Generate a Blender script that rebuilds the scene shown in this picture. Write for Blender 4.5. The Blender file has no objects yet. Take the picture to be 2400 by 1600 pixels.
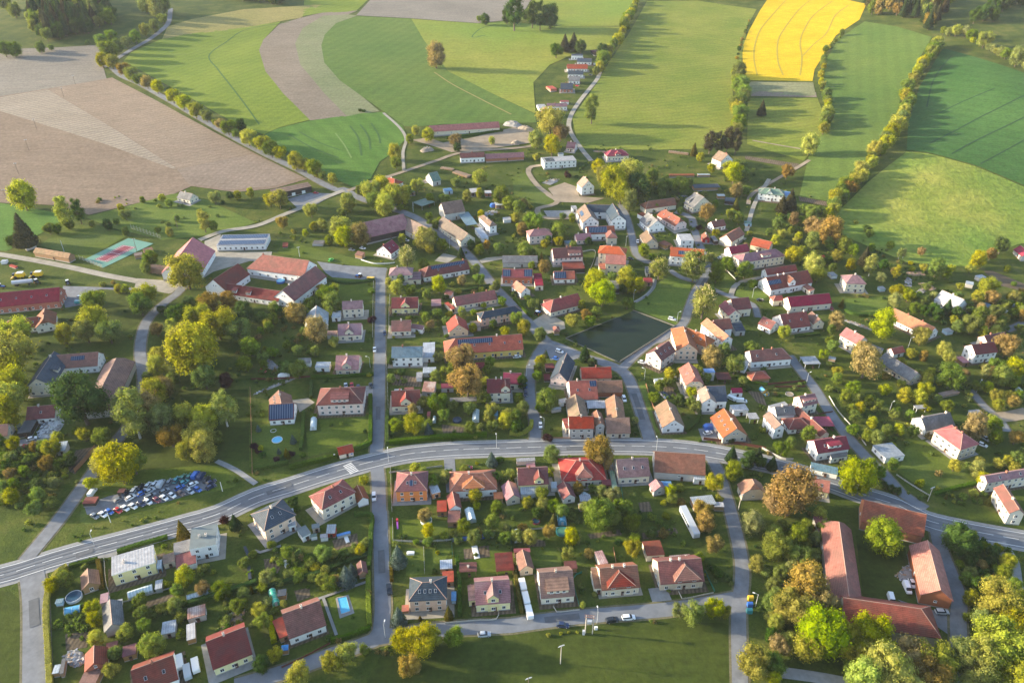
import bpy, bmesh, math, random
from mathutils import Vector, Matrix
R = math.radians
random.seed(7)
SC = bpy.context.scene
COL = SC.collection

# ------------------------------------------------------------------ camera, sky, sun, exposure
CAM_H = 208.0
FOC = 1755.0                      # focal length in pixels of the 2400 px wide photo
PITCH = math.atan(1075.0 / FOC)   # downward tilt
cam_d = bpy.data.cameras.new('camera')
cam = bpy.data.objects.new('camera', cam_d); COL.objects.link(cam)
cam_d.sensor_width = 36.0; cam_d.lens = 36.0 * FOC / 2400.0
cam_d.clip_start = 1.0; cam_d.clip_end = 20000.0
cam.location = (0, 0, CAM_H); cam.rotation_euler = (math.pi / 2 - PITCH, 0, 0)
SC.camera = cam
SUN_EL, SUN_AZ = 14.5, 7.0        # elevation; degrees beyond due left of the view
a = R(SUN_AZ); e_ = R(SUN_EL)
TO_SUN = Vector((-math.cos(a) * math.cos(e_), math.sin(a) * math.cos(e_), math.sin(e_)))
W = bpy.data.worlds.new('World'); SC.world = W; W.use_nodes = True
nt = W.node_tree; bg = nt.nodes['Background']
sky = nt.nodes.new('ShaderNodeTexSky'); sky.sky_type = 'NISHITA'; sky.sun_disc = False
sky.sun_elevation = e_; sky.sun_rotation = math.atan2(TO_SUN.x, TO_SUN.y)
sky.air_density = 1.0; sky.dust_density = 1.5; sky.ozone_density = 1.5
nt.links.new(sky.outputs[0], bg.inputs[0]); bg.inputs[1].default_value = 0.15
sun_d = bpy.data.lights.new('sun', 'SUN'); sun = bpy.data.objects.new('sun', sun_d); COL.objects.link(sun)
sun_d.energy = 4.0; sun_d.angle = R(0.6); sun_d.color = (1.0, 0.86, 0.62)
sun.rotation_euler = (-TO_SUN).to_track_quat('-Z', 'Y').to_euler()
SC.view_settings.view_transform = 'Standard'; SC.view_settings.look = 'None'
SC.view_settings.exposure = 1.78; SC.view_settings.gamma = 1.0
SC.render.engine = 'CYCLES'
SC.cycles.max_bounces = 6; SC.cycles.diffuse_bounces = 2; SC.cycles.glossy_bounces = 2
SC.cycles.transmission_bounces = 4; SC.cycles.volume_bounces = 0; SC.cycles.transparent_max_bounces = 6

# ------------------------------------------------------------------ terrain and pixel -> ground
def sramp(t, w=60.0):
    x = t / w
    return w * (x if x > 30 else math.log1p(math.exp(x)))
BUMPS = [  # x, y, sx, sy, height: low rolling hills beyond the village
    (330, 560, 80, 90, 5.0), (-250, 760, 160, 150, 7.0), (60, 900, 110, 160, 2.0),
    (560, 900, 160, 200, 12.0), (-560, 1020, 200, 160, 12.0), (455, 700, 60, 140, 7.0)]
def terr(x, y):
    h = 0.09 * (sramp(y - 430) - sramp(y - 1650))
    if y > 430:
        k = min(1.0, (y - 430) / 120.0)
        for bx, by, sx, sy, bh in BUMPS:
            h += k * bh * math.exp(-((x - bx) / sx) ** 2 - ((y - by) / sy) ** 2)
    # the right-hand fields lie on a slope that faces the evening sun
    if x > 40 and y > 430: h += 0.045 * sramp(min(x, 900) - 130, 50) * min(1.0, (y - 430) / 160.0)
    return h
CP, SP = math.cos(PITCH), math.sin(PITCH)
def G(px, py, z=0.0):
    """photo pixel (2400 x 1600) -> the point z above the terrain that it shows"""
    u = (px - 1200.0) / FOC; v = (py - 800.0) / FOC
    d = Vector((u, CP - v * SP, -SP - v * CP))
    h = 0.0
    for _ in range(14):
        t = (CAM_H - h - z) / -d.z
        t = min(t, 5000.0)
        h2 = terr(d.x * t, d.y * t)
        h += 0.8 * (h2 - h)
    t = (CAM_H - h - z) / -d.z
    return Vector((d.x * t, d.y * t, h + z))
def px(tile, X, Y):
    """reading-grid coordinates -> photo pixels"""
    if tile == 'F': return X * 2400 / 2352.0, Y * 1600 / 1568.0
    if tile == 'z': return 580 + X * 320 / 2352.0, 1100 + Y * 320 / 2352.0
    if tile[0] in 'abc':
        return 800 * 'abc'.index(tile[0]) + X * 800 / 2350.0, (0, 534, 1067)[int(tile[1])] + Y * 800 / 2350.0
    return 600 * int(tile[1]) + X * 600 / 2352.0, 400 * int(tile[0]) + Y * 600 / 2352.0
def at(tile, X, Y, z=0.0):
    return G(*px(tile, X, Y), z)
def to_px(p):
    r = Vector(p) - Vector((0, 0, CAM_H))
    dep = r.y * CP - r.z * SP; dn = -r.y * SP - r.z * CP
    return 1200 + FOC * r.x / dep, 800 + FOC * dn / dep

# ------------------------------------------------------------------ object helpers
def tag(o, label=None, cat=None, group=None, kind=None):
    if label: o['label'] = label
    if cat: o['category'] = cat
    if group: o['group'] = group
    if kind: o['kind'] = kind
    return o
def empty(name, loc, rz=0.0, s=1.0):
    o = bpy.data.objects.new(name, None); COL.objects.link(o)
    o.location = loc; o.rotation_euler = (0, 0, rz); o.scale = (s, s, s); o.empty_display_size = 0.5
    return o
def link(name, me, parent=None, loc=(0, 0, 0), rz=0.0):
    o = bpy.data.objects.new(name, me); COL.objects.link(o)
    if parent is not None: o.parent = parent
    o.location = loc; o.rotation_euler = (0, 0, rz)
    return o
class MB:
    """collects geometry with material slots"""
    def __init__(s): s.v = []; s.f = []; s.m = []
    def face(s, pts, m=0):
        i = len(s.v); s.v += [tuple(p) for p in pts]; s.f.append(tuple(range(i, i + len(pts)))); s.m.append(m)
    def box(s, x0, x1, y0, y1, z0, z1, m=0, M=None):
        c = [Vector((x, y, z)) for z in (z0, z1) for y in (y0, y1) for x in (x0, x1)]
        if M is not None: c = [M @ p for p in c]
        i = len(s.v); s.v += [tuple(p) for p in c]
        for q in ((0, 2, 3, 1), (4, 5, 7, 6), (0, 1, 5, 4), (1, 3, 7, 5), (3, 2, 6, 7), (2, 0, 4, 6)):
            s.f.append(tuple(i + k for k in q)); s.m.append(m)
    def tube(s, p0, p1, r0, r1=None, n=6, m=0, cap=True):
        p0 = Vector(p0); p1 = Vector(p1); r1 = r0 if r1 is None else r1
        d = (p1 - p0).normalized(); q = d.to_track_quat('Z', 'Y')
        i = len(s.v)
        for p, r in ((p0, r0), (p1, r1)):
            for k in range(n):
                a = 2 * math.pi * k / n
                s.v.append(tuple(p + q @ Vector((r * math.cos(a), r * math.sin(a), 0))))
        for k in range(n):
            k2 = (k + 1) % n
            s.f.append((i + k, i + k2, i + n + k2, i + n + k)); s.m.append(m)
        if cap:
            s.f.append(tuple(i + n + k for k in range(n))); s.m.append(m)
            s.f.append(tuple(i + n - 1 - k for k in range(n))); s.m.append(m)
    def mesh(s, name, mats, smooth=False):
        me = bpy.data.meshes.new(name); me.from_pydata(s.v, [], s.f)
        for mt in (mats if isinstance(mats, (list, tuple)) else [mats]): me.materials.append(mt)
        me.polygons.foreach_set('material_index', s.m)
        if smooth: me.polygons.foreach_set('use_smooth', [True] * len(s.f))
        me.update()
        return me

# ------------------------------------------------------------------ materials
MATS = {}
def nodes_mat(name, rough=0.8, spec=0.3):
    m = bpy.data.materials.new(name); m.use_nodes = True
    b = m.node_tree.nodes['Principled BSDF']
    b.inputs['Roughness'].default_value = rough
    b.inputs['Specular IOR Level'].default_value = spec
    MATS[name] = m
    return m, m.node_tree, b
def pos_node(t, obj=False):
    if obj: return t.nodes.new('ShaderNodeTexCoord').outputs['Object']
    return t.nodes.new('ShaderNodeNewGeometry').outputs['Position']
def noise(t, vec, scale, detail=4, rough=0.6):
    n = t.nodes.new('ShaderNodeTexNoise'); n.inputs['Scale'].default_value = scale
    n.inputs['Detail'].default_value = detail; n.inputs['Roughness'].default_value = rough
    t.links.new(vec, n.inputs['Vector']); return n.outputs[0]
def ramp(t, fac, stops):
    r = t.nodes.new('ShaderNodeValToRGB'); t.links.new(fac, r.inputs[0])
    el = r.color_ramp.elements
    el[0].position = stops[0][0]; el[0].color = (*stops[0][1], 1)
    el[1].position = stops[-1][0]; el[1].color = (*stops[-1][1], 1)
    for p, c in stops[1:-1]:
        x = el.new(p); x.color = (*c, 1)
    return r.outputs[0]
def mix(t, fac, a, b, mode='MIX'):
    n = t.nodes.new('ShaderNodeMix'); n.data_type = 'RGBA'; n.blend_type = mode
    for sock, v in ((n.inputs[0], fac), (n.inputs[6], a), (n.inputs[7], b)):
        if isinstance(v, (int, float)): sock.default_value = v
        elif isinstance(v, tuple): sock.default_value = (*v, 1)
        else: t.links.new(v, sock)
    return n.outputs[2]
def mrange(t, v, a, b, c, d):
    n = t.nodes.new('ShaderNodeMapRange'); t.links.new(v, n.inputs[0])
    for i, x in enumerate((a, b, c, d)): n.inputs[i + 1].default_value = x
    return n.outputs[0]
def mapping(t, vec, rz=0.0, scale=(1, 1, 1)):
    n = t.nodes.new('ShaderNodeMapping'); t.links.new(vec, n.inputs[0])
    n.inputs['Rotation'].default_value = (0, 0, rz); n.inputs['Scale'].default_value = scale
    return n.outputs[0]
def wave(t, vec, period, dist=0.0, dscale=1.0, axis='X'):
    n = t.nodes.new('ShaderNodeTexWave'); n.wave_type = 'BANDS'; n.bands_direction = axis
    n.inputs['Scale'].default_value = 2 * math.pi / (20 * period) * 1.0
    n.inputs['Distortion'].default_value = dist; n.inputs['Detail'].default_value = 2
    n.inputs['Detail Scale'].default_value = dscale
    t.links.new(vec, n.inputs[0]); return n.outputs[1]
def bump(t, b, h, strength, dist):
    n = t.nodes.new('ShaderNodeBump'); n.inputs['Strength'].default_value = strength
    n.inputs['Distance'].default_value = dist
    t.links.new(h, n.inputs['Height']); t.links.new(n.outputs[0], b.inputs['Normal'])
def hsv_rand(t, col, dh=0.02, ds=0.15, dv=0.2):
    oi = t.nodes.new('ShaderNodeObjectInfo'); n = t.nodes.new('ShaderNodeHueSaturation')
    rnd = oi.outputs['Random']
    wn = t.nodes.new('ShaderNodeTexWhiteNoise'); wn.noise_dimensions = '1D'; t.links.new(rnd, wn.inputs['W'])
    sep = t.nodes.new('ShaderNodeSeparateColor'); t.links.new(wn.outputs['Color'], sep.inputs[0])
    t.links.new(mrange(t, sep.outputs[0], 0, 1, 0.5 - dh, 0.5 + dh), n.inputs['Hue'])
    t.links.new(mrange(t, sep.outputs[1], 0, 1, 1 - ds, 1 + ds), n.inputs['Saturation'])
    t.links.new(mrange(t, sep.outputs[2], 0, 1, 1 - dv, 1 + dv), n.inputs['Value'])
    t.links.new(col, n.inputs['Color']); return n.outputs[0]

def field_mat(name, c0, c1, sc=0.03, rows=None, fine=0.6, bump_s=0.5, c2=None):
    """rows = (angle, period m, strength, wobble)"""
    m, t, b = nodes_mat(name, 0.95, 0.1)
    p = pos_node(t)
    big = noise(t, p, sc, 5, 0.6)
    col = ramp(t, big, [(0.3, c0), (0.7, c1)])
    if c2:
        col = mix(t, ramp(t, noise(t, p, sc * 0.35, 3, 0.5), [(0.45, (0, 0, 0)), (0.65, (1, 1, 1))]), col, c2)
    f = noise(t, p, fine, 3, 0.7)
    col = mix(t, 1.0, col, ramp(t, f, [(0.25, (0.72, 0.72, 0.70)), (0.75, (1.25, 1.25, 1.2))]), 'MULTIPLY')
    sk = noise(t, mapping(t, p, 0.12, (0.05, 0.42, 1)), 1.0, 4, 0.65)
    col = mix(t, 1.0, col, ramp(t, sk, [(0.3, (0.84, 0.86, 0.84)), (0.7, (1.14, 1.12, 1.1))]), 'MULTIPLY')
    h = f
    if rows:
        ang, per, st, wob = rows
        v = mapping(t, p, ang)
        wv = wave(t, v, per, wob, 0.02 / per if per else 1)
        lo = tuple(1 - st for _ in range(3)); hi = tuple(1 + st * 0.6 for _ in range(3))
        col = mix(t, 1.0, col, ramp(t, wv, [(0.2, lo), (0.8, hi)]), 'MULTIPLY')
    t.links.new(col, b.inputs['Base Color'])
    bump(t, b, h, bump_s, 0.35 if bump_s < .85 else 1.0)
    return m
def plain_mat(name, c, rough=0.8, var=0.12, sc=1.2, spec=0.3, rnd=None, obj=False, metal=0.0):
    m, t, b = nodes_mat(name, rough, spec)
    f = noise(t, pos_node(t, obj), sc, 4, 0.65)
    col = ramp(t, f, [(0.25, tuple(x * (1 - var) for x in c)), (0.75, tuple(min(1, x * (1 + var)) for x in c))])
    if rnd: col = hsv_rand(t, col, *rnd)
    t.links.new(col, b.inputs['Base Color']); b.inputs['Metallic'].default_value = metal
    return m
def roof_mat(name, c, patch=None, rough=0.75, tile=0.36, st=0.22, metal=False):
    m, t, b = nodes_mat(name, rough, 0.25)
    p = pos_node(t)
    po = pos_node(t, True)
    f = noise(t, p, 0.55, 6, 0.7)
    col = ramp(t, f, [(0.28, tuple(x * 0.62 for x in c)), (0.5, c), (0.72, tuple(min(1, x * 1.35) for x in c))])
    pc = patch or tuple(x * 0.55 + 0.03 for x in c)
    col = mix(t, ramp(t, noise(t, p, 0.16, 5, 0.65), [(0.46, (0, 0, 0)), (0.64, (0.85, 0.85, 0.85))]), col, pc)
    g = noise(t, p, 3.2, 2, 0.6)
    col = mix(t, 1.0, col, ramp(t, g, [(0.3, (0.82, 0.82, 0.82)), (0.7, (1.18, 1.18, 1.18))]), 'MULTIPLY')
    wv = wave(t, po, tile, 0.4, 2.0, 'X' if metal else 'Z')
    col = mix(t, 1.0, col, ramp(t, wv, [(0.15, (1 - st,) * 3), (0.6, (1.06,) * 3)]), 'MULTIPLY')
    col = hsv_rand(t, col, 0.014, 0.18, 0.24)
    t.links.new(col, b.inputs['Base Color'])
    bump(t, b, wv, 0.35, 0.06)
    return m
def leaf_mat(name, c, trans=0.35, dh=0.02, dv=0.22):
    m = bpy.data.materials.new(name); m.use_nodes = True; t = m.node_tree
    for n in list(t.nodes):
        if n.type != 'OUTPUT_MATERIAL': t.nodes.remove(n)
    out = [n for n in t.nodes if n.type == 'OUTPUT_MATERIAL'][0]
    po = pos_node(t, True)
    f = noise(t, po, 2.4, 3, 0.6)
    col = ramp(t, f, [(0.3, tuple(x * 0.62 for x in c)), (0.5, c), (0.72, tuple(min(1, x * 1.4) for x in c))])
    gi = t.nodes.new('ShaderNodeNewGeometry')
    col = mix(t, 1.0, col, ramp(t, gi.outputs['Random Per Island'], [(0, (0.65, 0.7, 0.6)), (1, (1.35, 1.3, 1.3))]), 'MULTIPLY')
    col = hsv_rand(t, col, dh, 0.15, dv)
    d = t.nodes.new('ShaderNodeBsdfDiffuse'); tr = t.nodes.new('ShaderNodeBsdfTranslucent')
    t.links.new(col, d.inputs[0])
    wc = mix(t, 1.0, col, (1.1, 1.25, 0.4), 'MULTIPLY'); t.links.new(wc, tr.inputs[0])
    mx = t.nodes.new('ShaderNodeMixShader'); mx.inputs[0].default_value = trans
    t.links.new(d.outputs[0], mx.inputs[1]); t.links.new(tr.outputs[0], mx.inputs[2])
    t.links.new(mx.outputs[0], out.inputs[0]); MATS[name] = m
    return m
# ------------------------------------------------------------------ ground, fields, roads
def axis_lines(lo, hi, step, far_lo, far_hi):
    out = []; x = lo; s = step
    while x > far_lo: s *= 1.35; x -= s; out.insert(0, max(x, far_lo))
    x = lo
    while x <= hi + 0.01: out.append(x); x += step
    s = step; x = hi
    while x < far_hi: s *= 1.35; x += s; out.append(min(x, far_hi))
    return out
def build_ground(mat):
    xs = axis_lines(-900, 900, 12, -4000, 4000); ys = axis_lines(60, 1500, 12, -700, 5200)
    v = [(x, y, terr(x, y)) for y in ys for x in xs]; n = len(xs)
    f = [(j * n + i, j * n + i + 1, (j + 1) * n + i + 1, (j + 1) * n + i) for j in range(len(ys) - 1) for i in range(n - 1)]
    me = bpy.data.meshes.new('ground'); me.from_pydata(v, [], f); me.materials.append(mat)
    me.polygons.foreach_set('use_smooth', [True] * len(f)); me.update()
    return tag(link('ground', me), 'rough grassland and garden ground under the whole village', kind='structure')
POLYS = []
def zo(y): return 0.18 * min(1.0, max(0.0, (y - 380) / 100.0))
def sheet(name, pts, mat, dz, label, cell=12.0, kind='structure'):
    """flat polygon draped over the terrain, cut on a lattice so that it follows the slopes"""
    if name not in ('field', 'meadow'): POLYS.append((name, pts))
    bm = bmesh.new()
    vs = [bm.verts.new((p.x, p.y, 0)) for p in pts]
    fc = bm.faces.new(vs)
    bmesh.ops.triangulate(bm, faces=[fc])
    x0, x1 = min(p.x for p in pts), max(p.x for p in pts); y0, y1 = min(p.y for p in pts), max(p.y for p in pts)
    if y1 > 380:
        for ax, lo, hi in ((0, x0, x1), (1, y0, y1)):
            k = math.ceil((lo + 900) / cell) if ax == 0 else math.ceil((lo - 60) / cell)
            while True:
                c = k * cell + (-900 if ax == 0 else 60)
                if c >= hi: break
                no = Vector((1, 0, 0)) if ax == 0 else Vector((0, 1, 0))
                bmesh.ops.bisect_plane(bm, geom=bm.verts[:] + bm.edges[:] + bm.faces[:], dist=1e-4, plane_co=no * c, plane_no=no)
                k += 1
    for v in bm.verts: v.co.z = terr(v.co.x, v.co.y) + dz + zo(v.co.y)
    bmesh.ops.recalc_face_normals(bm, faces=bm.faces[:])
    if sum(f.normal.z for f in bm.faces) < 0: bmesh.ops.reverse_faces(bm, faces=bm.faces[:])
    me = bpy.data.meshes.new(name); bm.to_mesh(me); bm.free()
    me.materials.append(mat)
    me.polygons.foreach_set('use_smooth', [True] * len(me.polygons))
    return tag(link(name, me), label, kind=kind)
def P(tile, s):
    """'x,y x,y ...' -> world points on the terrain"""
    return [at(tile, *map(float, q.split(','))) for q in s.split()]
def smooth(pts, step=4.0):
    """Catmull-Rom through the points, resampled"""
    q = [pts[0] * 2 - pts[1]] + list(pts) + [pts[-1] * 2 - pts[-2]]
    out = []
    for i in range(1, len(q) - 2):
        p0, p1, p2, p3 = q[i - 1:i + 3]
        n = max(1, int((p2 - p1).length / step))
        for k in range(n):
            t = k / n
            out.append(0.5 * ((2 * p1) + (p2 - p0) * t + (2 * p0 - 5 * p1 + 4 * p2 - p3) * t * t + (3 * p1 - p0 - 3 * p2 + p3) * t ** 3))
    out.append(q[-2].copy())
    return out
def side(pts, i):
    d = (pts[min(i + 1, len(pts) - 1)] - pts[max(i - 1, 0)]); d.z = 0; d.normalize()
    return Vector((-d.y, d.x, 0))
def strip(name, pts, w, mat, dz, label, off=0.0, dash=None, kind='structure', do_smooth=True, lenpos=None):
    """ribbon along a line; dash = (on, off) metres"""
    s = smooth(pts) if do_smooth else pts
    mb = MB(); acc = 0.0
    if dash:
        s2 = smooth(pts, 1.0)
    L = s2 if dash else s
    prev = None
    for i, p in enumerate(L):
        n = side(L, i); wv = w(i / max(1, len(L) - 1)) if callable(w) else w
        a_, b_ = p + n * (off - wv / 2), p + n * (off + wv / 2)
        a_.z = terr(a_.x, a_.y) + dz + zo(a_.y); b_.z = terr(b_.x, b_.y) + dz + zo(b_.y)
        if prev:
            acc += (p - L[i - 1]).length
            if not dash or (acc % (dash[0] + dash[1])) < dash[0]:
                mb.face([prev[0], a_, b_, prev[1]])
        prev = (a_, b_)
    me = mb.mesh(name, mat)
    bm = bmesh.new(); bm.from_mesh(me); bmesh.ops.remove_doubles(bm, verts=bm.verts[:], dist=1e-4)
    bmesh.ops.recalc_face_normals(bm, faces=bm.faces[:])
    if sum(f.normal.z for f in bm.faces) < 0: bmesh.ops.reverse_faces(bm, faces=bm.faces[:])
    bm.to_mesh(me); bm.free()
    return tag(link(name, me), label, kind=kind)

# --- materials of the land
def ground_mat():
    m, t, b = nodes_mat('ground_mat', 0.95, 0.1)
    p = pos_node(t)
    n1 = noise(t, p, 0.05, 5, 0.65)
    col = ramp(t, n1, [(0.3, (0.032, 0.054, 0.008)), (0.5, (0.062, 0.086, 0.012)), (0.72, (0.125, 0.125, 0.028))])
    n2 = noise(t, p, 0.11, 4, 0.6)
    col = mix(t, ramp(t, n2, [(0.60, (0, 0, 0)), (0.75, (0.7, 0.7, 0.7))]), col, (0.09, 0.085, 0.035))
    f = noise(t, p, 0.9, 4, 0.75)
    col = mix(t, 1.0, col, ramp(t, f, [(0.25, (0.6, 0.62, 0.6)), (0.75, (1.35, 1.3, 1.3))]), 'MULTIPLY')
    t.links.new(col, b.inputs['Base Color']); bump(t, b, f, 0.7, 0.5)
    return m
build_ground(ground_mat())
GM = {
 'bright': field_mat('young_wheat', (0.115, 0.165, 0.018), (0.185, 0.22, 0.028), 0.012, (R(28), 9.0, 0.05, 1.5), 0.7),
 'mown': field_mat('mown_grass', (0.065, 0.14, 0.022), (0.095, 0.17, 0.03), 0.02, (R(-35), 14.0, 0.07, 3.0), 0.8),
 'green': field_mat('green_crop', (0.072, 0.128, 0.024), (0.115, 0.16, 0.032), 0.012, (R(20), 12.0, 0.05, 2.0), 0.6),
 'meadow': field_mat('meadow_grass', (0.15, 0.18, 0.022), (0.23, 0.23, 0.04), 0.014, None, 0.35, 0.6, (0.15, 0.21, 0.03)),
 'meadow2': field_mat('lush_meadow', (0.115, 0.155, 0.02), (0.19, 0.20, 0.034), 0.02, (R(75), 7.0, 0.06, 3.0), 0.5, 0.6),
 'dark': field_mat('shaded_crop', (0.036, 0.095, 0.020), (0.058, 0.125, 0.030), 0.012, (R(-42), 13.0, 0.05, 1.0), 0.5, 0.4),  # shade of the tree belt and slope painted into the crop colour
 'hill': field_mat('hill_grass', (0.15, 0.19, 0.028), (0.27, 0.265, 0.055), 0.03, None, 0.22, 0.9, (0.12, 0.19, 0.03)),
 'plough': field_mat('ploughed_soil', (0.175, 0.126, 0.092), (0.225, 0.165, 0.124), 0.012, (R(-33), 4.0, 0.02, 0.6), 0.4),
 'plough2': field_mat('harrowed_soil', (0.18, 0.155, 0.132), (0.23, 0.20, 0.17), 0.015, (R(8), 3.5, 0.02, 0.6), 0.5),
 'film': field_mat('covered_rows', (0.235, 0.19, 0.15), (0.28, 0.23, 0.185), 0.02, (R(56), 5.4, 0.14, 0.2), 0.6),
 'film2': field_mat('planted_rows', (0.205, 0.152, 0.115), (0.245, 0.185, 0.14), 0.02, (R(56), 5.4, 0.06, 0.2), 0.6),
 'brown': field_mat('brown_soil', (0.18, 0.14, 0.105), (0.225, 0.18, 0.14), 0.02, (R(15), 5.0, 0.02, 2.0), 0.5),
 'sprout': field_mat('sprouting_soil', (0.15, 0.17, 0.08), (0.21, 0.205, 0.115), 0.02, (R(15), 5.0, 0.03, 2.0), 0.5),
 'tan': field_mat('dry_meadow', (0.21, 0.19, 0.055), (0.27, 0.22, 0.08), 0.014, None, 0.4),
 'rape': field_mat('rapeseed_flowers', (0.48, 0.315, 0.008), (0.56, 0.385, 0.014), 0.03, None, 0.8, 0.5),
 'lawn': field_mat('lawn_grass', (0.062, 0.092, 0.011), (0.105, 0.132, 0.018), 0.09, None, 0.9, 0.5, (0.095, 0.125, 0.028)),
 'lawn_y': field_mat('pale_lawn', (0.085, 0.13, 0.02), (0.125, 0.16, 0.03), 0.08, None, 0.9, 0.5),  # lighter green than the other lawns
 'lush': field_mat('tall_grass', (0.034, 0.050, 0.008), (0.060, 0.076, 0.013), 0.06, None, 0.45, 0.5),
 'soil': field_mat('garden_soil', (0.10, 0.075, 0.05), (0.15, 0.115, 0.085), 0.15, (R(5), 1.4, 0.25, 0.5), 1.2),
 'asphalt': plain_mat('asphalt', (0.155, 0.165, 0.18), 0.9, 0.26, 0.14, 0.2),
 'asphalt2': plain_mat('old_asphalt', (0.17, 0.175, 0.185), 0.9, 0.28, 0.25, 0.2),
 'paving': plain_mat('pavement', (0.24, 0.235, 0.225), 0.9, 0.2, 0.5, 0.2),
 'gravel': plain_mat('gravel', (0.30, 0.27, 0.22), 0.95, 0.25, 0.22, 0.1),
 'dirt': plain_mat('pale_dirt', (0.27, 0.215, 0.155), 0.95, 0.28, 0.12, 0.1),
 'line': plain_mat('road_paint', (0.66, 0.66, 0.64), 0.7, 0.08, 2.0),
 'court_g': plain_mat('court_green', (0.12, 0.25, 0.19), 0.8, 0.08, 0.5),
 'court_r': plain_mat('court_red', (0.22, 0.042, 0.058), 0.8, 0.1, 0.5),
}
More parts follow.
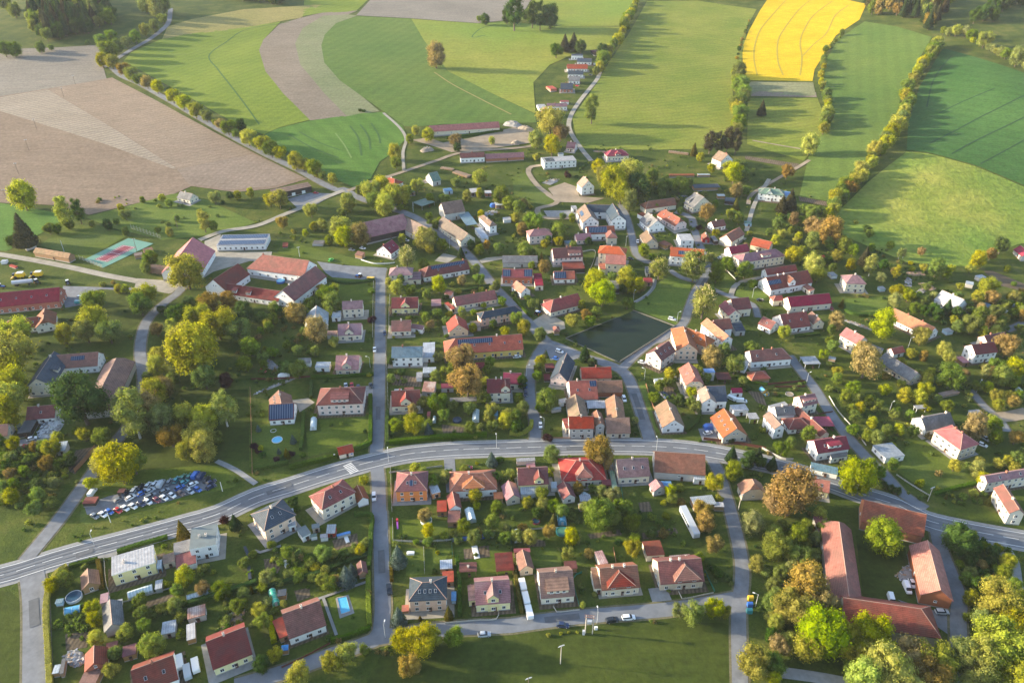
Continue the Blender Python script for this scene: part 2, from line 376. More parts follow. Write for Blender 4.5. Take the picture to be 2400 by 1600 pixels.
FIELDS = [  # name, tile, outline, material, label
 ('field', 'F', '-260,128 -100,122 60,112 130,110 228,104 236,150 245,182 0,222 -250,262', 'plough2', 'pale grey harrowed field at the left edge behind the striped field'),
 ('field', 'F', '-250,262 0,222 245,182 290,196 345,226 470,293 600,360 706,412 632,433 540,442 440,428 400,446 205,494 130,472 0,466 -220,455', 'plough', 'brown ploughed field beside the tree-lined avenue'),
 ('meadow', 'F', '385,62 440,45 560,22 690,14 740,10 690,42 640,50 560,66 420,82 372,92', 'tan', 'dry tan meadow above the bright green wheat'),
 ('field', 'F', '300,122 372,90 420,80 560,64 645,50 605,92 595,116 610,165 650,215 712,276 640,294 606,310 560,292 500,262 400,205 330,166 283,142', 'bright', 'bright green young wheat field beside the avenue'),
 ('field', 'F', '690,42 740,30 822,25 800,34 742,37 695,66 678,100 690,150 742,212 797,268 712,277 650,215 610,165 595,116 605,92 642,56', 'brown', 'brown S-shaped ploughed strip between green fields'),
 ('field', 'F', '742,37 800,34 820,37 772,54 746,80 738,105 745,145 780,185 835,225 872,256 797,268 742,212 690,150 678,100 695,66', 'sprout', 'grey-green sprouting strip beside the brown S-shaped strip'),
 ('field', 'F', '608,310 640,295 712,278 832,261 880,258 925,290 935,316 905,350 872,372 852,410 815,432 770,412 690,366 640,335', 'mown', 'mown green field with curved mowing lines above the side road'),
 ('field', 'F', '820,38 945,44 975,95 1030,165 1130,215 1228,262 1232,282 1120,284 1020,286 950,292 928,290 882,257 835,225 780,185 745,145 738,105 746,80 772,54', 'green', 'large green crop field behind the long red barn'),
 ('meadow', 'F', '945,44 1100,55 1160,50 1290,62 1432,62 1408,108 1330,120 1262,150 1225,190 1230,262 1130,215 1030,165 975,95', 'meadow', 'yellowish meadow around the lone copper tree'),
 ('field', 'F', '818,36 862,-12 1228,-12 1192,44 1100,54 945,43', 'plough2', 'beige ploughed field along the top of the view'),
 ('field', 'F', '700,-5 858,-12 816,28 740,30 695,38', 'bright', 'small light green field beside the beige field at the top'),
 ('meadow', 'F', '1230,-12 1458,-12 1435,60 1290,61 1196,46', 'meadow', 'upper meadow behind the two tall tree clumps'),
 ('meadow', 'F', '1486,4 1600,2 1738,22 1716,62 1702,150 1682,200 1690,300 1622,342 1500,345 1330,342 1314,272 1372,190 1395,150 1442,82', 'meadow2', 'wide sunlit meadow right of the hamlet lane'),
 ('field', 'F', '1772,-14 1860,-20 1990,10 1974,46 1920,82 1895,122 1871,160 1866,187 1709,185 1704,112 1720,72 1745,26', 'rape', 'brilliant yellow rapeseed field in bloom'),
 ('field', 'F', '1711,188 1868,190 1874,222 1716,216', 'sprout', 'narrow grey-green strip just below the rapeseed'),
 ('field', 'F', '1714,210 1874,213 1876,224 1718,221', 'brown', 'thin pinkish bare strip below the rapeseed'),
 ('meadow', 'F', '1718,226 1878,226 1902,290 1882,330 1846,370 1716,332', 'meadow2', 'small meadow with one dark conifer below the rapeseed'),
 ('field', 'F', '1986,50 2060,62 2140,86 2082,190 2052,280 1988,370 1902,462 1836,452 1862,340 1912,270 1892,200 1890,150 1926,90', 'green', 'striped green meadow between the two hedgerows'),
 ('field', 'F', '2166,112 2352,168 2560,230 2520,520 2352,426 2240,380 2130,350 2082,345 2086,280 2112,200', 'dark', 'shade-darkened green crop field right of the thick hedgerow'),
 ('meadow', 'F', '2082,350 2130,353 2240,383 2352,430 2520,530 2336,562 2216,612 2082,602 1936,542 1910,500 1992,420', 'hill', 'sunny rough grass hillside above the right-hand gardens'),
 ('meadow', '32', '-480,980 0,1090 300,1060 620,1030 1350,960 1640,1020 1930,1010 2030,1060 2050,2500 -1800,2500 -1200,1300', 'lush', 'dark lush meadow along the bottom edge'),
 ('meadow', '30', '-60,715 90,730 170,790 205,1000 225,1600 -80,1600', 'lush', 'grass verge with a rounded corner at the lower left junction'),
 ('meadow', '10', '0,300 480,380 640,430 560,470 340,600 60,740 -60,730', 'mown', 'green meadow left of the sports ground'),
 ('lawn', '10', '360,690 600,500 900,505 1190,590 790,815 660,770', 'lawn', 'football ground beside the tennis court'),
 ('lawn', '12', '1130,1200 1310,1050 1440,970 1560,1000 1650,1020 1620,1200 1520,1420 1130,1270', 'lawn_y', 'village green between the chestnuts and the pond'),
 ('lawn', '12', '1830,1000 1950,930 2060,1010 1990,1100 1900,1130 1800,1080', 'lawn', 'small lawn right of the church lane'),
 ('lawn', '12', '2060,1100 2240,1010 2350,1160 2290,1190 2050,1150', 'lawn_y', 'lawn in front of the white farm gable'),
 ('lawn', '21', '950,510 1040,510 1030,920 900,960 480,1060 460,830 600,830 580,720 930,700', 'lawn', 'lawn of the pinkish villa inside the clipped hedge'),
 ('lawn', '21', '-60,860 60,760 400,740 430,900 400,1080 -60,1150', 'lawn', 'garden lawn of the solar-roofed house'),
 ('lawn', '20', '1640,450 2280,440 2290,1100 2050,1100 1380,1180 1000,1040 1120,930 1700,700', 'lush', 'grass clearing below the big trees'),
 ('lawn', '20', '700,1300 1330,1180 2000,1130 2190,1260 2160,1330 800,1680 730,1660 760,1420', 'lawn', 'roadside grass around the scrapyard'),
 ('lawn', '31', '1220,60 1760,80 1770,230 1240,250', 'lawn', 'lawn with the round pool behind the orange house'),
 ('lawn', '31', '1810,290 2340,240 2340,560 1860,600', 'lawn', 'lawn around the planted bed with white cover'),
 ('lawn', '31', '1380,330 1790,330 1690,560 1380,580', 'lawn', 'lawn behind the dark blue-roofed villa'),
 ('lawn', '31', '650,790 1010,660 1040,1060 760,1150', 'lawn', 'lawn around the rectangular pool'),
 ('lawn', '32', '10,340 180,320 440,330 460,520 230,500', 'lawn', 'lawn behind the cream gable shed'),
 ('lawn', '32', '560,90 1050,200 1040,470 780,340 600,520', 'lawn', 'long garden lawn with bean rows'),
 ('lawn', '22', '-40,1420 300,1400 300,1580 -60,1580', 'lawn', 'lawn with a trampoline below the yellow gabled house'),
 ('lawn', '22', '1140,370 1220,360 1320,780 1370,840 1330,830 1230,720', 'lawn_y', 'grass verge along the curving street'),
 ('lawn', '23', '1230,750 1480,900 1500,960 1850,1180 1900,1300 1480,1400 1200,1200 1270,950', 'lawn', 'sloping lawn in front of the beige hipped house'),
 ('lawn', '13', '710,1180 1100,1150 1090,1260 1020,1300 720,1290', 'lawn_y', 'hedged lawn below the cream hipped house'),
 ('lawn', '11', '660,980 1090,1000 1110,1180 800,1190 680,1100', 'lawn', 'lawn beside the junction street'),
 ('lawn', '11', '240,640 1200,880 1000,890 560,820 200,760', 'lawn', 'grass slope with the green car'),
 ('lawn', '12', '0,60 130,10 180,120 400,280 330,330 200,300 20,230', 'lawn', 'smooth green paddock beside the sandy track'),
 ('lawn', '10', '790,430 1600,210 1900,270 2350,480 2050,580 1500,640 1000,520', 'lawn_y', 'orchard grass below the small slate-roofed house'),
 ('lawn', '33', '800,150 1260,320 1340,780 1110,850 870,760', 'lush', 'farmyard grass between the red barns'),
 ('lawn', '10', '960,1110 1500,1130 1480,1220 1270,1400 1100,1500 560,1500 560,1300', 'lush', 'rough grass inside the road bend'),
]
for nm, tl, s, mk, lb in FIELDS:
    sheet(nm, P(tl, s), GM[mk], 0.04, lb)
sheet('field', P('a0', '0,672 330,618 1212,1158 1192,1166 740,1000 0,766'), GM['film'], 0.09, 'pale striped strip crossing the ploughed field')
sheet('field', P('a0', '335,618 772,536 1250,790 1738,1058 1224,1162'), GM['film2'], 0.085, 'planted rows beside the pale striped strip')
# garden beds, yards
BEDS = [('30', '600,1120 820,1090 800,1240 605,1270'), ('30', '1250,850 1600,740 1650,800 1290,900'), ('31', '1905,340 2140,300 2150,410 1915,435'),
 ('31', '700,260 930,190 940,290 730,350'), ('31', '350,720 490,690 500,780 380,820'), ('32', '690,200 1000,160 1010,210 720,245'),
 ('32', '1190,190 1500,140 1530,190 1200,250'), ('32', '130,230 300,260 310,310 140,320'), ('22', '1160,1480 1260,1470 1290,1560 1180,1568'),
 ('21', '1700,760 1910,790 1900,840 1720,840'), ('13', '1980,920 2060,920 2400,1060 2400,1120 2100,1050'), ('13', '280,240 555,290 545,330 290,280'),
 ('c0', '430,1075 800,1130 790,1160 430,1098'), ('31', '70,430 260,420 200,560 90,560'), ('21', '1250,300 1520,330 1520,420 1250,400'),
 ('22', '1290,400 1500,420 1520,520 1420,480'), ('22', '2160,450 2300,470 2340,590 2250,560'), ('20', '620,1180 700,1000 890,960 690,1220')]
for tl, s in BEDS: sheet('garden_bed', P(tl, s), GM['soil'], 0.075, 'dug brown vegetable bed in a back garden')

ROADS = [  # tile-point list, width, material, label
 ('main', [('30', '-1500,880 -900,780 -300,655 0,585 150,545 480,440 760,360 1000,298 1400,192 1700,108 2000,20'), ('21', '0,1428 300,1335 600,1238 860,1160 1100,1098 1400,1035 1800,998 2352,980'),
   ('22', '250,972 650,962 1100,962 1500,978 1800,1012 2000,1050 2150,1085'), ('23', '0,1125 250,1192 550,1292 900,1418 1200,1512'), ('33', '1450,72 1800,160 2352,262 2800,330 3500,420 4600,520')], 9.2, 'asphalt', 'two-lane main road sweeping across the village'),
 ('street', [('11', '1165,900 1148,960 1143,1100 1140,1568'), ('21', '1138,200 1128,500 1122,800 1105,1020')], 5.6, 'asphalt', 'straight street between the maroon-roofed houses'),
 ('street', [('21', '1110,1150 1125,1300 1132,1568'), ('31', '1140,0 1155,500 1165,900 1150,1080 1080,1175 900,1245 700,1305 400,1420 0,1545 -200,1600')], 5.4, 'asphalt', 'residential street bending left at the bottom'),
 ('street', [('31', '1130,1150 1300,1118 1900,1062 2352,1040'), ('32', '200,1010 600,962 1400,895 1800,835 2060,790')], 5.6, 'asphalt', 'street along the bottom row of houses'),
 ('street', [('22', '1830,1070 1900,1200 1960,1400 2010,1568'), ('32', '2060,200 2110,450 2112,650 2085,850 2082,1100 2095,1568 2100,1750 2105,2100 2110,2500')], 4.8, 'asphalt2', 'narrow lane left of the orchard'),
 ('avenue', [('F', '392,20 388,48 378,64 345,90 300,116 262,140 248,155'), ('a0', '745,440 830,520 960,580 1150,685 1400,830 1640,965 1860,1080 2050,1170 2230,1270 2320,1310'), ('11', '800,170 960,258 1180,330 1440,420 1620,535 1900,730 2050,890 2200,1080 2352,1230'),
   ('12', '120,1360 250,1500'), ('22', '330,10 450,55 640,135 850,200 1000,262 1075,350 1140,520 1200,700 1250,850 1275,930')], 5.6, 'asphalt2', 'village road running from the avenue down past the pond'),
 ('street', [('22', '1010,250 1150,110 1300,0'), ('12', '1350,1560 1560,1420 1620,1280 1680,1120 1760,1000 1800,900 1775,800 1720,680 1680,560 1650,440 1600,410 1500,380')], 4.6, 'asphalt2', 'lane climbing from the pond past the chestnut trees'),
 ('street', [('22', '300,20 230,130 180,250 160,400 170,550 212,740 215,880 190,940')], 5.0, 'asphalt', 'street left of the black chalet'),
 ('street', [('12', '1330,850 1230,835 1140,770 1100,600 1060,450 1000,310')], 4.4, 'asphalt2', 'lane passing the white guest house'),
 ('street', [('12', '1450,915 1560,985 1700,1020')], 3.6, 'asphalt2', 'footpath behind the chestnut trees'),
 ('street', [('F', '-80,572 60,595 150,612 250,634 320,647 380,662 430,660')], 5.0, 'gravel', 'pale lane along the sports ground'),
 ('street', [('F', '425,655 405,676 370,702 335,742 322,800 328,850 330,892 322,940 290,985 265,1015 230,1062 180,1132 130,1200 85,1255 60,1285')], 5.4, 'asphalt2', 'curving lane beneath the big trees'),
 ('street', [('30', '290,540 320,760 330,1000 335,1568 338,1800 340,2200 345,2600')], 7.6, 'asphalt2', 'wide street leaving the lower left junction'),
 ('street', [('11', '-520,640 -300,560 0,510 250,410 450,330 700,225 810,185')], 4.6, 'gravel', 'gravel lane from the white hall to the avenue'),
 ('track', [('11', '840,190 1050,110 1300,30 1420,-10'), ('b0', '650,1110 850,1050 1300,1008 1300,940 1180,880')], 3.8, 'dirt', 'sandy track climbing past the quarry'),
 ('track', [('b0', '430,1175 425,1050 445,960 400,880 290,780')], 2.6, 'gravel', 'thin track along the mown field'),
 ('street', [('b0', '1720,1110 1640,1010 1570,890 1580,800 1640,700 1720,600 1765,540 1790,470')], 4.2, 'gravel', 'lane up to the hamlet'),
 ('track', [('b0', '1400,1140 1310,1150 1288,1190 1350,1280 1440,1350'), ('12', '330,225 420,285 350,325 240,350 255,420 340,440 580,432')], 4.2, 'dirt', 'sandy track curling past the white industrial hall'),
 ('street', [('23', '190,130 300,270 420,420 520,580 620,730 770,920 920,1080 1060,1210 1220,1390 1350,1480 1450,1540')], 4.8, 'asphalt', 'side street slanting down the right-hand slope'),
 ('street', [('23', '1850,440 1980,590 2110,700 2200,830')], 3.6, 'asphalt2', 'lane beside the right-hand gardens'),
 ('track', [('23', '2090,700 2220,690 2400,650')], 7.0, 'dirt', 'pale dirt yard at the right edge'),
 ('street', [('13', '2180,1470 2260,1440 2420,1360')], 4.0, 'asphalt2', 'short lane at the right edge'),
 ('street', [('33', '1540,120 1590,350 1690,600 1755,800 1745,1000 1755,1200 1765,1380 1775,1600 1790,2000')], 5.0, 'asphalt2', 'farm lane beside the orange-roofed barn'),
 ('street', [('33', '2110,270 2230,450 2255,650 2352,930 2450,1150 2600,1500 2800,2000')], 5.6, 'paving', 'driveway at the lower right corner'),
 ('track', [('33', '100,1470 400,1510 720,1568 1000,1640')], 4.0, 'paving', 'path beneath the bottom trees'),
 ('track', [('c0', '450,1410 478,1340 640,1240 800,1150 872,1105')], 3.0, 'dirt', 'dirt track to the green-roofed villa'),
 ('track', [('13', '10,80 -120,300 -200,560')], 3.0, 'gravel', 'footpath below the green-roofed villa'),
 ('track', [('12', '2010,1150 2040,1070 2120,1020 2290,985')], 3.2, 'gravel', 'gravel drive to the white farm'),
 ('track', [('12', '1820,1080 2010,1160 2210,1230 2260,1350')], 3.4, 'asphalt2', 'lane passing in front of the white farm'),
 ('track', [('20', '1990,1100 2160,1180 2352,1310')], 2.4, 'paving', 'footpath cutting across the grass to the main road'),
 ('track', [('31', '-10,355 40,370 230,310')], 1.2, 'paving', 'garden path round the dark hipped house'),
 ('track', [('31', '480,830 1020,640')], 1.0, 'paving', 'garden path above the rectangular pool'),
 ('track', [('31', '615,780 740,1130')], 1.0, 'paving', 'garden path left of the rectangular pool'),
 ('track', [('c0', '480,970 810,1028')], 1.8, 'dirt', 'mown path across the small meadow'),
 ('track', [('12', '1130,1210 1230,1150 1300,1070 1310,1000')], 2.4, 'paving', 'curved garden wall path by the village green'),
]
sheet('field', P('a0', '1218,1166 1740,1062 2085,1220 1900,1280 1550,1312 1480,1292 1300,1272'), field_mat('damp_soil', (0.19, 0.145, 0.115), (0.235, 0.18, 0.145), 0.02, (R(15), 5.0, 0.04, 1.0), 0.5), 0.09, 'darker soil at the lower corner of the ploughed field')
RD = {}; ROADPTS = []
VERGE = field_mat('verge_dirt', (0.11, 0.105, 0.05), (0.19, 0.165, 0.11), 0.25, None, 1.4)
for k, (nm, segs, w, mk, lb) in enumerate(ROADS):
    pts = [p for tl, s in segs for p in P(tl, s)]
    cls = 'road' if nm in ('main', 'avenue') else ('path' if nm == 'track' else 'street')
    strip(cls, pts, w, GM[mk], 0.05 + 0.006 * k + 0.04, lb); ROADPTS += [(p, w / 2) for p in smooth(pts, 4.0)]
    if mk.startswith('asphalt'): strip('road_verge', pts, w + (2.6 if nm == 'main' else 1.5), VERGE if nm != 'main' else GM['paving'], 0.068, 'worn verge along the ' + lb.replace('the ', ''))
    if nm == 'main': RD['main'] = pts
# road paint
mp = RD['main']; zl = 0.32
mk = MB()
ed = strip('road_marking', mp, 0.22, GM['line'], zl, 'white edge line on the far side of the main road', off=3.75)
strip('road_marking', mp, 0.22, GM['line'], zl, 'white edge line on the near side of the main road', off=-3.75)
strip('road_marking', mp, 0.18, GM['line'], zl, 'dashed white centre line of the main road', off=0.0, dash=(6, 3))
TT = plain_mat('worn_asphalt', (0.125, 0.13, 0.14), 0.8, 0.25, 0.2)
PT = plain_mat('patched_asphalt', (0.095, 0.10, 0.108), 0.85, 0.2, 0.5)
for k_, of_ in enumerate((-2.75, -1.1, 1.1, 2.75)): strip('tyre_track', mp, 0.55, TT, 0.19 + .004 * k_, ('near-side outer', 'near-side inner', 'far-side inner', 'far-side outer')[k_] + ' darkened tyre track along the main road', off=of_)
for k_, (tl, s_, w_) in enumerate((('21', '100,1400 330,1310', 2.6), ('22', '500,985 900,980', 2.4), ('23', '100,1140 260,1190', 2.8), ('30', '700,400 860,350', 2.2), ('31', '1150,350 1158,560', 2.4), ('32', '300,990 620,955', 2.2), ('22', '1120,480 1200,720', 2.6), ('21', '1125,600 1122,720', 2.0), ('30', '310,800 322,1050', 3.0), ('12', '1690,1140 1780,990', 1.8))): strip('road_patch', P(tl, s_), w_, PT, 0.235 + .003 * k_, f'darker repair patch on the road, number {k_ + 1} in size' if False else 'darker repair patch on the road surface')
def zebra():
    mb = MB(); a0 = at('21', 868, 1168)
    d = (at('21', 910, 1210) - at('21', 835, 1128)); L = d.length; d.normalize(); n = Vector((-d.y, d.x, 0))
    c = (at('21', 910, 1210) + at('21', 835, 1128)) / 2
    for i in range(7):
        q = c + d * ((i - 3) * L / 7.2)
        o = [q + n * s * 1.9 + d * e2 * 0.24 for s, e2 in ((-1, -1), (1, -1), (1, 1), (-1, 1))]
        mb.face([(p.x, p.y, terr(p.x, p.y) + zl + .01) for p in o])
    me = mb.mesh('zebra_crossing', GM['line']); 
    tag(link('zebra_crossing', me), 'white striped zebra crossing near the red bus shelter', kind='structure')
zebra()
TRK = {'rape': plain_mat('crop_track', (0.33, 0.25, 0.02), 0.95, 0.2, 0.3), 'dark': plain_mat('shaded_crop_track', (0.014, 0.05, 0.012), 0.95, 0.2, 0.3), 'mown': plain_mat('mown_line', (0.04, 0.095, 0.016), 0.95, 0.2, 0.3), 'pale': plain_mat('pale_mown_line', (0.13, 0.20, 0.045), 0.95, 0.2, 0.3), 'path': plain_mat('worn_path', (0.24, 0.20, 0.06), 0.95, 0.2, 0.3)}
for tl, s_, w_, mk_, lb in (('c0', '720,-5 640,80 540,200 500,300 490,400 512,520', 1.5, 'rape', 'first tramline through the rapeseed from its left edge'), ('c0', '890,-5 800,70 700,200 655,290 655,420 690,520', 1.5, 'rape', 'second tramline through the rapeseed from its left edge'),
    ('c0', '1030,10 900,110 830,220 808,300 820,400 808,522', 1.5, 'rape', 'third tramline through the rapeseed from its left edge'), ('c0', '1140,40 1050,110 990,230 900,310 822,392', 1.5, 'rape', 'right-hand branching tramline through the rapeseed'),
    ('c0', '1700,990 2000,835 2200,735 2400,640', 1.2, 'dark', 'upper diagonal tramline in the shaded crop'), ('c0', '1850,1062 2100,930 2400,785', 1.2, 'dark', 'middle diagonal tramline in the shaded crop'), ('c0', '2050,1130 2200,1050 2400,940', 1.2, 'dark', 'lower diagonal tramline in the shaded crop'), ('c0', '1680,740 1720,570 1780,470 1850,385', 1.2, 'dark', 'curved tramline beside the thick hedgerow'), ('c0', '1760,785 1900,715 2150,610', 1.0, 'dark', 'short tramline in the upper shaded crop'),
    ('a0', '1990,155 1700,205 1560,290 1440,385 1500,480 1570,570 1700,740 1785,860', 1.2, 'mown', 'dark bent tramline in the bright wheat'), ('b0', '60,870 115,950 140,1075', 1.6, 'mown', 'innermost curved mowing line'), ('b0', '130,860 185,940 200,1030', 1.6, 'mown', 'middle curved mowing line'), ('b0', '205,850 255,930 268,990', 1.6, 'mown', 'outermost curved mowing line'),
    ('a0', '1990,930 2150,1020 2330,1090', 1.4, 'mown', 'upper straight mowing line'), ('a0', '2060,910 2200,985 2340,1035', 1.4, 'mown', 'top straight mowing line'), ('b0', '-40,920 20,1000 70,1090', 1.4, 'pale', 'pale curved mowing line'), ('b0', '640,500 760,580 950,680 1170,790', 1.5, 'path', 'worn path running from the lone copper tree'), ('b0', '990,245 900,260 960,200 1080,165', 1.2, 'mown', 'faint ditch in the yellowish meadow')):
    strip('crop_line', P(tl, s_), w_, TRK[mk_], 0.16, lb)
# yards and paved areas
YARDS = [
 ('10', '1880,650 2030,585 2010,750 2500,745 2480,840 2300,830 1960,930 1875,985', 'gravel', 'gravel yard between the white hall and the farm'),
 ('10', '1260,990 1660,1020 1660,1100 1550,1130 1400,1100 1230,1090', 'gravel', 'pale road junction in front of the log pile'),
 ('10', '580,1060 900,1070 1250,1075 1240,1100 920,1090 780,1130 770,1230 600,1260 570,1130', 'asphalt2', 'yard beside the long red workshop'),
 ('11', '290,262 500,205 740,215 520,330 380,345', 'asphalt2', 'paved forecourt of the long brown garage'),
 ('11', '560,835 800,870 1200,895 1190,960 1090,1010 700,980 640,940', 'asphalt2', 'paved square beside the farm'),
 ('b0', '480,965 600,950 700,985 900,950 1180,880 1290,900 1300,985 1000,1030 760,1050 640,1010', 'dirt', 'bare sandy quarry floor'),
 ('12', '330,165 480,110 590,150 620,240 850,255 700,300 420,290', 'dirt', 'sandy building plot of the white modern house'),
 ('12', '290,370 590,365 590,430 330,432', 'paving', 'grey foundation slab beside the guest house'),
 ('12', '190,1380 320,1300 480,1390 490,1450 330,1500 260,1500', 'gravel', 'gravel forecourt by the pond hut'),
 ('22', '300,30 460,70 620,150 560,170 350,170', 'asphalt2', 'parking bay above the black chalet'),
 ('33', '1190,800 1400,870 1520,900 1740,880 1750,1180 1640,1110 1480,1000', 'asphalt2', 'farmyard paving below the orange barn'),
 ('32', '1250,700 1415,685 1470,810 1290,830', 'paving', 'concrete parking slab before the cream house'),
 ('21', '960,420 1080,400 1080,490 950,510', 'paving', 'driveway of the pinkish villa'),
 ('21', '330,540 480,520 540,560 400,650 380,600', 'gravel', 'gravel drive of the solar-roofed house'),
 ('21', '1725,1075 1825,1070 1845,1370 1750,1390', 'asphalt2', 'concrete driveway left of the white villa'),
 ('21', '0,1370 100,1300 500,1200 800,1130 830,1140 300,1300 20,1400', 'paving', 'pale bus bay along the main road'),
 ('20', '770,1500 1000,1420 1480,1300 1900,1240 2000,1330 1500,1480 800,1590', 'asphalt2', 'scrapyard hardstanding'),
 ('20', '160,900 470,880 450,960 200,1010', 'asphalt2', 'parking area below the rubble heap'),
 ('31', '730,790 850,755 905,925 770,975', 'paving', 'stone surround of the rectangular pool'),
 ('22', '1710,800 1870,790 1890,900 1750,915', 'asphalt2', 'forecourt left of the large orange house'),
 ('11', '1640,830 1720,760 1850,790 1760,850', 'gravel', 'gravel drive beside the yellow tree'),
 ('11', '2000,840 2120,800 2290,785 2280,810 2080,850 2050,880', 'gravel', 'side lane to the grey shed'),
 ('30', '940,370 1065,335 1075,395 945,425', 'paving', 'concrete bridge to the yellow house'),
]
for k, (tl, s, mk_, lb) in enumerate(YARDS): sheet('yard', P(tl, s), GM[mk_], 0.062 + 0.003 * (k % 5), lb)
# tennis court
sheet('tennis_court', P('10', '770,820 1180,622 1410,672 950,893'), GM['court_g'], 0.09, 'green tennis court apron')
sheet('tennis_court', P('10', '868,818 1130,685 1250,705 985,842'), GM['court_r'], 0.11, 'red tennis court surface with white lines')
c4 = P('10', '880,816 1128,690 1235,708 982,836')
def lerp(a_, b_, t): return a_ + (b_ - a_) * t
for (u, v) in (((0, 0), (1, 0)), ((1, 0), (1, 1)), ((1, 1), (0, 1)), ((0, 1), (0, 0)), ((.5, 0), (.5, 1)), ((0, .15), (1, .15)), ((0, .85), (1, .85))):
    q = [lerp(lerp(c4[0], c4[1], a_), lerp(c4[3], c4[2], a_), b_) for a_, b_ in (u, v)]
    strip('court_line', q, 0.22, GM['line'], 0.14, 'white line painted on the red tennis court', do_smooth=False)
# pond
def pond():
    q = P('12', '500,1541 1115,1288 1486,1430 985,1762')
    m, t, b = nodes_mat('pond_water', 0.06, 0.09)
    b.inputs['Base Color'].default_value = (0.014, 0.024, 0.013, 1)
    f = noise(t, pos_node(t), 0.5, 3, 0.5); bump(t, b, f, 0.05, 0.1)
    c = sum(q, Vector()) / 4
    sheet('pond_water', [p for p in q], m, 0.10, 'still dark water of the village pond')
    st = plain_mat('pond_wall', (0.13, 0.125, 0.10), 0.9, 0.25, 1.5)
    mb = MB()
    for i in range(4):
        a_, b_ = q[i], q[(i + 1) % 4]; d = (b_ - a_).normalized(); n = Vector((d.y, -d.x, 0))
        if (c - a_).dot(n) > 0: n = -n
        M = Matrix.Translation(a_) @ Matrix(((d.x, n.x, 0), (d.y, n.y, 0), (0, 0, 1))).to_4x4()
        mb.box(-0.5 if i % 2 else 0.0, (b_ - a_).length + (0.5 if i % 2 else 0), 0.0, 0.5, -0.5, 0.42 + 0.003 * i, 0, M)
    o = link('pond_wall', mb.mesh('pond_wall', st)); tag(o, 'low stone wall round the village pond', 'wall')
pond()
# ------------------------------------------------------------------ buildings
RM = {k: roof_mat('roof_' + k, *v) for k, v in {
 'red': ((0.29, 0.062, 0.045), (0.20, 0.07, 0.05)), 'bred': ((0.22, 0.066, 0.044), (0.155, 0.068, 0.048)),
 'brown': ((0.19, 0.105, 0.075), (0.26, 0.14, 0.09)), 'maroon': ((0.175, 0.046, 0.042), (0.125, 0.05, 0.046)),
 'slate': ((0.036, 0.052, 0.075), (0.06, 0.07, 0.08)), 'orange': ((0.345, 0.115, 0.062), (0.26, 0.10, 0.06)),
 'grey': ((0.17, 0.165, 0.165), (0.11, 0.11, 0.11)), 'tan': ((0.23, 0.155, 0.115), (0.17, 0.125, 0.10)),
 'purple': ((0.22, 0.115, 0.125), (0.29, 0.17, 0.17)), 'crimson': ((0.24, 0.04, 0.058), (0.19, 0.045, 0.055)),
 'pink': ((0.36, 0.14, 0.135), (0.30, 0.12, 0.12)), 'moss': ((0.21, 0.115, 0.07), (0.13, 0.10, 0.055))}.items()}
RM['salmon'] = roof_mat('roof_salmon', (0.40, 0.12, 0.105), (0.36, 0.115, 0.10), 0.6, 0.8, 0.1, True)
RM['teal'] = roof_mat('roof_teal', (0.13, 0.21, 0.25), (0.16, 0.23, 0.26), 0.45, 0.6, 0.18, True)
RM['rust'] = roof_mat('roof_rust', (0.36, 0.19, 0.16), (0.60, 0.48, 0.44), 0.7, 0.7, 0.25, True)
RM['sheet'] = roof_mat('roof_sheet', (0.33, 0.36, 0.39), (0.25, 0.27, 0.29), 0.5, 0.8, 0.12, True)
RM['white'] = roof_mat('roof_white', (0.32, 0.315, 0.32), (0.27, 0.265, 0.27), 0.6, 1.0, 0.06, True)
RM['felt'] = plain_mat('roof_felt', (0.14, 0.165, 0.165), 0.85, 0.2, 0.3)
RM['green'] = roof_mat('roof_green', (0.13, 0.20, 0.15), (0.17, 0.22, 0.18), 0.6, 0.5, 0.15, True)
RM['blue'] = roof_mat('roof_blue', (0.06, 0.17, 0.36), (0.10, 0.24, 0.42), 0.5, 0.5, 0.15, True)
WM = {k: plain_mat('wall_' + k, c, 0.9, 0.10, 0.8, 0.2, (0.008, 0.1, 0.05)) for k, c in {
 'white': (0.78, 0.77, 0.74), 'cream': (0.70, 0.62, 0.48), 'yellow': (0.74, 0.55, 0.20), 'lemon': (0.74, 0.64, 0.34),
 'orange': (0.72, 0.28, 0.09), 'peach': (0.70, 0.48, 0.36), 'beige': (0.58, 0.49, 0.37), 'grey': (0.45, 0.43, 0.40),
 'brick': (0.36, 0.13, 0.075), 'dark': (0.055, 0.042, 0.035), 'pink': (0.70, 0.55, 0.50), 'wood': (0.30, 0.18, 0.09), 'red': (0.34, 0.05, 0.045), 'blue': (0.40, 0.52, 0.58)}.items()}
m_, t_, b_ = nodes_mat('window_glass', 0.08, 0.5); b_.inputs['Base Color'].default_value = (0.02, 0.026, 0.034, 1)
m_, t_, b_ = nodes_mat('solar_glass', 0.12, 0.5)
_v = pos_node(t_, True)
_c = mix(t_, ramp(t_, wave(t_, _v, 1.05), [(0.93, (0, 0, 0)), (0.97, (1, 1, 1))]), (0.012, 0.03, 0.075), (0.20, 0.24, 0.29))
t_.links.new(_c, b_.inputs['Base Color'])
FRAME = plain_mat('window_frame', (0.74, 0.73, 0.70), 0.6, 0.05, 2.0)
BROWNF = plain_mat('brown_frame', (0.13, 0.065, 0.04), 0.6, 0.1, 2.0)
CHIM = plain_mat('chimney_render', (0.62, 0.54, 0.46), 0.9, 0.15, 1.5, 0.2, (0.01, 0.2, 0.2))
CHIMB = plain_mat('chimney_brick', (0.32, 0.13, 0.085), 0.9, 0.2, 1.5)
METAL = plain_mat('pale_metal', (0.5, 0.51, 0.52), 0.45, 0.1, 1.0)
PLINTH = plain_mat('plinth_stone', (0.30, 0.28, 0.26), 0.9, 0.2, 1.0)
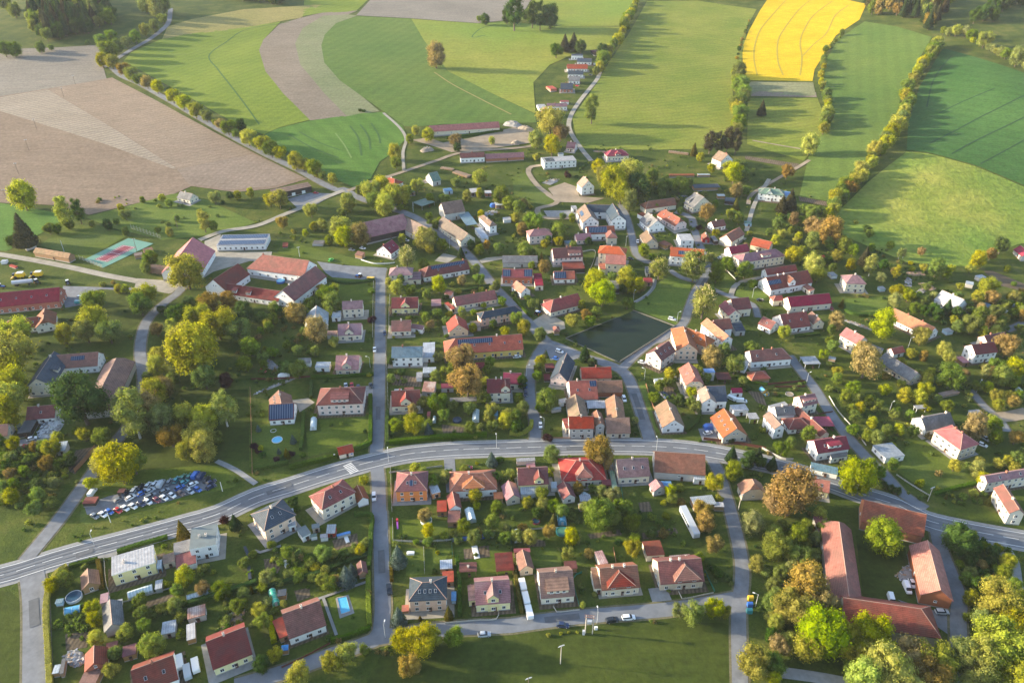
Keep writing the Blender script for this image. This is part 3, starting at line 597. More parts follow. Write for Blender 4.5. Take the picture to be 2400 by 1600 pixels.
RIDGE = plain_mat('ridge_tile', (0.34, 0.22, 0.17), 0.8, 0.2, 2.0)
WIN = {}
def win_mesh(w, h, dark=False):
    k = (round(w, 1), round(h, 1), dark)
    if k not in WIN:
        w, h = k[:2]; f = 0.09; mb = MB()
        for x0, x1, z0, z1 in ((-w / 2, w / 2, -h / 2, -h / 2 + f), (-w / 2, w / 2, h / 2 - f, h / 2), (-w / 2, -w / 2 + f, -h / 2 + f, h / 2 - f), (w / 2 - f, w / 2, -h / 2 + f, h / 2 - f), (-0.04, 0.04, -h / 2 + f, h / 2 - f)):
            mb.box(x0, x1, -0.03, 0.07, z0, z1)
        mb.box(-w / 2 - .08, w / 2 + .08, -0.02, 0.16, -h / 2 - .08, -h / 2 - .001)
        fr = mb.mesh('window', BROWNF if dark else FRAME)
        pb = MB(); pb.box(-w / 2 + f, w / 2 - f, -0.03, 0.025, -h / 2 + f, h / 2 - f)
        WIN[k] = (fr, pb.mesh('pane', MATS['window_glass']))
    return WIN[k]
def add_window(root, p, n, w, h, dark=False):
    fr, pn = win_mesh(w, h, dark)
    o = link('window', fr, root, p, math.atan2(n.y, n.x) - math.pi / 2)
    link('pane', pn, o)
CH = {}
def chimney(root, x, y, zb, zt, brick):
    k = (round(zt - zb, 1), brick)
    if k not in CH:
        mb = MB(); h = k[0]; mb.box(-.3, .3, -.38, .38, 0, h - .15); mb.box(-.37, .37, -.45, .45, h - .15, h); mb.box(-.12, .12, -.15, .15, h, h + .22, 1)
        CH[k] = mb.mesh('chimney', [CHIMB if brick else CHIM, BROWNF])
    link('chimney', CH[k], root, (x, y, zb))
def roof_mesh(x0, x1, w, he, hr, e0, e1, mat, th=0.22, y0=None):
    """roof shell over ridge x0..x1 (gable ends) with half width w; e: g gable, h hip, j clipped gable"""
    sl = (hr - he)
    V = []; F = []
    def v(x, y, z): V.append((x, y, z)); return len(V) - 1
    ends = []
    for e, x, sg in ((e0, x0, -1), (e1, x1, 1)):
        if e == 'h': ends.append((v(x + sg * w * .92, -w, he), v(x + sg * w * .92, w, he), None, None, v(x, 0, hr), 'h'))
        elif e == 'j':
            k = 0.42; ends.append((v(x, -w, he), v(x, w, he), v(x, -w * k, he + sl * (1 - k)), v(x, w * k, he + sl * (1 - k)), v(x - sg * w * k * .8, 0, hr), 'j'))
        else: ends.append((v(x, -w, he), v(x, w, he), None, None, v(x, 0, hr), 'g'))
    A, B = ends
    F.append([i for i in (A[0], B[0], B[2], B[4], A[4], A[2]) if i is not None])
    F.append([i for i in (B[1], A[1], A[3], A[4], B[4], B[3]) if i is not None])
    for E, fl in ((A, True), (B, False)):
        f = None
        if E[5] == 'h': f = [E[0], E[1], E[4]]
        elif E[5] == 'j': f = [E[2], E[3], E[4]]
        if f: F.append(f[::-1] if fl else f)
    n = len(V)
    V2 = V + [(x, y, z - th) for x, y, z in V]
    F2 = [tuple(f) for f in F] + [tuple(i + n for i in reversed(f)) for f in F]
    cnt = {}
    for f in F:
        for i in range(len(f)):
            a_, b_ = f[i], f[(i + 1) % len(f)]
            cnt[(a_, b_)] = 1
    for (a_, b_) in cnt:
        if (b_, a_) not in cnt: F2.append((b_, a_, a_ + n, b_ + n))
    nf = len(F2); VV = [(x, y, z + th) for x, y, z in V2]
    ra, rb = VV[A[4]], VV[B[4]]
    lines = [(ra, rb)]
    for E in (A, B):
        if E[5] == 'h': lines += [(VV[E[4]], VV[E[0]]), (VV[E[4]], VV[E[1]])]
    for p, q in lines:
        p, q = Vector(p), Vector(q); d = q - p
        if d.length < .3: continue
        sd = Vector((-d.y, d.x, 0)).normalized() * .13; u = Vector((0, 0, .07)); k = len(VV)
        VV += [tuple(w_) for w_ in (p - sd - u * .4, p + u, p + sd - u * .4, q - sd - u * .4, q + u, q + sd - u * .4)]
        F2 += [(k, k + 3, k + 4, k + 1), (k + 1, k + 4, k + 5, k + 2), (k, k + 1, k + 2), (k + 5, k + 4, k + 3)]
    me = bpy.data.meshes.new('roof'); me.from_pydata(VV, [], F2); me.materials.append(mat); me.materials.append(RIDGE)
    me.polygons.foreach_set('material_index', [0] * nf + [1] * (len(F2) - nf)); me.update()
    return me
def wall_mesh(lx0, lx1, w, he, hr, e0, e1, mat, base=-1.2, plinth=True):
    mb = MB()
    a_, b_ = (lx0, lx1)
    def rect(p, q): mb.face([(p[0], p[1], base), (q[0], q[1], base), (q[0], q[1], he), (p[0], p[1], he)])
    rect((a_, -w), (b_, -w)); rect((b_, -w), (b_, w)); rect((b_, w), (a_, w)); rect((a_, w), (a_, -w))
    for e, x, fl in ((e0, a_, 1), (e1, b_, 0)):
        k = 0.42; zs = he + (hr - he) * (1 - k)
        if e == 'g': f = [(x, -w, he), (x, w, he), (x, 0, hr)]
        elif e == 'j': f = [(x, -w, he), (x, w, he), (x, w * k, zs), (x, -w * k, zs)]
        else: continue
        mb.face(f[::-1] if fl else f)
    mb.face([(a_, -w, he), (b_, -w, he), (b_, w, he), (a_, w, he)])
    if plinth: mb.box(a_ - .04, b_ + .04, -w - .04, w + .04, base, 0.42, 1)
    return mb.mesh('wall', [mat, PLINTH])
def rows_on_side(root, c, ux, n, length, he, cam_dir, dens, barn, dark, big=False, skip=()):
    """windows along one wall; c wall middle, ux along it, n outward (all in root axes)"""
    if n.dot(cam_dir) < -0.25 or dens <= 0: return
    st = 1 if he < 4.9 else (2 if he < 7.6 else 3)
    if barn: st = 1
    pitch = (5.5 if barn else 2.9) / dens
    k = max(1, int((length - 0.8) / pitch)); k = min(k, 9)
    w, h = (1.0, 0.8) if barn else ((1.3, 1.9) if big else (1.25, 1.35))
    for s in range(st):
        z = (1.62 if not barn else he * .62) + s * (2.75 if not big else 3.6)
        if z + h / 2 > he - .12: z = he - h / 2 - .15
        for i in range(k):
            if (s, i) in skip: continue
            off = ((i + .5) / k - .5) * (length - .6)
            add_window(root, c + ux * off + n * .03 + Vector((0, 0, z)), n, w, h, dark)
ANCH = []      # (short phrase, world position)
USED = {}
LAST = [None]
def building(tile, A, B, E, he, ends, roof, wall, opts='', short='', rest='', cat='house', name=None):
    o = {}
    for q in opts.split():
        key = q[0]; o[key] = q[1:]
    flat = ends in 'FM'
    pit = float(o.get('p', 32 if 'h' in ends and 'g' not in ends else 39))
    if flat:
        drop = 0.0 if ends == 'F' else 1.0
        a_ = at(tile, *A, he + drop); b_ = at(tile, *B, he + drop); e = at(tile, *E, he)
        d = b_ - a_; d.z = 0; L = d.length; d.normalize()
        n = Vector((-d.y, d.x, 0)); w = (e - a_).dot(n); w2 = abs(w) / 2
        C = (a_ + b_) / 2 + n * (w / 2); C.z = 0
        sgn = 1 if w > 0 else -1; hr = he
    else:
        w2 = 5.0
        for _ in range(12):
            hr = he + w2 * math.tan(R(pit))
            a_ = at(tile, *A, hr); b_ = at(tile, *B, hr); e = at(tile, *E, he)
            d = b_ - a_; d.z = 0; L = d.length
            if L < 0.4: d = Vector((1, 0, 0)); L = 0.4
            d.normalize(); n = Vector((-d.y, d.x, 0))
            q = (e - (a_ + b_) / 2); q.z = 0
            wn = abs(q.dot(n))
            if 'h' in ends and L < 2.5 and 'g' not in ends: wn = max(wn, (q.length) * .8)
            w2 = 0.5 * w2 + 0.5 * max(1.2, min(wn, 12))
        sgn = 1 if q.dot(n) > 0 else -1
        C = (a_ + b_) / 2; C.z = 0
    C.z = terr(C.x, C.y)
    rz = math.atan2(d.y, d.x)
    if short == '+':
        root = LAST[0]
    else:
        root = empty(name or {'house': 'house', 'barn': 'barn', 'shed': 'shed', 'hall': 'hall'}.get(cat, cat.replace(' ', '_')), C, rz)
        lab = (short + ' ' + rest).strip()
        tag(root, lab, cat); ANCH.append((short, C.copy(), root))
        if lab in USED: print('DUPLICATE LABEL', lab)
        USED[lab] = 1; LAST[0] = root
    # frame of this wing inside root
    iv = root.rotation_euler.z
    rel = C - Vector(root.location); ca, sa = math.cos(-iv), math.sin(-iv)
    off = Vector((rel.x * ca - rel.y * sa, rel.x * sa + rel.y * ca, rel.z))
    dz = rz - iv
    Mw = Matrix.Translation(off) @ Matrix.Rotation(dz, 4, 'Z')
    ux = Vector((math.cos(dz), math.sin(dz), 0)); uy = Vector((-math.sin(dz), math.cos(dz), 0))
    cd = Vector((-C.x, -C.y, 0)).normalized(); cam_dir = Vector((cd.x * ca - cd.y * sa, cd.x * sa + cd.y * ca, 0))
    dens = float(o.get('w', 1)); barn = 'b' in o; dark = 'n' in o; big = 'B' in o
    def child(nm, me, p=(0, 0, 0), r=0.0):
        return link(nm, me, root, Mw @ Vector(p), dz + r)
    wm, rm = WM[wall], RM[roof]
    if flat:
        hl, hw = L / 2, w2
        mb = MB()
        if 'o' in o:      # open carport on posts
            for sx in (-1, 1):
                for sy in (-1, 1): mb.box(sx * (hl - .4) - .09, sx * (hl - .4) + .09, sy * (hw - .4) - .09, sy * (hw - .4) + .09, -1, he)
            child('post_frame', mb.mesh('post_frame', wm))
        else:
            hb = he + (1.0 if ends == 'M' else 0)
            z = {-1: (he if sgn < 0 else hb), 1: (he if sgn > 0 else hb)}
            x0, x1, y0, y1 = -hl + .15, hl - .15, -hw + .15, hw - .15
            pts = [(x0, y0), (x1, y0), (x1, y1), (x0, y1)]; zz = [z[-1], z[-1], z[1], z[1]]
            for i in range(4):
                j = (i + 1) % 4
                mb.face([(*pts[i], -1.2), (*pts[j], -1.2), (*pts[j], zz[j]), (*pts[i], zz[i])])
            mb.box(x0 - .04, x1 + .04, y0 - .04, y1 + .04, -1.2, .35, 1)
            child('wall', mb.mesh('wall', [wm, PLINTH]))
            for c, u, nn, ln in ((Mw @ Vector((0, -hw + .15, 0)), ux, -uy, L), (Mw @ Vector((0, hw - .15, 0)), ux, uy, L),
                                 (Mw @ Vector((-hl + .15, 0, 0)), uy, -ux, 2 * w2), (Mw @ Vector((hl - .15, 0, 0)), uy, ux, 2 * w2)):
                rows_on_side(root, c, u, nn, ln, he, cam_dir, dens, barn, dark)
        mb = MB(); t = 0.22; dr = 1.0 if ends == 'M' else 0.0
        zs = {s: he + (0 if s == sgn else dr) for s in (-1, 1)}
        q = [(-hl, -hw, zs[-1]), (hl, -hw, zs[-1]), (hl, hw, zs[1]), (-hl, hw, zs[1])]
        up = [(x, y, z_ + t) for x, y, z_ in q]
        mb.face(up); mb.face(q[::-1])
        for i in range(4):
            j = (i + 1) % 4; mb.face([q[i], q[j], up[j], up[i]], 1)
        ro = child('roof', mb.mesh('roof', [rm, WM['white'] if 'e' in o else rm]))
        if 'c' in o:
            for q_ in o['c'].split(','): chimney(root, *(Mw @ Vector(((float(q_) - .5) * L, 0, 0))).xy, off.z + he + .1, off.z + he + 1.3, False)
        if 'S' in o: solar(root, Mw, dz, o['S'], L, hw, lambda y: he + t + (dr * (1 - (y * sgn + hw) / (2 * hw)) if dr else 0), sgn, math.atan2(dr, 2 * hw) if dr else 0, flat=True)
        door_bits(child, o, hl, hw, sgn, he)
        return root
    # pitched wing
    hl = L / 2; e0, e1 = ends[0], ends[1]
    w = w2; sl = (hr - he) / w
    wl = max(0.8, w - 0.45)
    g0 = -hl + .3 if e0 != 'h' else -hl - w * .92 + .45
    g1 = hl - .3 if e1 != 'h' else hl + w * .92 - .45
    hew = he + .45 * sl - .02
    child('wall', wall_mesh(g0, g1, wl, hew, hr - .02, e0, e1, wm, plinth='q' not in o))
    ro = child('roof', roof_mesh(-hl, hl, w, he, hr, e0, e1, rm))
    Lw = g1 - g0; mx = (g0 + g1) / 2
    dorm = [k for k in 'ghs' if k in o]
    skip = set()
    for c, u, nn, ln in ((Mw @ Vector((mx, -wl, 0)), ux, -uy, Lw), (Mw @ Vector((mx, wl, 0)), ux, uy, Lw),
                         (Mw @ Vector((g0, 0, 0)), uy, -ux, 2 * wl), (Mw @ Vector((g1, 0, 0)), uy, ux, 2 * wl)):
        rows_on_side(root, c, u, nn, ln, he, cam_dir, dens, barn, dark, big)
    for e, x, nn in ((e0, g0, -ux), (e1, g1, ux)):      # attic window in the gable
        if e in 'gj' and nn.dot(cam_dir) > -.25 and hr - he > 2.6 and dens > 0 and not barn:
            for yy in ((-.8, .8) if hr - he > 3.4 else (0,)):
                add_window(root, Mw @ Vector((x, yy, he + (hr - he) * .36)) + nn * .03, nn, .8, 1.0, dark)
    if 'c' in o or (not barn and cat == 'house' and short != '+' and L + 2 * w > 9):
        for q_ in (o.get('c') or '.4').split(','):
            t = float(q_); br = (int(C.x * 7) % 3 == 0)
            chimney(root, *(Mw @ Vector(((t - .5) * L, 0, 0))).xy, off.z + hr - .7, off.z + hr + 1.1, br)
    # things on the visible slope
    nrm = math.atan(sl)
    def on_slope(x, f): # f 0 ridge .. 1 eave
        return Vector((x, sgn * f * w, hr - f * w * sl + .22))
    if 'k' in o:
        mb = MB(); mb.box(-.42, .42, -.6, .6, -.02, .10); mb.box(-.34, .34, -.52, .52, .10, .115, 1)
        me = mb.mesh('skylight', [METAL, MATS['window_glass']])
        nk = int(o['k'])
        for i in range(nk):
            s = link('skylight', me, root, Mw @ on_slope(((i + .5) / nk - .5) * (L * .85 if 'h' not in ends else L + w * .7), .5), 0)
            s.rotation_euler = Matrix.Rotation(dz, 3, 'Z').to_4x4().to_euler(); s.rotation_euler = (Matrix.Rotation(dz, 3, 'Z') @ Matrix.Rotation(-sgn * nrm, 3, 'X')).to_euler()
    if 'S' in o: solar(root, Mw, dz, o['S'], L, w, lambda y: hr - abs(y) * sl + .24, sgn, nrm)
    for kd in dorm:
        for part in o[kd].split(';'):
            q_ = part.split(':'); t = float(q_[0]); fr = float(q_[1])
            x = (t - .5) * L; dw = fr * L / 2 if fr < 1 else fr / 2
            if kd == 's':
                ztop = hr - .25 * (hr - he); yb, yf = .25 * w, wl - .6
                zb = he + (w - yf) * sl
                zf = min(ztop, zb + 1.75)
                mb = MB(); mb.box(x - dw + .1, x + dw - .1, min(sgn * yb, sgn * yf), max(sgn * yb, sgn * yf), zb - .4, zf)
                dm = child('dormer', mb.mesh('dormer', wm))
                mb = MB()
                q4 = [(x - dw - .15, sgn * (yb - .25), ztop + .15), (x + dw + .15, sgn * (yb - .25), ztop + .15), (x + dw + .15, sgn * (yf + .5), zf), (x - dw - .15, sgn * (yf + .5), zf)]
                mb.face([(a1, b1, c1 + .16) for a1, b1, c1 in q4]); mb.face(q4[::-1])
                for i in range(4):
                    j = (i + 1) % 4; mb.face([q4[i], q4[j], (q4[j][0], q4[j][1], q4[j][2] + .16), (q4[i][0], q4[i][1], q4[i][2] + .16)])
                link('dormer_roof', mb.mesh('dormer_roof', rm), dm)
                nw = max(2, int(2 * dw / 2.2))
                for i in range(nw): add_window(root, Mw @ Vector((x + ((i + .5) / nw - .5) * 1.7 * dw, sgn * (yf + .03), zf - .85)), uy * sgn, 1.1, 1.1, dark)
                continue
            yf = wl + .12
            hd = hr - (.25 if kd == 'g' else .5)
            hed = min(hd - .9, max(he + .4, hd - dw * (1.0 if kd == 'g' else .75)))
            if kd == 'h': hed = max(hed, he + 1.7)
            hd = min(hd, hed + dw * 1.05)
            ym = max(.0, (hr - hd) / sl)
            Ld = yf + .35 - ym
            # dormer wing along local y: build along x then rotate
            hf = dw * .8 if kd == 'h' else 0
            me = wall_mesh(-Ld / 2, Ld / 2 - .35 , dw - .3, hed + .2, hd - .02, 'n', 'g' if kd == 'g' else 'n', wm, base=-.9, plinth=False)
            r2 = sgn * math.pi / 2
            pc = (x, sgn * (ym + Ld / 2), 0)
            dm = child('dormer', me, pc, r2)
            link('dormer_roof', roof_mesh(-Ld / 2, Ld / 2 - hf, dw, hed, hd, 'g', 'g' if kd == 'g' else 'h', rm, .18), dm)
            zz = hed - .7
            for yy in ((-.55 * dw, .55 * dw) if dw > 2.0 and kd == 'h' else (0,)):
                add_window(root, Mw @ Vector((x + yy, sgn * (yf + .06), zz)), uy * sgn, 1.3, 1.3, dark)
                if he > 2.9: add_window(root, Mw @ Vector((x + yy, sgn * (yf + .06), 1.6)), uy * sgn, 1.3, 1.3, dark)
    door_bits(child, o, max(abs(g0), abs(g1)), wl, sgn, he)
    return root
def solar(root, Mw, dz, spec, L, w, zf, sgn, nrm, flat=False):
    if ';' in spec:
        for q in spec.split(';'): solar(root, Mw, dz, q, L, w, zf, sgn, nrm, flat)
        return
    x0, x1, f0, f1 = map(float, spec.split(','))
    if flat: ya, yb = sgn * (f0 * 2 * w - w), sgn * (f1 * 2 * w - w)
    else: ya, yb = sgn * f0 * w, sgn * f1 * w
    pa, pb = (x0 - .5) * L, (x1 - .5) * L
    mb = MB(); ym = (ya + yb) / 2; hl = abs(yb - ya) / 2 / max(.3, math.cos(nrm))
    mb.box(-(pb - pa) / 2, (pb - pa) / 2, -hl, hl, .05, .12)
    o = link('solar_panel', mb.mesh('solar_panel', MATS['solar_glass']), root, Mw @ Vector(((pa + pb) / 2, ym, zf(ym))))
    o.rotation_euler = (Matrix.Rotation(dz, 3, 'Z') @ Matrix.Rotation(-sgn * nrm, 3, 'X')).to_euler()
DOOR = {}
def door_bits(child, o, hl, hw, sgn, he):
    if 'd' in o:       # garage doors on the visible side
        w = 2.6
        if 'g' not in DOOR:
            mb = MB(); mb.box(-1.3, 1.3, -.03, .06, 0, 2.3)
            for k in range(4): mb.box(-1.25, 1.25, .061, .075, .1 + k * .56, .1 + k * .56 + .46)
            DOOR['g'] = mb.mesh('garage_door', WM['wood'] if False else BROWNF)
            mb2 = MB(); mb2.box(-1.3, 1.3, -.03, .06, 0, 2.3); DOOR['w'] = mb2.mesh('garage_door', FRAME)
        n = int(o['d'].strip('w') or 1)
        for i in range(n):
            child('garage_door', DOOR['w' if 'w' in o['d'] else 'g'], (((i + .5) / n - .5) * 1.6 * hl, sgn * (hw + .02), .05), 0 if sgn > 0 else math.pi)
    else:
        if 'd0' not in DOOR:
            mb = MB(); mb.box(-.5, .5, -.03, .07, 0, 2.05); mb.box(-.35, .35, .071, .08, 1.1, 1.8, 1)
            DOOR['d0'] = mb.mesh('door', [BROWNF, MATS['window_glass']])
        if he > 2.2: child('door', DOOR['d0'], (hl * .12, sgn * (hw + .06), .1), 0 if sgn > 0 else math.pi)
H = building
# --- row 1, left
H('10', (1655,187), (1775,218), (1660,262), 2.8, 'gg', 'grey', 'cream', '', 'small slate-roofed house', 'by the ploughed field edge')
H('10', (1770,605), (1635,815), (1520,748), 4.4, 'gg', 'salmon', 'white', 'b w.7', 'pinkish red barn hall', 'beside the tennis court', 'barn')
H('10', (2040,588), (2480,577), (2250,690), 3.6, 'M', 'white', 'white', 'w1.2 S0.03,.97,.04,.38;.03,.97,.56,.95', 'long white hall', 'with blue solar strips on its flat roof', 'hall')
H('10', (-110,1135), (548,1070), (300,1228), 4.2, 'gg', 'crimson', 'brick', 'w.8 k4', 'long red workshop', 'with brick walls at the left edge', 'hall')
H('10', (90,1372), (352,1340), (200,1455), 3.0, 'hg', 'bred', 'white', 'k2 c.5', 'white cottage with brown hipped roof', 'below the long red workshop')
H('10', (408,1262), (398,1378), (330,1405), 3.2, 'gj', 'bred', 'white', 'c.5', '+')
H('10', (325,705), (650,765), (430,777), 3.0, 'gg', 'moss', 'wood', 'w0', 'low wooden clubhouse', 'with mossy roof beside the football ground', 'shed')
# big farm
H('11', (60,770), (490,830), (200,945), 4.4, 'hg', 'red', 'white', 'w.6 c.02', 'white four-winged farmhouse', 'with red roofs around a courtyard', 'farmhouse')
H('11', (240,1105), (545,868), (500,1090), 4.8, 'gg', 'maroon', 'white', 'w1 c.2,.45', '+')
H('10', (2080,1035), (2590,1112), (2300,1168), 3.4, 'gg', 'maroon', 'white', 'w.9 s.2:3;.45:3 c.3', '+')
H('10', (1958,1008), (2185,848), (2250,985), 4.6, 'gg', 'maroon', 'white', 'w.8', '+')
H('11', (130,183), (472,95), (350,182), 4.2, 'M', 'brown', 'dark', 'd3w w0', 'long brown-roofed garage', 'with white doors beside the avenue', 'garage')
H('11', (1225,62), (1272,78), (1240,138), 3.0, 'hh', 'orange', 'white', '', 'orange hipped cottage', 'behind the yellow trees on the bend')
H('11', (955,490), (1355,392), (1150,600), 4.0, 'gg', 'purple', 'dark', 'b w0', 'long grey barn', 'wrapping round a yard beside the copper tree', 'barn')
H('11', (1350,408), (1600,545), (1430,585), 3.6, 'gg', 'tan', 'grey', 'b w0', '+')
H('11', (1700,300), (1890,267), (1850,392), 5.0, 'gg', 'brown', 'grey', 'b w.5', 'brown-roofed farm barn', 'above the village road', 'barn')
H('11', (1850,386), (1950,370), (1980,508), 3.0, 'M', 'teal', 'wood', 'o', 'blue-grey open lean-to', 'beside the brown-roofed farm barn', 'shed')
H('11', (2090,405), (2165,478), (2190,570), 5.6, 'hh', 'tan', 'white', 'c.5', 'white villa with grey hipped roof', 'behind the village road')
H('11', (2008,525), (2070,515), (2105,625), 2.8, 'M', 'sheet', 'white', 'w.6', '+')
H('11', (1715,412), (1950,592), (1760,572), 3.8, 'gg', 'tan', 'cream', 'w.8 c.3', 'long tan-roofed house', 'standing along the village road')
H('11', (1165,693), (1250,630), (1290,735), 3.4, 'gg', 'crimson', 'white', 'c.1 k2', 'white cottage with bright red roof', 'near the white-flowering chestnut')
H('11', (935,737), (1002,752), (955,785), 2.2, 'M', 'brown', 'wood', 'w0', 'little brown hut', 'beside the red-roofed cottage', 'hut')
H('11', (555,1238), (545,1360), (460,1345), 3.0, 'gg', 'sheet', 'beige', 'w.5', 'grey metal-roofed shed', 'behind the copper garden tree', 'shed')
H('11', (790,1203), (980,1192), (890,1275), 5.6, 'gg', 'purple', 'cream', 'c.45', 'cream box house', 'with purple roof left of the straight street')
H('11', (708,1290), (785,1287), (755,1348), 2.8, 'F', 'sheet', 'white', 'w.6', '+')
H('11', (752,1412), (970,1402), (800,1518), 3.4, 'gg', 'purple', 'cream', 'g.48:.4 c.45', 'purple-roofed gabled house', 'next below the cream box house')
H('11', (655,1472), (750,1470), (705,1510), 2.6, 'M', 'rust', 'grey', 'w0', '+')
H('11', (1245,1167), (1490,1161), (1290,1270), 3.4, 'gg', 'maroon', 'lemon', 'g.52:.36 c.35', 'lemon house with maroon roof', 'and centre gable right of the straight street')
H('11', (1243,1380), (1425,1373), (1330,1478), 3.0, 'gg', 'bred', 'cream', 'c.5', 'low cream cottage', 'with brown-red roof below the lemon house')
H('11', (1435,1405), (1548,1425), (1490,1458), 2.6, 'M', 'purple', 'white', 'w.6', '+')
H('11', (1290,888), (1370,886), (1320,966), 5.4, 'hh', 'purple', 'cream', 'c.1', 'cream hipped villa', 'at the top of the straight street')
H('11', (1405,930), (1520,928), (1470,1005), 3.0, 'M', 'purple', 'cream', 'w.7', '+')
H('11', (1585,882), (1938,815), (1790,942), 3.2, 'hg', 'maroon', 'white', 'S.05,.92,.08,.38 k2 c.9', 'long white house with solar strip', 'along its dark roof')
H('11', (1815,1162), (2192,1096), (2020,1217), 3.0, 'gg', 'bred', 'cream', 'c.5,.8', 'long red-brown house', 'with two pale chimneys')
H('11', (1833,1320), (1860,1415), (1925,1365), 3.0, 'gg', 'red', 'beige', 'w.7', 'small red-roofed annexe', 'beside the blue-roofed house')
H('11', (2095,1297), (2380,1242), (2260,1330), 5.0, 'hh', 'slate', 'peach', 'c.3', 'peach house with dark blue roof', 'beside the village road')
H('11', (1610,1182), (1700,1178), (1655,1245), 2.4, 'M', 'purple', 'dark', 'w0', 'small dark garden shed', 'behind the long red-brown house', 'shed')
H('11', (1750,1095), (1815,1110), (1770,1140), 2.4, 'M', 'bred', 'pink', 'w0', 'little pink summerhouse', 'in the garden above the long red-brown house', 'hut')
# --- row 1, middle
H('12', (657,47), (703,98), (617,146), 5.4, 'gg', 'tan', 'white', 'p45 w.9', 'modern white gable house', 'on the sandy building plot')
H('12', (668,300), (728,428), (622,440), 5.0, 'gg', 'tan', 'white', 'S.25,.6,.5,.8', 'white U-shaped guest house', 'with dark roofs and two gables', 'guest house')
H('12', (925,292), (985,418), (872,400), 6.0, 'gg', 'slate', 'white', 'c.7', '+')
H('12', (690,310), (920,318), (800,388), 5.0, 'gg', 'slate', 'white', 'w.7', '+')
H('12', (682,515), (940,506), (790,588), 4.4, 'gg', 'bred', 'white', 'S.08,.72,.1,.85 w.7', 'solar-roofed house in a cluster', 'just below the white guest house')
H('12', (580,585), (722,572), (650,642), 3.0, 'gg', 'pink', 'pink', 'c.2', '+')
H('12', (905,548), (915,575), (880,655), 4.6, 'hh', 'bred', 'beige', 'w.6', '+')
H('12', (203,540), (300,531), (250,605), 5.6, 'hh', 'pink', 'pink', 'c.4', 'pinkish grey house', 'with a pale red hipped roof among gardens')
H('12', (368,716), (640,697), (420,812), 5.2, 'gg', 'maroon', 'pink', 's.72:.42 c.5,.62', 'pink and white house with maroon roof', 'above the orange solar house')
H('12', (455,838), (645,830), (550,908), 3.0, 'F', 'maroon', 'dark', 'w0', 'flat dark carport', 'below the pink and white house', 'carport')
H('12', (383,926), (575,921), (480,1002), 2.8, 'gg', 'orange', 'white', 'S.02,.58,.1,.9', 'orange-roofed house with solar panels', 'beside the school lane')
H('12', (-88,782), (235,783), (100,852), 3.2, 'gg', 'grey', 'grey', 'b', 'grey fibre-roofed shed', 'above the crimson solar house', 'shed')
H('12', (-88,902), (190,904), (60,988), 4.2, 'gg', 'crimson', 'brick', 'S.02,.27,.12,.85;.72,.98,.1,.85', 'crimson-roofed house', 'with two solar patches')
H('12', (195,942), (270,940), (250,1062), 3.0, 'M', 'crimson', 'cream', 'w.4', '+')
H('12', (38,1009), (127,1078), (32,1098), 3.0, 'gg', 'orange', 'white', 'c.6', 'white cottage with sunlit orange roof', 'below the crimson solar house')
H('12', (870,688), (985,700), (900,770), 8.2, 'hh', 'orange', 'beige', 'B c.4', 'tall beige school', 'with orange roofs and large windows', 'school')
H('12', (862,772), (1050,783), (945,864), 7.4, 'gg', 'orange', 'beige', 'B', '+')
H('12', (795,850), (855,850), (825,912), 4.0, 'M', 'orange', 'beige', 'w.6', '+')
H('12', (1458,700), (1768,726), (1600,800), 6.0, 'gg', 'orange', 'white', 'S.24,.68,.35,.75 c.04', 'white two-storey house with orange roof', 'behind the two chestnuts')
H('12', (1238,542), (1290,633), (1192,638), 3.0, 'gg', 'tan', 'beige', '', 'beige barn house with long tan roof', 'beside the white cube house')
H('12', (1515,580), (1640,578), (1605,648), 5.6, 'F', 'white', 'white', 'e w1', 'white cube house', 'with a flat roof terrace')
H('12', (1252,287), (1490,246), (1400,336), 3.4, 'hg', 'bred', 'cream', 'b w.7', 'brown-red barn', 'left of the house with the balcony gable', 'barn')
H('12', (1677,193), (1765,250), (1605,318), 3.4, 'gg', 'grey', 'cream', 's.2:4 c.3', 'house with grey and tan roof', 'and a shaded balcony gable')
H('12', (1390,342), (1560,457), (1400,457), 3.4, 'jj', 'bred', 'pink', 'k3 c.2,.5', 'long brown house with pink gable', 'on the upper lane')
H('12', (1250,379), (1338,466), (1212,497), 3.4, 'gg', 'grey', 'white', 's.6:3 k2', 'white gabled house with grey roof', 'left of the long brown house')
H('12', (1828,470), (1945,446), (1880,526), 3.0, 'gg', 'bred', 'white', '', 'small white cottage with brown-red roof', 'near the purple bush')
H('12', (1967,597), (2092,513), (2085,622), 3.4, 'gg', 'bred', 'cream', 'b', 'cream barn house', 'on the upper right lane')
H('12', (1988,702), (2160,671), (2090,762), 3.8, 'gg', 'crimson', 'white', 'w.6', 'white garage house with red roof', 'beside the long mauve-roofed house')
H('12', (2140,765), (2420,718), (2300,822), 5.8, 'hh', 'purple', 'cream', 's.6:.3', 'long mauve-roofed house', 'with a balcony on the hill lane')
H('12', (2215,612), (2390,660), (2250,700), 3.0, 'gg', 'orange', 'beige', 'b', 'low orange-red barn', 'behind the long mauve-roofed house', 'barn')
H('12', (1775,562), (1790,610), (1745,620), 2.8, 'gg', 'bred', 'red', 'w.5', 'tiny red-walled house', 'beside the footpath')
H('12', (605,1125), (380,1185), (520,1265), 3.2, 'gh', 'red', 'cream', 'c.7', 'cream pavilion house with red roof', 'on the pond side of the village road')
H('12', (285,1190), (355,1175), (330,1250), 3.0, 'M', 'red', 'cream', 'w0', '+')
H('12', (405,1430), (410,1450), (380,1470), 2.2, 'hh', 'bred', 'wood', 'w0', 'tiny wooden shelter', 'on the forecourt by the pond', 'shelter')
H('12', (870,1010), (975,1010), (930,1090), 3.0, 'M', 'grey', 'dark', 'w0', 'dark grey shed', 'hidden between the yellow trees', 'shed')
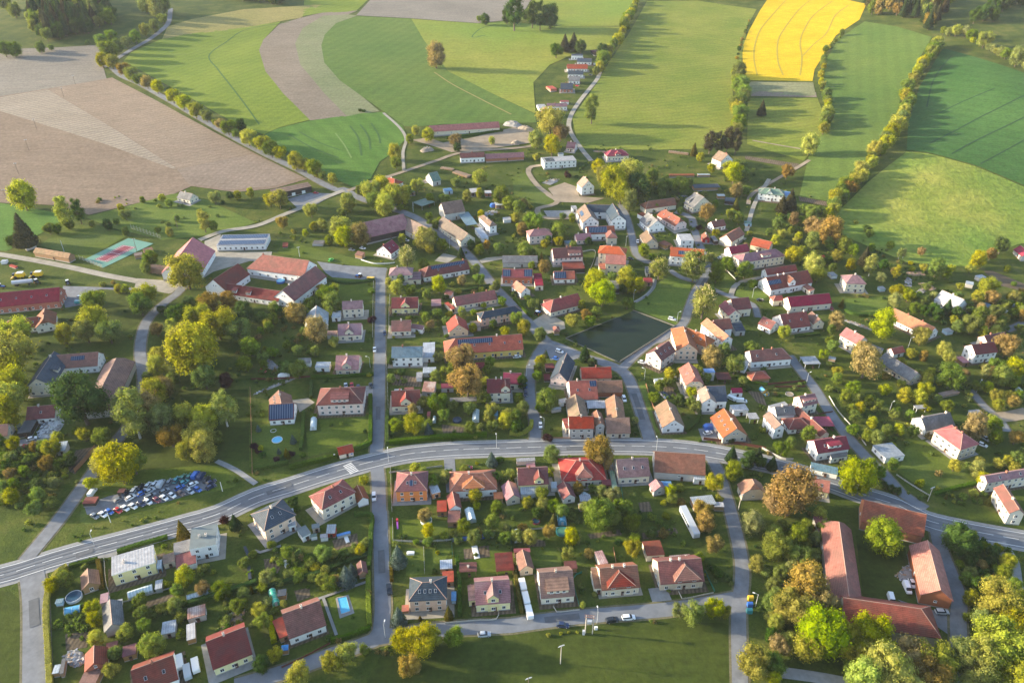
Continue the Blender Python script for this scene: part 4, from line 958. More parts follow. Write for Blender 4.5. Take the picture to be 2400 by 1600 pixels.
H('12', (1220,880), (1258,880), (1240,945), 2.6, 'M', 'grey', 'grey', 'w0', 'small grey garage', 'left of the first chestnut', 'garage')
H('12', (1205,985), (1285,985), (1250,1030), 2.4, 'M', 'crimson', 'wood', 'w0', 'crimson-roofed garden shed', 'by the village green', 'shed')
H('12', (1960,1190), (2055,1285), (1925,1272), 5.0, 'gg', 'crimson', 'cream', '', 'cream house with crimson roof', 'behind the chestnut above the pond')
H('12', (2010,1180), (2175,1162), (2150,1275), 4.8, 'gg', 'bred', 'cream', 'w.7', '+')
H('12', (1790,1352), (1990,1522), (1830,1490), 5.6, 'gg', 'orange', 'white', 'c.3', 'long two-storey house with orange roof', 'right of the orange-roofed inn')
H('12', (1850,1372), (2005,1356), (1955,1462), 5.0, 'gg', 'bred', 'white', 'w.5', '+')
H('12', (1575,1432), (1625,1590), (1480,1530), 5.6, 'hg', 'orange', 'peach', 'c.3', 'peach inn with orange roofs', 'at the corner of the pond', 'inn')
H('12', (1610,1445), (1770,1508), (1700,1592), 5.6, 'gh', 'orange', 'peach', 'k3 c.5', '+')
H('12', (2020,1405), (2110,1400), (2160,1470), 3.0, 'M', 'slate', 'grey', 'w0', 'dark slate lean-to', 'behind the orange two-storey house', 'shed')
# --- row 1, right
H('13', (-30,905), (252,861), (130,942), 4.4, 'gg', 'bred', 'white', 'w.7', 'large white farm with brown-red roofs', 'and a courtyard on the right', 'farmhouse')
H('13', (-20,985), (365,912), (250,1062), 4.0, 'gg', 'bred', 'white', 'g.5:5 S.0,.3,.3,.62 c.28,.42 w.8', '+')
H('13', (180,1162), (562,1126), (390,1240), 3.8, 'gg', 'crimson', 'cream', 'w.7 d1', '+')
H('13', (70,1150), (130,1145), (120,1195), 3.4, 'hg', 'red', 'cream', 'w0', '+')
H('13', (355,1035), (430,1090), (395,1120), 2.8, 'M', 'bred', 'cream', 'w.4', '+')
H('13', (780,957), (812,958), (820,1045), 5.8, 'hh', 'purple', 'cream', 'c.7', 'cream cube house with mauve hipped roof', 'beside the dark spruce')
H('13', (1600,1097), (1802,1188), (1607,1228), 3.0, 'gg', 'white', 'white', 'c.5', 'white-roofed bungalow', 'among the right-hand orchards')
H('13', (1160,1262), (1537,1445), (1270,1432), 3.0, 'gg', 'orange', 'white', 'c.35,.7 w.9', 'long house with sunlit orange-brown roof', 'below the birch trees')
H('13', (110,1322), (352,1292), (280,1445), 3.0, 'gg', 'maroon', 'white', 'k2 c.3,.9', 'house with wide dark plum roof', 'below the crimson farm barn')
H('13', (-45,1338), (75,1395), (-60,1425), 3.0, 'gg', 'bred', 'white', 'k1', '+')
H('13', (402,1292), (480,1370), (362,1362), 3.2, 'gg', 'brown', 'cream', 'c.6', '+')
H('13', (718,1440), (885,1530), (715,1545), 5.6, 'gg', 'pink', 'cream', 'c.5', 'cream house with salmon red roof', 'above the great copper tree')
H('13', (440,800), (510,772), (490,830), 2.4, 'M', 'red', 'wood', 'w0', 'red-roofed field hut', 'among the trees above the farm', 'hut')
H('13', (2322,680), (2400,760), (2250,715), 2.8, 'gg', 'crimson', 'grey', 'w0', 'crimson-roofed field barn', 'at the right edge below the hillside', 'barn')
H('13', (1985,1517), (2180,1480), (2110,1575), 4.0, 'gg', 'maroon', 'cream', 'c.3', 'dark maroon-roofed annexe', 'behind the white house with plum roof')
H('23', (1870,32), (2078,5), (2000,115), 5.6, 'gg', 'maroon', 'white', 'c.4', 'white house with plum roof', 'near the right edge')
# --- row 2, right
H('22', (2180,86), (2475,62), (2390,178), 4.0, 'gh', 'bred', 'white', 'c.42,.7 k2', 'long white house with brown-red roof', 'beside the upper end of the side street')
H('22', (2180,185), (2090,160), (2110,250), 2.6, 'M', 'white', 'white', 'w0', '+')
H('23', (1078,102), (1382,292), (1150,272), 3.0, 'gg', 'grey', 'beige', 'w.9', 'old grey slate-roofed barn', 'beside the great copper tree', 'barn')
H('23', (1130,66), (1238,42), (1180,118), 2.8, 'gg', 'red', 'white', 'w.4', 'little white hut with red roof', 'behind the old grey slate-roofed barn', 'hut')
H('23', (1405,702), (1672,652), (1600,797), 3.2, 'gg', 'grey', 'white', 'c.05,.85', 'white house with grey roof', 'next to the beige hipped house')
H('23', (1715,797), (1787,847), (1645,912), 6.0, 'hh', 'pink', 'beige', 'c.1,.9', 'beige house with pinkish hipped roof', 'on the sloping lawn')
H('23', (420,912), (716,868), (600,1012), 4.4, 'gg', 'crimson', 'white', 's.55:.4 k2 c.62', 'white house with crimson roof', 'and a wide white dormer by the main road')
H('23', (570,1040), (725,1015), (650,1065), 2.9, 'M', 'grey', 'white', 'w.9', '+')
H('23', (960,955), (1080,1078), (1225,1015), 2.8, 'F', 'sheet', 'white', 'w.8', 'flat pale metal shed', 'beside the side street', 'shed')
H('23', (395,1108), (640,1160), (505,1197), 2.6, 'F', 'teal', 'white', 'w.5', 'blue-grey flat garage', 'between the crimson-roofed house and the main road', 'garage')
H('23', (1990,1238), (2430,1165), (2300,1255), 5.6, 'gg', 'purple', 'cream', 'k2 c.45', 'large cream house with mauve roof', 'at the right edge')
H('23', (2160,1310), (2310,1545), (2100,1400), 5.6, 'gg', 'bred', 'cream', 'c.6', '+')
H('23', (60,602), (236,590), (180,680), 4.0, 'gg', 'grey', 'white', 'k1', 'white L-shaped house with grey roofs', 'in the crowded corner by the side street')
H('23', (10,642), (118,767), (0,745), 5.4, 'gg', 'tan', 'white', '', '+')
H('23', (0,592), (150,552), (120,600), 3.6, 'F', 'white', 'white', 'w0', '+')
H('23', (240,712), (300,708), (262,808), 2.8, 'hh', 'maroon', 'white', 'd1', 'small white garage with maroon roof', 'right of the L-shaped house', 'garage')
H('23', (285,507), (430,477), (400,582), 5.4, 'gg', 'purple', 'cream', 's.5:.8 c.4', 'cream house with patchy mauve roof', 'on the bend of the side street')
H('23', (270,592), (535,832), (385,792), 3.0, 'gg', 'bred', 'beige', 'w.4 c.5', 'long narrow brown-roofed outbuilding', 'running down to the crimson-roofed house', 'outbuilding')
H('23', (395,690), (560,690), (500,780), 2.5, 'F', 'crimson', 'dark', 'o', 'low crimson carport', 'beside the side street', 'carport')
H('23', (290,142), (432,136), (375,212), 2.6, 'F', 'sheet', 'white', 'o', 'white-roofed carport', 'at the top of the side street', 'carport')
# --- row 2, middle
H('22', (503,107), (432,288), (372,285), 3.2, 'gg', 'slate', 'pink', 'p47 c.5', 'black-roofed chalet', 'with a balcony gable near the pond')
H('22', (632,241), (910,233), (780,342), 3.2, 'gg', 'red', 'beige', 'b c.5', 'red-roofed barn', 'behind the black-roofed chalet', 'barn')
H('22', (522,364), (775,352), (680,537), 4.0, 'gg', 'red', 'white', 'S.74,.98,.06,.35 k2 c.3', 'red-roofed house with small solar panel', 'in the farm cluster by the main road')
H('22', (780,363), (1012,359), (910,472), 3.0, 'gg', 'brown', 'brick', 'b w0', 'brown barn', 'beside the curving street', 'barn')
H('22', (580,480), (622,672), (503,612), 4.0, 'gg', 'moss', 'grey', 'b w0', 'mossy brown gabled barn', 'left of the white tin roof', 'barn')
H('22', (940,487), (966,692), (863,632), 4.0, 'gg', 'moss', 'grey', 'b w0 c.7', 'mossy gabled barn with chimney', 'right of the white tin roof', 'barn')
H('22', (685,546), (860,543), (770,615), 3.0, 'M', 'white', 'white', 'o', 'white tin roof', 'joining the two mossy barns', 'shed')
H('22', (520,690), (750,688), (640,805), 5.6, 'gg', 'red', 'grey', 'c.5', 'grey house with bright red roof', 'fronting the main road')
H('22', (776,630), (815,748), (745,722), 5.4, 'gg', 'brown', 'grey', 'c.7', '+')
H('22', (860,705), (1080,701), (980,848), 2.8, 'gg', 'brown', 'beige', 'w.8', '+')
H('22', (460,712), (510,705), (490,800), 3.0, 'M', 'red', 'beige', 'w.4', '+')
H('22', (1415,533), (1495,722), (1345,707), 3.2, 'gg', 'moss', 'white', 'c.5', 'white house with mossy brown roof', 'at the street corner by the main road')
H('22', (1622,192), (1690,345), (1560,327), 5.6, 'gj', 'orange', 'beige', 'c.6 k1', 'beige house with sunlit orange roof', 'beside the solar box')
H('22', (1755,252), (1850,249), (1805,287), 5.0, 'F', 'blue', 'grey', 'w.6', '+')
H('22', (1775,410), (1820,522), (1716,502), 5.4, 'gg', 'tan', 'white', '', 'white house with tan and dark blue roofs', 'above the large orange house')
H('22', (1790,411), (1960,406), (1930,554), 4.2, 'gg', 'slate', 'white', 'w.8', '+')
H('22', (1945,613), (2067,800), (1855,762), 3.2, 'gg', 'orange', 'beige', 'k4 c.6', 'large house with sunlit orange roof', 'beside the brown fence on the main road')
H('22', (2000,585), (2140,575), (2070,640), 3.0, 'F', 'white', 'white', 'w.4', 'flat white garage', 'behind the large orange house', 'garage')
H('22', (2150,660), (2240,655), (2210,715), 2.5, 'F', 'white', 'white', 'o', 'white carport canopy', 'right of the flat white garage', 'carport')
H('22', (1860,285), (1990,285), (1950,350), 2.6, 'F', 'maroon', 'dark', 'o', 'maroon carport', 'behind the sunlit orange-roofed beige house', 'carport')
H('22', (2010,430), (2110,428), (2060,475), 2.6, 'M', 'crimson', 'white', 'w0', 'small crimson-roofed shed', 'beside the parked camper', 'shed')
H('22', (2240,280), (2300,275), (2280,350), 2.2, 'hh', 'red', 'wood', 'w0', 'tiny hut with scarlet roof', 'in the hedged garden', 'hut')
H('22', (1305,88), (1440,-5), (1452,130), 5.6, 'gg', 'maroon', 'pink', 'k3 c.2', 'pink house with dark maroon roof', 'facing the pond corner')
H('22', (590,1095), (700,1090), (660,1280), 3.4, 'hh', 'red', 'cream', 'h.5:7 c.3', 'cream house with bright red hipped roof', 'below the copper roadside tree')
H('22', (958,1088), (1250,1070), (1130,1247), 3.8, 'gg', 'purple', 'cream', 'k3 c.5', 'cream house with purple roof', 'left of the long brown roadside barn')
H('22', (1310,1010), (1776,1040), (1540,1217), 4.0, 'gg', 'bred', 'grey', 'b w.5', 'long brown roadside barn', 'along the near side of the main road', 'barn')
H('22', (1660,1190), (1772,1195), (1715,1270), 2.6, 'M', 'sheet', 'white', 'w0', '+')
H('22', (48,1166), (328,1152), (130,1322), 4.8, 'gg', 'maroon', 'lemon', 'g.68:.34 c.4', 'lemon house with maroon roof and conservatory', 'below the main road')
H('22', (75,1335), (225,1330), (165,1405), 2.6, 'M', 'sheet', 'white', 'w0', '+')
H('22', (2192,1237), (2240,1332), (2092,1367), 3.4, 'jj', 'brown', 'beige', 'w.3 b', 'tan barn with blank beige gable', 'beside the narrow lane', 'barn')
H('22', (1320,1263), (1365,1332), (1262,1326), 2.6, 'gg', 'purple', 'grey', 'w.4', 'little mauve-roofed garden house', 'below the purple-roofed cream house', 'hut')
H('22', (472,1282), (532,1405), (437,1390), 2.8, 'gg', 'maroon', 'white', 'w.3', 'narrow maroon-roofed shed', 'left of the round brown bush', 'shed')
H('22', (820,1275), (905,1268), (865,1325), 2.3, 'M', 'maroon', 'wood', 'w0', 'dark tiled wood shed', 'beside the green canopy', 'shed')
H('22', (895,1190), (940,1190), (985,1370), 2.4, 'F', 'green', 'wood', 'o', 'long green canopy', 'beside the purple-roofed cream house', 'canopy')
H('22', (1365,1285), (1460,1285), (1420,1335), 2.4, 'F', 'blue', 'white', 'o', 'blue canopy', 'below the long brown roadside barn', 'canopy')
H('22', (1635,1430), (1835,1410), (1740,1510), 2.6, 'F', 'sheet', 'wood', 'w0', 'pale corrugated shed', 'beside the narrow lane', 'shed')
H('22', (1850,1475), (1940,1478), (1895,1520), 2.2, 'F', 'white', 'wood', 'w0', 'tiny white-roofed shed', 'between the corrugated shed and the lane', 'shed')
H('b1', (1115,996), (1240,1000), (1190,1077), 3.4, 'gg', 'crimson', 'cream', 'w.6', 'crimson-roofed garage house', 'beside the street with the blue car')
H('b1', (1000,1041), (1162,1036), (1030,1140), 5.4, 'gg', 'maroon', 'cream', 'g.78:.42 c.4,.62', 'cream house with maroon roof and white gable', 'right of the copper garden tree')
# --- row 2, left
H('21', (735,131), (952,129), (800,264), 3.2, 'gg', 'pink', 'beige', 'g.5:.42 c.45', 'beige house with pink roof', 'and centre gable left of the straight street')
H('21', (558,190), (690,188), (625,240), 2.8, 'F', 'sheet', 'white', 'w.8', '+')
H('21', (1247,50), (1532,46), (1390,152), 5.6, 'gg', 'teal', 'white', 'c.35', 'white house with teal metal roof', 'facing the straight street')
H('21', (1535,12), (1645,8), (1600,150), 3.0, 'F', 'sheet', 'white', 'w0', '+')
H('21', (1535,240), (1655,236), (1600,290), 2.6, 'F', 'sheet', 'grey', 'w.5', 'flat grey garage', 'in front of the teal-roofed house', 'garage')
H('b1', (785,763), (1243,731), (900,864), 3.8, 'hg', 'orange', 'yellow', 'S.03,.55,.1,.4 k5 c.62', 'long yellow house with orange roof', 'and a row of solar panels')
H('21', (1243,457), (1507,442), (1290,600), 3.4, 'gg', 'maroon', 'cream', 'g.5:.4 c.3', 'cream house with maroon roof and curved gable', 'beside the clipped corner hedge')
H('21', (208,447), (232,572), (113,512), 3.8, 'gg', 'brown', 'white', 'k4', 'white house covered in blue solar panels', 'above the sculpted garden pool')
H('21', (118,582), (350,566), (240,722), 3.0, 'gg', 'maroon', 'white', 'S.03,.97,.05,.95', '+')
H('21', (690,433), (860,426), (750,583), 6.0, 'hh', 'maroon', 'pink', 's.5:8 c.5', 'pinkish villa with brown hipped roof', 'and a wide dormer')
H('21', (745,975), (885,942), (830,1032), 2.5, 'gg', 'red', 'cream', 'w0', 'red-roofed bus shelter', 'beside the zebra crossing', 'bus shelter')
H('21', (1402,1223), (1452,1221), (1430,1377), 5.8, 'hh', 'maroon', 'orange', 'k2 S.2,.8,.35,.7 c.5', 'bright orange house', 'with dark pyramid roof by the main road')
H('21', (1562,1275), (1640,1255), (1605,1405), 3.0, 'F', 'sheet', 'orange', 'e w.8', '+')
H('21', (1900,1217), (2082,1207), (2000,1372), 3.8, 'hh', 'orange', 'white', 'h.5:9 c.3', 'white villa with orange roof', 'next to the bright orange house')
H('z', (1335,380), (1560,264), (1400,642), 6.0, 'hh', 'maroon', 'cream', 'c.6 k2', 'cream house with purple-brown hipped roof', 'below the zebra crossing')
H('z', (370,682), (470,632), (450,985), 6.0, 'hh', 'slate', 'peach', 'k2', 'peach house with dark pyramid roof', 'and brown balcony below the main road')
H('z', (655,700), (787,668), (820,955), 3.0, 'F', 'sheet', 'white', 'w0', '+')
H('z', (845,1030), (1000,957), (1005,1137), 2.9, 'F', 'felt', 'white', 'w.5', 'little white garage with dark flat roof', 'right of the dark pyramid roof', 'garage')
H('z', (1890,267), (1990,482), (1855,492), 2.8, 'gg', 'bred', 'white', 'w0', 'white gable garage with brown-red roof', 'beside the white car in the street', 'garage')
H('21', (1805,1377), (1832,1505), (1757,1462), 2.8, 'gg', 'maroon', 'white', 'w.3', 'narrow maroon outbuilding with white gable', 'between the orange house and the white villa', 'outbuilding')
H('21', (1662,1462), (1752,1457), (1710,1565), 2.5, 'F', 'red', 'wood', 'w0', 'flat red shed roof', 'below the bright orange house', 'shed')
H('b2', (735,380), (820,378), (780,460), 2.6, 'F', 'maroon', 'wood', 'w0', 'maroon flat-roofed hut', 'in front of the narrow maroon outbuilding', 'hut')
H('b2', (1150,172), (1187,272), (1112,252), 2.8, 'gg', 'purple', 'beige', 'w.3', 'mauve-roofed outbuilding', 'left of the lemon conservatory house', 'outbuilding')
H('b2', (1045,255), (1110,250), (1085,300), 2.4, 'F', 'orange', 'wood', 'w0', 'low rust-orange lean-to', 'beside the mauve-roofed outbuilding', 'shed')
H('21', (1545,367), (1657,372), (1600,467), 2.8, 'M', 'rust', 'grey', 'w.4', 'rusty tin shed', 'above the curved-gable house', 'shed')
H('21', (390,157), (507,152), (445,200), 2.6, 'M', 'grey', 'white', 'w0', 'white shed with grey roof', 'left of the beige pink-roofed house', 'shed')
H('21', (1700,388), (1815,385), (1755,430), 2.5, 'M', 'crimson', 'grey', 'w0', 'long shed behind the bright copper tree', 'with a crimson roof', 'shed')
H('20', (495,90), (330,345), (540,335), 4.8, 'gg', 'slate', 'cream', 's.5:4 c.2', 'L-shaped house with dark blue roof', 'and red wing among the big trees')
H('20', (520,127), (905,97), (700,242), 4.0, 'gg', 'bred', 'white', 'S.35,.68,.2,.5', '+')
H('20', (1080,128), (905,490), (1160,376), 4.0, 'jh', 'brown', 'grey', 'b w.4', 'big brown hipped barn', 'beside the curving lane', 'barn')
H('20', (1120,432), (1240,430), (1150,548), 3.0, 'M', 'crimson', 'grey', 'w0', '+')
H('20', (250,602), (515,582), (390,712), 3.0, 'gg', 'maroon', 'white', 'k1', 'low maroon-roofed cottage', 'above the rubble heap')
H('20', (-60,772), (78,758), (20,872), 2.8, 'gg', 'orange', 'beige', 'w.5', 'orange-brown roofed shed', 'at the left edge', 'shed')
H('20', (540,925), (625,915), (590,1000), 2.6, 'M', 'sheet', 'grey', 'w0', 'small grey tin shed', 'below the rubble heap', 'shed')
# --- row 3, left
H('30', (1025,412), (1412,300), (1240,520), 5.4, 'F', 'white', 'lemon', 'e c.3 w.8', 'yellow flat-roofed house', 'beside the main road junction')
H('30', (1760,150), (2000,105), (1930,310), 5.8, 'F', 'felt', 'white', 'e c.6,.35', 'white house with grey flat roof', 'and maroon balconies')
H('30', (1595,287), (1765,242), (1720,362), 2.9, 'F', 'grey', 'white', 'w0', '+')
H('30', (1612,398), (1795,347), (1720,490), 2.7, 'F', 'maroon', 'white', 'w0', '+')
H('30', (805,517), (818,650), (740,622), 2.3, 'gg', 'brown', 'wood', 'w.3', 'brown summerhouse', 'left of the yellow flat-roofed house', 'summerhouse')
H('30', (1010,800), (1032,1032), (940,922), 2.6, 'gg', 'grey', 'grey', 'w0', 'long grey fibre-roofed shed', 'in the lower left garden', 'shed')
H('30', (865,1222), (862,1388), (780,1335), 2.9, 'gg', 'bred', 'brick', 'w.3', 'copper-brown gabled shed', 'near the lower left corner', 'shed')
H('30', (785,1450), (940,1445), (870,1568), 2.4, 'F', 'brown', 'wood', 'w0', '+')
H('30', (1890,1192), (2252,1052), (2110,1390), 3.6, 'gg', 'maroon', 'lemon', 'c.45', 'lemon house with plum roof', 'on the bottom left street')
H('30', (1200,1457), (1592,1312), (1440,1612), 3.6, 'gg', 'bred', 'white', 'k2 c.5', 'house with rust-red roof', 'cut by the bottom edge')
H('30', (1722,886), (1887,842), (1815,962), 2.6, 'F', 'rust', 'grey', 'w.5', 'rusty white tin-roofed shed', 'in the lower left garden', 'shed')
H('30', (1495,1012), (1620,985), (1560,1110), 2.3, 'F', 'sheet', 'grey', 'w0', 'pale shed with ribbed roof', 'left of the rusty tin-roofed shed', 'shed')
H('30', (1712,1035), (1792,1012), (1770,1165), 2.2, 'F', 'white', 'wood', 'w0', 'narrow white canopy', 'below the rusty tin-roofed shed', 'canopy')
H('30', (980,1205), (1085,1180), (1040,1290), 2.4, 'F', 'bred', 'wood', 'w0', 'low brown shed under the fruit tree', 'in the lower left corner garden', 'shed')
H('30', (1130,1235), (1255,1200), (1210,1310), 2.4, 'F', 'maroon', 'wood', 'w0', 'low maroon shed with a skylight', 'left of the bright round fruit tree', 'shed')
# --- row 3, middle
H('31', (240,937), (587,812), (470,1107), 3.6, 'gg', 'bred', 'white', 'c.5', 'white house with blotchy red roof', 'left of the rectangular pool')
H('31', (1527,646), (1625,641), (1570,814), 5.8, 'hh', 'slate', 'peach', 'k4 c.8', 'villa with dark blue hipped roof', 'at the street corner')
H('31', (1690,442), (1802,434), (1752,520), 2.4, 'F', 'sheet', 'wood', 'w0', 'small shed with grey slate roof', 'behind the dark blue villa', 'shed')
H('31', (1712,545), (1815,538), (1775,642), 2.4, 'F', 'red', 'wood', 'w0', 'small shed with flat red roof', 'touching the dark blue villa', 'shed')
H('31', (1868,465), (2028,458), (1950,548), 2.6, 'M', 'maroon', 'wood', 'o c.5', 'maroon garden pavilion with chimney', 'behind the blotchy mauve house', 'pavilion')
H('31', (2190,378), (2352,365), (2272,540), 2.6, 'M', 'maroon', 'wood', 'o', 'larger maroon garden pavilion', 'next to the cream gable shed', 'pavilion')
H('b2', (915,872), (1157,853), (990,1028), 4.0, 'gg', 'purple', 'lemon', 'g.5:.36 k2 c.5', 'blotchy mauve-roofed house', 'with pale yellow walls on the bottom street')
H('b2', (868,895), (925,890), (905,1000), 2.8, 'M', 'purple', 'lemon', 'w0', '+')
H('31', (962,442), (980,545), (925,505), 2.2, 'gg', 'maroon', 'wood', 'w0', 'little maroon hut', 'in the hedge corner by the street', 'hut')
H('z', (1375,950), (1530,945), (1480,1100), 2.4, 'M', 'sheet', 'red', 'w0', 'maroon-walled shed with white roof', 'below the purple-brown hipped house', 'shed')
H('32', (245,557), (557,532), (330,792), 3.4, 'gg', 'brown', 'cream', 's.5:.64 k2 c.5', 'cream house with brown roof and wide dormer', 'on the bottom street')
H('32', (800,517), (1152,487), (900,716), 3.6, 'gg', 'bred', 'beige', 'h.5:.72 c.35,.65', 'beige house with red hipped dormer', 'on the bottom street')
H('32', (722,515), (800,510), (800,700), 2.9, 'M', 'brown', 'cream', 'w.3', '+')
H('32', (755,365), (828,350), (830,480), 2.6, 'F', 'rust', 'grey', 'w0', 'rusty sheet-roofed shed', 'behind the red hipped dormer house', 'shed')
H('32', (1335,453), (1737,422), (1440,662), 3.6, 'gg', 'bred', 'beige', 'h.6:.6 c.3,.5', 'cream house with brown roof and hipped dormer', 'last on the bottom street')
H('32', (1445,400), (1632,384), (1545,445), 3.2, 'M', 'rust', 'cream', 'w0 c.8', '+')
H('32', (1195,270), (1357,257), (1310,397), 3.0, 'F', 'red', 'cream', 'w.6 d1', 'cream garage with streaky red roof', 'behind the last house on the bottom street', 'garage')
H('32', (95,342), (137,492), (48,472), 2.9, 'gg', 'brown', 'beige', 'w.4', 'cream gable shed', 'with half sunlit brown roof', 'shed')
H('32', (15,335), (165,330), (110,370), 2.4, 'F', 'maroon', 'wood', 'w0', '+')
H('32', (475,452), (588,445), (540,520), 2.3, 'F', 'maroon', 'wood', 'w0', 'small maroon shed', 'behind the wide-dormer brown house', 'shed')
# --- row 3, right
H('33', (648,57), (745,775), (806,430), 4.8, 'jg', 'bred', 'beige', 'b w.4', 'very long red-roofed barn', 'lit orange along one side', 'barn')
H('33', (690,785), (1405,888), (1050,1085), 4.8, 'gh', 'bred', 'beige', 'b w0', '+')
H('33', (412,40), (530,38), (480,172), 3.2, 'M', 'maroon', 'grey', 'w0', '+')
H('c2', (1250,305), (1680,408), (1440,510), 4.2, 'gg', 'bred', 'brick', 'b w.5', 'brown-red barn along the main road', 'beside the bright round farm tree', 'barn')
H('33', (1465,257), (1585,717), (1352,562), 4.2, 'gg', 'orange', 'brick', 'b w.4', 'barn with orange roof and brick gable', 'in the lower right farmyard', 'barn')
H('23', (172,1210), (572,1282), (360,1357), 3.2, 'gg', 'red', 'lemon', 'k4 c.4,.66', 'yellow house with four skylights', 'hugging the main road')
# --- upper hamlet and far buildings
H('02', (545,497), (652,497), (600,515), 4.4, 'M', 'grey', 'white', 'w1', 'topmost white house', 'of the upper hamlet')
H('02', (600,536), (735,541), (660,578), 3.0, 'gg', 'slate', 'white', '', 'topmost dark-roofed house', 'of the upper hamlet')
H('02', (505,593), (695,593), (600,640), 3.0, 'gg', 'orange', 'white', '', 'white house with vivid orange roof', 'in the upper hamlet')
H('02', (518,650), (657,653), (590,692), 3.0, 'gg', 'slate', 'white', '', 'slate-roofed white house', 'just below the vivid orange roof')
H('02', (522,702), (625,704), (570,752), 2.8, 'gg', 'grey', 'white', '', 'white cottage with charcoal roof', 'in the middle of the upper hamlet')
H('02', (447,765), (560,766), (500,830), 3.0, 'gg', 'slate', 'brick', '', 'brick house with slate roof', 'by the hamlet lane')
H('02', (320,955), (507,950), (410,985), 3.4, 'gg', 'purple', 'white', '', 'lowest white house', 'of the upper hamlet')
H('02', (302,982), (345,1012), (262,1032), 2.8, 'gg', 'orange', 'white', '', 'pale orange gabled annexe', 'beside the lowest hamlet house')
H('02', (225,955), (300,952), (255,1005), 2.8, 'F', 'white', 'white', 'w0', 'white flat-roofed shed', 'beside the lowest hamlet house', 'shed')
H('02', (915,1380), (1010,1374), (950,1442), 4.0, 'hh', 'crimson', 'cream', 'h.5:5', 'pink-walled house with crimson roof', 'alone at the meadow edge')
H('02', (265,1446), (560,1420), (450,1488), 5.6, 'F', 'white', 'white', 'w.8 S.08,.34,.2,.9', 'white industrial hall', 'with one solar panel', 'hall')
H('02', (1900,1382), (1985,1426), (1845,1464), 4.6, 'gg', 'tan', 'white', 'c.8', 'pale blue house with grey roof', 'below the row of dark pines')
H('02', (510,1302), (590,1312), (545,1370), 3.0, 'gg', 'purple', 'pink', '', 'mauve-roofed cottage', 'behind the huge hamlet tree')
H('c0', (570,1293), (662,1302), (605,1345), 5.0, 'hh', 'green', 'white', 'g.35:5 c.7', 'white villa with green roof', 'at the end of the dirt track')
H('c0', (695,1310), (755,1322), (722,1352), 3.6, 'F', 'blue', 'blue', 'w.6', '+')
H('b0', (603,870), (1084,836), (870,898), 3.6, 'gg', 'pink', 'cream', 'w.5 b', 'very long barn with crimson roof', 'above the sandy quarry', 'barn')
H('b0', (815,1056), (985,1048), (900,1090), 4.0, 'gg', 'bred', 'white', 'c.5', 'white farm building with brown-red roof', 'below the sandy quarry', 'barn')
H('b0', (990,1064), (1256,1048), (1130,1092), 2.6, 'gg', 'pink', 'brick', 'b w0', '+')
H('b0', (880,1297), (935,1292), (920,1330), 3.0, 'F', 'white', 'dark', 'w.4', 'white-roofed container shed', 'below the smooth green paddock', 'shed')
H('b0', (985,1312), (1030,1310), (1005,1335), 2.6, 'F', 'white', 'brick', 'w0', 'smaller white-roofed brick shed', 'right of the container shed', 'shed')
H('b0', (600,1195), (660,1180), (680,1245), 3.4, 'gg', 'green', 'grey', 'w0', 'green tarpaulin tent shed', 'beside the log piles', 'tent')
H('b0', (490,1395), (580,1360), (560,1425), 2.6, 'F', 'green', 'grey', 'o', 'teal net canopy', 'below the orange hipped cottage', 'canopy')
def sh(tile, x0, y0, x1, y1, d, he, roof, wall, short, rest='', cat='shed', opts='w0', kd='F'):
    """small flat-roofed thing: far roof edge (x0,y0)-(x1,y1), d tile pixels deep towards the viewer"""
    H(tile, (x0, y0), (x1, y1), ((x0 + x1) / 2 + d * .05, (y0 + y1) / 2 + d), he, kd, roof, wall, opts, short, rest, cat)
